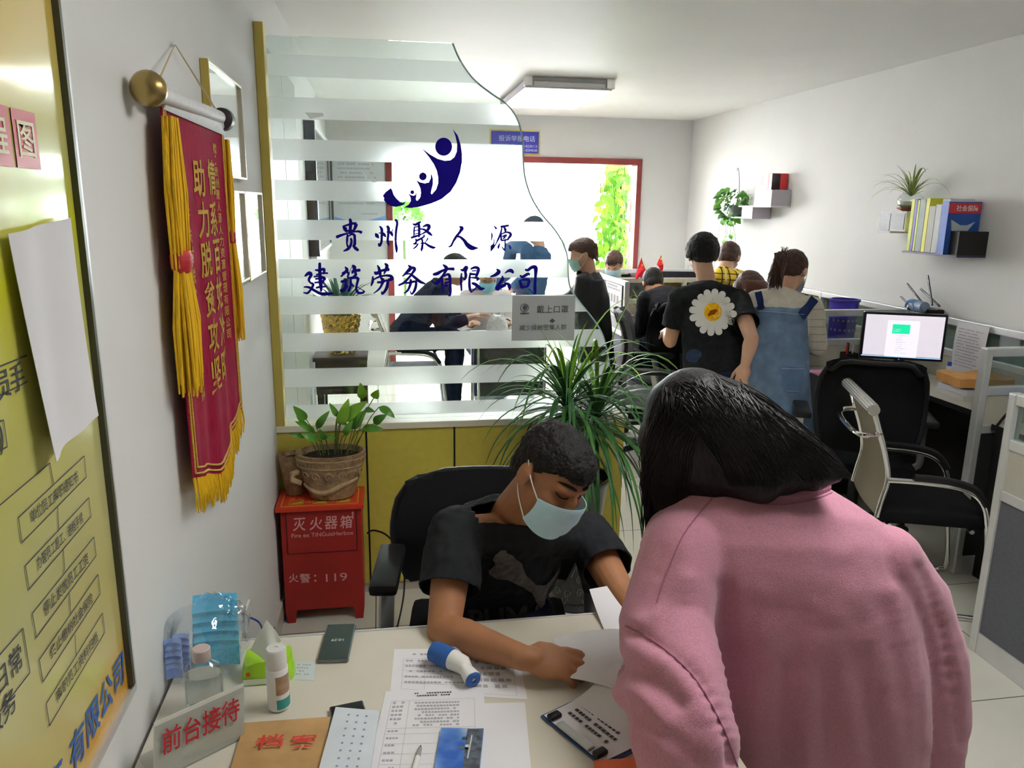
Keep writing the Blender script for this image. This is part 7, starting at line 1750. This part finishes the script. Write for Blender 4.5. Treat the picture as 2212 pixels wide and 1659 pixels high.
# ---------------------------------------------------------------- the man in the daisy shirt
J = pose(1.90, 4.16, -.1, 1.62, .40)
J['head'] = at(1517, 553, 1, 4.44); J['ax'] = head_axes((.20, .80, -.50)); J['neck'] = at(1527, 614, 1, 4.36)
J['shL'] = at(1468, 645, 1, 4.34); J['shR'] = at(1594, 648, 1, 4.16); J['elL'] = at(1448, 738, 1, 4.40); J['wrL'] = J['elL'] + V((.05, .20, .02)); J['elR'] = at(1624, 732, 1, 3.80); J['wrR'] = at(1610, 788, 1, 3.74)
dm = person('person', 'standing man in a black T-shirt with a big daisy on the back', J, SKINL, BTEE, .62, JEAN, vx=.007, collar=.058, torso=(.20, .185, .185, .165), collar_up=.045, jacket_len=.14)
hair_short(dm, J['head'], J['ax'], 1.0, HAIRM, front=.03, back=-.085, side=-.010, vol=1.24, amp=.005, vx=.006, tuft=0, seed=9)
bv = bvh_of(J['shirt']); PET = []; rnd = random.Random(2)
for k in range(16):
    a = k * 2 * PI / 16 + .1; L = 52 if 0.35 < (a % (2 * PI)) / PI < .75 else rnd.uniform(46, 53); w_ = 7.7
    ca, sa = math.cos(a), math.sin(a); PET.append([(1540 + ca * (14 + (L - 14) * t) - sa * w_ * k2, 674 + sa * (14 + (L - 14) * t) + ca * w_ * k2) for t, k2 in ((0, -.5), (.3, -.65), (.62, -.95), (.82, -1), (.95, -.72), (1, -.2), (1, .2), (.95, .72), (.82, 1), (.62, .95), (.3, .65), (0, .5))])
decal('daisy_petals', PET, bv, mat('petal_white', (.75, .74, .72), .8), dm, .0022, 1)
decal('daisy_centre', [[(1540 + 19 * math.cos(i * PI / 12), 674 + 20 * math.sin(i * PI / 12)) for i in range(24)]], bv, mat('daisy_yellow', (.80, .42, .01), .8, var=.3, scale=60), dm, .0034, 1)
decal('daisy_mark', [[(1531, 684), (1529, 681), (1538, 675), (1534, 671), (1546, 668), (1551, 671), (1543, 675), (1544, 679), (1537, 681)]], bv, mat('daisy_brown', (.30, .07, .01), .8), dm, .0042, 2)

# ---------------------------------------------------------------- the woman in denim overalls
J = pose(2.21, 3.98, -.35, 1.58, .38)
J['head'] = at(1712, 584, 1, 4.22); J['ax'] = head_axes((.62, .60, -.50)); J['neck'] = at(1693, 632, 1, 4.14); J['shL'] = at(1634, 652, 1, 4.14); J['shR'] = at(1752, 664, 1, 4.06)
J['elL'] = at(1618, 742, 1, 4.12); J['wrL'] = J['elL'] + V((.10, .16, -.08)); J['elR'] = at(1765, 748, 1, 4.04); J['wrR'] = J['elR'] + V((.05, .20, -.03))
CRM = mat('cream_striped_knit', (.60, .56, .47), .9, var=.06, scale=40)
ow = person('person', 'woman with a ponytail in faded denim overalls and a cream top', J, SKINL, CRM, 1.75, None, vx=.007, collar=.066, torso=(.15, .145, .15, .15))
DEN = mat('faded_denim', (.155, .235, .36), .85, bump=.3, bscale=260, var=.38, scale=9)
secs = []
for cx, y, hw, Y in ((1684, 662, 56, 4.05), (1684, 690, 60, 4.03), (1680, 740, 66, 3.99), (1680, 800, 70, 3.95), (1682, 880, 74, 3.93), (1684, 990, 84, 3.93)):
    p = at(cx, y, 1, Y); d = (p - EYE).dot(fwd); secs.append((p + V((.01, .05, 0)), V((.98, -.1, 0)), V((.1, .98, 0)), hw * d / F_PX, .178))
me = blob([('l', secs, 2.5)], .010, 3); warp(me, lambda p, n: p + n * (.008 * noise.noise(V((p.x * 14, p.y * 14, p.z * 5)))))
zt2 = at(1680, 668, 1, 3.95).z; cut(me, lambda p: p.z < zt2 + .01 * math.sin(p.x * 9)); dd = link('overalls', me, DEN, ow, smooth=True)
bv = bvh_of(J['shirt'], dd); NV = mat('navy_strap', (.012, .028, .10), .8)
decal('strap', [[(1628, 616), (1640, 612), (1653, 668), (1638, 670)]], bv, NV, ow, .009, 5); decal('strap', [[(1757, 634), (1772, 645), (1734, 692), (1722, 676)]], bv, NV, ow, .009, 5)
decal('pocket', [[(1687, 792), (1735, 794), (1732, 840), (1722, 846), (1697, 844), (1688, 836)]], bvh_of(dd), mat('denim_pocket', (.13, .21, .34), .85, var=.2, scale=12), ow, .006, 3)
st = MB(); bv2 = bvh_of(dd)
for line in (((1640, 672), (1690, 676), (1734, 680)), ((1687, 796), (1712, 797), (1735, 797)), ((1697, 844), (1712, 845), (1724, 845))):
    pts = [ray_on(bv2, x, y, .008) for x, y in spline(list(line), 4)]; pts = [p for p in pts if p]
    if len(pts) > 2: st.tube(pts, .0014, 5)
st.build('stitching', mat('pale_stitch', (.50, .58, .66), .8), ow)
f = MB(); bs_ = bvh_of(J['shirt'])
for y in (690, 706, 722, 738, 756, 668): 
    pts = [ray_on(bs_, x, y + .02 * (x - 1750), .001) for x in range(1742, 1800, 3)]; pts = [p for p in pts if p]
    if len(pts) > 3: f.tube(pts, .0012, 4)
f.build('sleeve_stripes', mat('red_brown_stripe', (.22, .12, .09), .8), ow)
hair_short(ow, J['head'], J['ax'], .98, HAIRBR, front=.050, back=-.075, side=.0, vol=1.04, amp=.003, vx=.006, seed=4)
f = MB(); rnd = random.Random(14); b0 = at(1694, 566, 1, 4.12)
for k in range(150):
    e = at(rnd.uniform(1656, 1690), rnd.uniform(588, 628), 1, 4.10 + rnd.uniform(-.03, .03)); m_ = at(rnd.uniform(1672, 1700), rnd.uniform(545, 575), 1, 4.10)
    f.tube(spline([tuple(b0 + V((rnd.uniform(-.02, .02), rnd.uniform(-.02, .02), rnd.uniform(-.02, .03)))), tuple(m_), tuple(e)], 4), [.004] * 8 + [.001], 4)
for k in range(24):
    e = at(rnd.uniform(1686, 1706), rnd.uniform(532, 545), 1, 4.12); f.tube([b0, b0.lerp(e, .6) + V((rnd.uniform(-.01, .01), 0, 0)), e], [.004, .003, .001], 4)
f.build('ponytail', HAIRBR, ow, smooth=True); mask_part(ow, J['head'], J['ax'], .98, mat('mask_pale_lilac', (.55, .58, .68), .75), True)

# ---------------------------------------------------------------- the woman in the long black coat
J = pose(1.56, 5.62, PI / 2 - .15, 1.60, .30, head=at(1258, 548, 1, 5.62), hf=(-.95, .1, -.35))
J['neck'] = at(1272, 588, 1, 5.62); J['shL'] = at(1262, 608, 1, 5.50); J['shR'] = at(1270, 602, 1, 5.78); J['elL'] = at(1258, 655, 1, 5.48); J['wrL'] = at(1232, 662, 1, 5.50); J['elR'] = J['elL'] + V((0, .3, 0)); J['wrR'] = J['wrL'] + V((0, .3, 0))
cw = person('person', 'woman in a long black coat standing side-on beside the end screen', J, SKINL, DARK, 1.9, NAVY, vx=.009, torso=(.17, .16, .165, .15))
secs = []
for cx, y, hw, ry in ((1274, 600, 26, .17), (1276, 640, 36, .21), (1278, 690, 38, .22), (1284, 740, 36, .23), (1290, 800, 34, .23)):
    p = at(cx, y, 1, 5.62); d = (p - EYE).dot(fwd); secs.append((p, V((1, 0, 0)), V((0, 1, 0)), hw * d / F_PX, ry))
me = blob([('l', secs, 2.4), ('c', [J['shL'], J['elL'], J['wrL'] + V((.05, 0, 0))], [.068, .062, .05])], .010, 4); warp(me, lambda p, n: p + n * .008 * noise.noise(V((p.x * 16, p.y * 16, p.z * 6)))); link('coat', me, DARK, cw, smooth=True)
hair_short(cw, J['head'], J['ax'], .98, HAIRBR, front=.05, back=-.07, side=.004, vol=1.05, amp=.003, vx=.007, seed=6)
f = MB(); rnd = random.Random(3); b0 = at(1272, 538, 1, 5.62)
for k in range(90): f.tube(spline([tuple(b0), tuple(at(rnd.uniform(1280, 1290), rnd.uniform(525, 545), 1, 5.6 + rnd.uniform(-.04, .04))), tuple(at(rnd.uniform(1276, 1292), rnd.uniform(545, 565), 1, 5.6 + rnd.uniform(-.04, .04)))], 4), [.006] * 8 + [.002], 4)
f.build('ponytail', mat('hair_light_brown', (.13, .055, .03), .5), cw, smooth=True); mask_part(cw, J['head'], J['ax'], .98, mat('mask_mint', (.35, .60, .55), .75), True)

# ---------------------------------------------------------------- people at the far desks
def seated(label, head_px, Y, yaw, hf, top, hair, skin=SKINL, lean=.35, mask=None, seat=.46, k=1.62, group=None, dx=0.0, bottom=NAVY, sleeve=1.85, amp=.004):
    h_ = at(head_px[0], head_px[1], 1, Y); F_ = V((-math.sin(yaw), math.cos(yaw), 0)); kk = k / 1.72
    S = V((0, 0, 1)) * math.cos(lean) + F_ * math.sin(lean); pel = h_ - S * (.50 + .165) * kk - F_ * .04; 
    J = pose(pel.x + dx, pel.y, yaw, k, lean, seat=max(.38, pel.z - .09), head=h_, hf=hf); J['neck'] = h_ - (S * .9 + F_ * .2).normalized() * .155 * kk
    for q, sg in (('L', -1), ('R', 1)): J['wr' + q] = J['el' + q] + F_ * .22 - J['R'] * sg * .05 + V((0, 0, .06))
    t = person('person', label, J, skin, top, sleeve, bottom, vx=.010)
    hair_short(t, J['head'], J['ax'], 1.0, hair, front=.045, back=-.085, side=-.004, vol=1.06, amp=amp, vx=.008, seed=int(head_px[0]))
    if mask is not None: face_parts(t, J['head'], J['ax']); mask_part(t, J['head'], J['ax'], 1.0, mask)
    return t, J
seated('woman with short brown hair and blue mask looking down behind the end screen', (1326, 570), 7.0, PI - .7, (-.45, -.75, -.45), mat('grey_brown_cloth', (.12, .11, .11), .85), HAIRBR, mask=MASKB, lean=.2, dx=.12)
t, J = seated('man in a dark jacket slumped forward in the black chair at the flag desk', (1410, 612), 5.98, 0.15, (.1, .75, -.75), mat('charcoal_jacket', (.018, .018, .022), .8, bump=.2, bscale=150), HAIRM, skin=SKIN, lean=1.05)
PLD = mat('yellow_plaid', (.62, .42, .03), .85)
def plaid(m):
    n, l = m.node_tree.nodes, m.node_tree.links; b = n['Principled BSDF']; tc = n.new('ShaderNodeTexCoord'); mx = None
    base = n.new('ShaderNodeRGB'); base.outputs[0].default_value = (.66, .46, .04, 1); cur = base.outputs[0]
    for ax_, sc, colr in (('X', 22, (.05, .04, .03, 1)), ('Z', 22, (.05, .04, .03, 1)), ('X', 11, (.72, .60, .20, 1))):
        wv = n.new('ShaderNodeTexWave'); wv.bands_direction = ax_; wv.inputs['Scale'].default_value = sc / 3.0; l.new(tc.outputs['Object'], wv.inputs['Vector'])
        gt = n.new('ShaderNodeMath'); gt.operation = 'GREATER_THAN'; gt.inputs[1].default_value = .93; l.new(wv.outputs['Fac'], gt.inputs[0])
        m_ = n.new('ShaderNodeMixRGB'); l.new(gt.outputs[0], m_.inputs[0]); l.new(cur, m_.inputs[1]); m_.inputs[2].default_value = colr; cur = m_.outputs[0]
    l.new(cur, b.inputs['Base Color'])
plaid(PLD)
J = pose(2.82, 5.46, -.1, 1.60, .55, head=at(1575, 556, 1, 5.62), hf=(.55, .65, -.55)); J['neck'] = at(1566, 584, 1, 5.54); J['shL'] = at(1546, 606, 1, 5.58); J['shR'] = at(1588, 604, 1, 5.44)
pp2 = person('person', 'child-like figure in a yellow plaid shirt leaning over the far desk' if False else 'person in a yellow plaid shirt leaning over the flag desk', J, SKINL, PLD, 1.8, JEAN, vx=.010, torso=(.165, .16, .165, .145))
hair_short(pp2, J['head'], J['ax'], .98, HAIRBR, front=.045, back=-.085, side=-.004, vol=1.05, amp=.004, vx=.008, seed=12)
t, J = seated('person with long brown hair bent low over the basket desk', (1618, 624), 5.06, PI - 1.2, (.65, -.35, -.7), mat('dark_floral_cloth', (.02, .03, .05), .85, var=1.0, scale=50), HAIRBR, lean=.65, seat=.46)
f = MB(); rnd = random.Random(31); hc = J['head']
for k in range(140):
    a = rnd.uniform(0, 2 * PI); r0 = V((math.cos(a) * .07, math.sin(a) * .07, .07)); 
    f.tube(spline([tuple(hc + r0), tuple(hc + r0 * 1.35 + V((.02, -.02, -.06))), tuple(hc + r0 * 1.3 + V((.06, -.02, -.22)))], 4), [.005] * 8 + [.002], 4)
f.build('long_hair', mat('hair_red_brown', (.11, .045, .03), .5), t, smooth=True)
# ================================================================ the waiting corner behind the glass screen
t, J = seated('person in dark navy clothes seated side-on in the chrome chair behind the glass', (985, 582), 6.0, -PI / 2, (.9, -.1, -.4), NAVY, HAIRM, lean=.62, seat=.44, bottom=NAVY)
sx_, sy_ = J['pelvis'].x, J['pelvis'].y
w2 = copy_tree(vc); place(w2, (sx_ - .20, sy_, 0), 0.0); w2['label'] = 'chrome-framed visitor chair under the dark-clothed person behind the glass'
t, J2 = seated('masked woman in a white vest with pink sleeves facing us behind the glass', (1052, 596), 6.75, PI, (0, -.85, -.45), mat('white_pink_top', (.66, .60, .60), .85), HAIRBR, mask=mat('mask_cyan', (.25, .62, .72), .75), lean=.2)
bvx = bvh_of(J2['shirt'])
J = pose(1.42, 7.45, PI / 2 + .3, 1.62, .28, head=at(1152, 497, 1, 7.45), hf=(-.85, .1, -.5)); J['neck'] = at(1165, 532, 1, 7.45)
bp = person('person', 'person in a blue jacket standing side-on by the far opening behind the glass', J, SKINL, mat('blue_jacket', (.03, .07, .14), .85, bump=.2), 1.9, NAVY, vx=.010, torso=(.20, .20, .21, .18))
hair_short(bp, J['head'], J['ax'], 1.05, mat('blue_black_hair', (.02, .03, .05), .5), front=.02, back=-.11, side=-.03, vol=1.1, amp=.003, vx=.008)
ct = thing('tea_table', 'low dark tea table with chrome legs holding a white bag behind the glass', 'table', (.95, 5.9, 0))
zt_ = .70
MB().box((.70, 5.72, zt_ - .03), (1.24, 6.2, zt_), .004).build('table_top', WHITE, ct)
MB().box((.72, 5.735, .26), (1.22, 5.76, zt_ - .031), .002).build('front_panel', mat('smoky_panel', (.06, .07, .06), .3), ct)
for x in (.715, 1.225):
    for y in (5.74, 6.18): MB().cyl((x, y, 0), (x, y, zt_ - .03), .013, seg=12).build('leg', CHROME, ct)
MB().box((.73, 5.76, .14), (1.21, 6.17, .155), .002).build('lower_shelf', mat('grey_green_shelf', (.25, .30, .29), .3), ct)
bg_ = V((.88, 5.92, zt_ + .001)); me = blob([('l', [(bg_ + V((0, 0, z)), V((1, 0, 0)), V((0, 1, 0)), rx, ry) for z, rx, ry in ((.004, .075, .05), (.06, .085, .06), (.12, .07, .05), (.16, .045, .03))]), ('c', [bg_ + V((-.04, 0, .15)), bg_ + V((-.03, 0, .23))], [.016, .011]), ('c', [bg_ + V((.04, 0, .15)), bg_ + V((.035, 0, .23))], [.016, .011])], .008, 2)
warp(me, lambda p, n: p + n * .008 * noise.noise(p * 40)); warp(me, lambda p, n: V((p.x, p.y, max(p.z, zt_ + .0012))))
tag(link('shopping_bag', me, mat('white_bag', (.80, .80, .80), .5), None, smooth=True), 'white plastic shopping bag standing on the tea table behind the glass', 'bag')
# carved stool with a gold-wrapped pot plant
cs = thing('carved_stool', 'dark carved wooden stool against the left wall behind the glass', 'stool', (-.305, 5.68, 0))
DW = mat('dark_carved_wood', (.05, .032, .024), .5, var=.5, scale=22, stretch=(.4, 1, 3), bump=.4)
MB().box((-.495, 5.50, .60), (-.115, 5.86, .632), .006).build('seat_board', DW, cs); MB().box((-.48, 5.515, .36), (-.13, 5.535, .60), .003).build('apron', DW, cs)
for x in (-.475, -.175):
    for y in (5.52, 5.80): MB().box((x, y, 0), (x + .05, y + .05, .60), .006).build('leg', DW, cs)
f = MB()
for k in range(4): f.tube([(-.40 + k * .08 + .028 * math.cos(q * .7) * (1 - q / 12), 5.511, .45 + .04 * math.sin(q * .7) * (1 - q / 12)) for q in range(11)], .004, 5)
f.build('carving', mat('worn_carving', (.16, .13, .11), .5), cs, smooth=True)
gp = V((-.30, 5.68, .633)); gt = thing('gold_wrapped_plant', 'leafy pot plant in shiny gold wrapping on the carved stool', 'potted plant', tuple(gp))
me = blob([('l', [(gp + V((0, 0, z)), V((1, 0, 0)), V((0, 1, 0)), r, r) for z, r in ((.004, .10), (.10, .118), (.2, .128), (.29, .14))], 2.0)], .009, 1)
warp(me, lambda p, n: p + n * (.012 * noise.noise(p * 38) + .006 * noise.noise(p * 80))); warp(me, lambda p, n: V((p.x, p.y, max(p.z, .6345))))
link('gold_wrap', me, mat('gold_foil', (.55, .36, .07), .18, metal=1.0, var=.3, scale=30, bump=.8, bscale=60), gt)
f = MB()
for k in range(46): strap(f, gp + V((0, 0, .28)), k * 2.399, .5 + .9 * ((k * 7) % 10) / 10, .30 + .15 * ((k * 3) % 7) / 7, .035, 4.0, 9)
for k in range(len(f.v)):
    x, y, z = f.v[k]; f.v[k] = (max(x, XL - .05), min(max(y, 5.35), 6.2), z)
f.build('foliage', mat('leaf_blue_green', (.035, .16, .09), .4, var=.3), gt, smooth=True)
# ================================================================ balcony greenery
cl = thing('climbing_plant', 'bright green climbing plant hanging down the right side of the far opening', 'climbing plant', (2.62, 8.9, .0))
A, B, S_ = MB(), MB(), MB(); rnd = random.Random(77)
pcx = [at(1330, y, 1, 8.75) for y in (350, 420, 480, 540, 600, 650)]
for k in range(620):
    t = rnd.random(); y = 352 + 300 * t; hw = 22 + 42 * t if t < .5 else 43
    x = 1340 - rnd.random() ** 1.3 * hw * 1.3 + (14 * rnd.random()); Yp = rnd.uniform(8.45, 9.1)
    p = at(x, y, 1, Yp); d = V((rnd.uniform(-1, .6), rnd.uniform(-1, .3), rnd.uniform(-1.2, -.1))).normalized()
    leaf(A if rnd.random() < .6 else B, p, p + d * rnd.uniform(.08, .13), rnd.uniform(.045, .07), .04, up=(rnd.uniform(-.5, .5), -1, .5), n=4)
for k in range(14):
    x = rnd.uniform(1300, 1352); Yp = rnd.uniform(8.5, 9.0); S_.tube([at(x + 5 * math.sin(q * 1.3 + k), 345 + q * 60, 1, Yp) for q in range(6)], .006, 5)
A.build('foliage', mat('leaf_bright_green', (.26, .52, .05), .4, var=.35, scale=8), cl, smooth=True); B.build('foliage', LEAF, cl, smooth=True); S_.build('vines', STEM, cl, smooth=True)  # bright green leaves mixed at random with darker ones
zb0 = at(1335, 640, 1, 8.75).z
MB().box((2.45, 8.45, 0), (3.0, 9.1, .45), .02).build('planter', mat('terracotta', (.30, .12, .06), .7), cl); MB().box((2.47, 8.47, .45), (2.98, 9.08, .46)).build('soil', SOIL, cl)
MB().tube([(2.72, 8.78, .45), (2.72, 8.75, 1.2), (2.70, 8.75, 2.3)], .03, 8).build('stem', mat('woody_stem', (.13, .11, .06), .8), cl, smooth=True)
bt = at(872, 470, 1, 9.1); bp_ = thing('balcony_shrub', 'green shrub in a pot at the left end of the balcony, seen through the glass', 'potted plant', (bt.x, bt.y, 0))
f = MB()
for k in range(150):
    d = V((rnd.gauss(0, 1), rnd.gauss(0, 1), rnd.gauss(0, 1))).normalized(); p = bt + d * .19 * rnd.random() ** .4; leaf(f, p, p + (d + V((0, 0, .3))).normalized() * .11, .05, .05, n=4)
f.build('foliage', LEAF, bp_, smooth=True); MB().tube([(bt.x, bt.y, .3), (bt.x, bt.y, bt.z)], .018, 8).build('stem', STEM, bp_)
MB().lathe([(.12, 0), (.16, .30), (.17, .32), (.15, .32), (.14, .28), (0, .28)], (bt.x, bt.y, 0), 28).build('pot', mat('terracotta', (.30, .12, .06), .7), bp_, smooth=True)
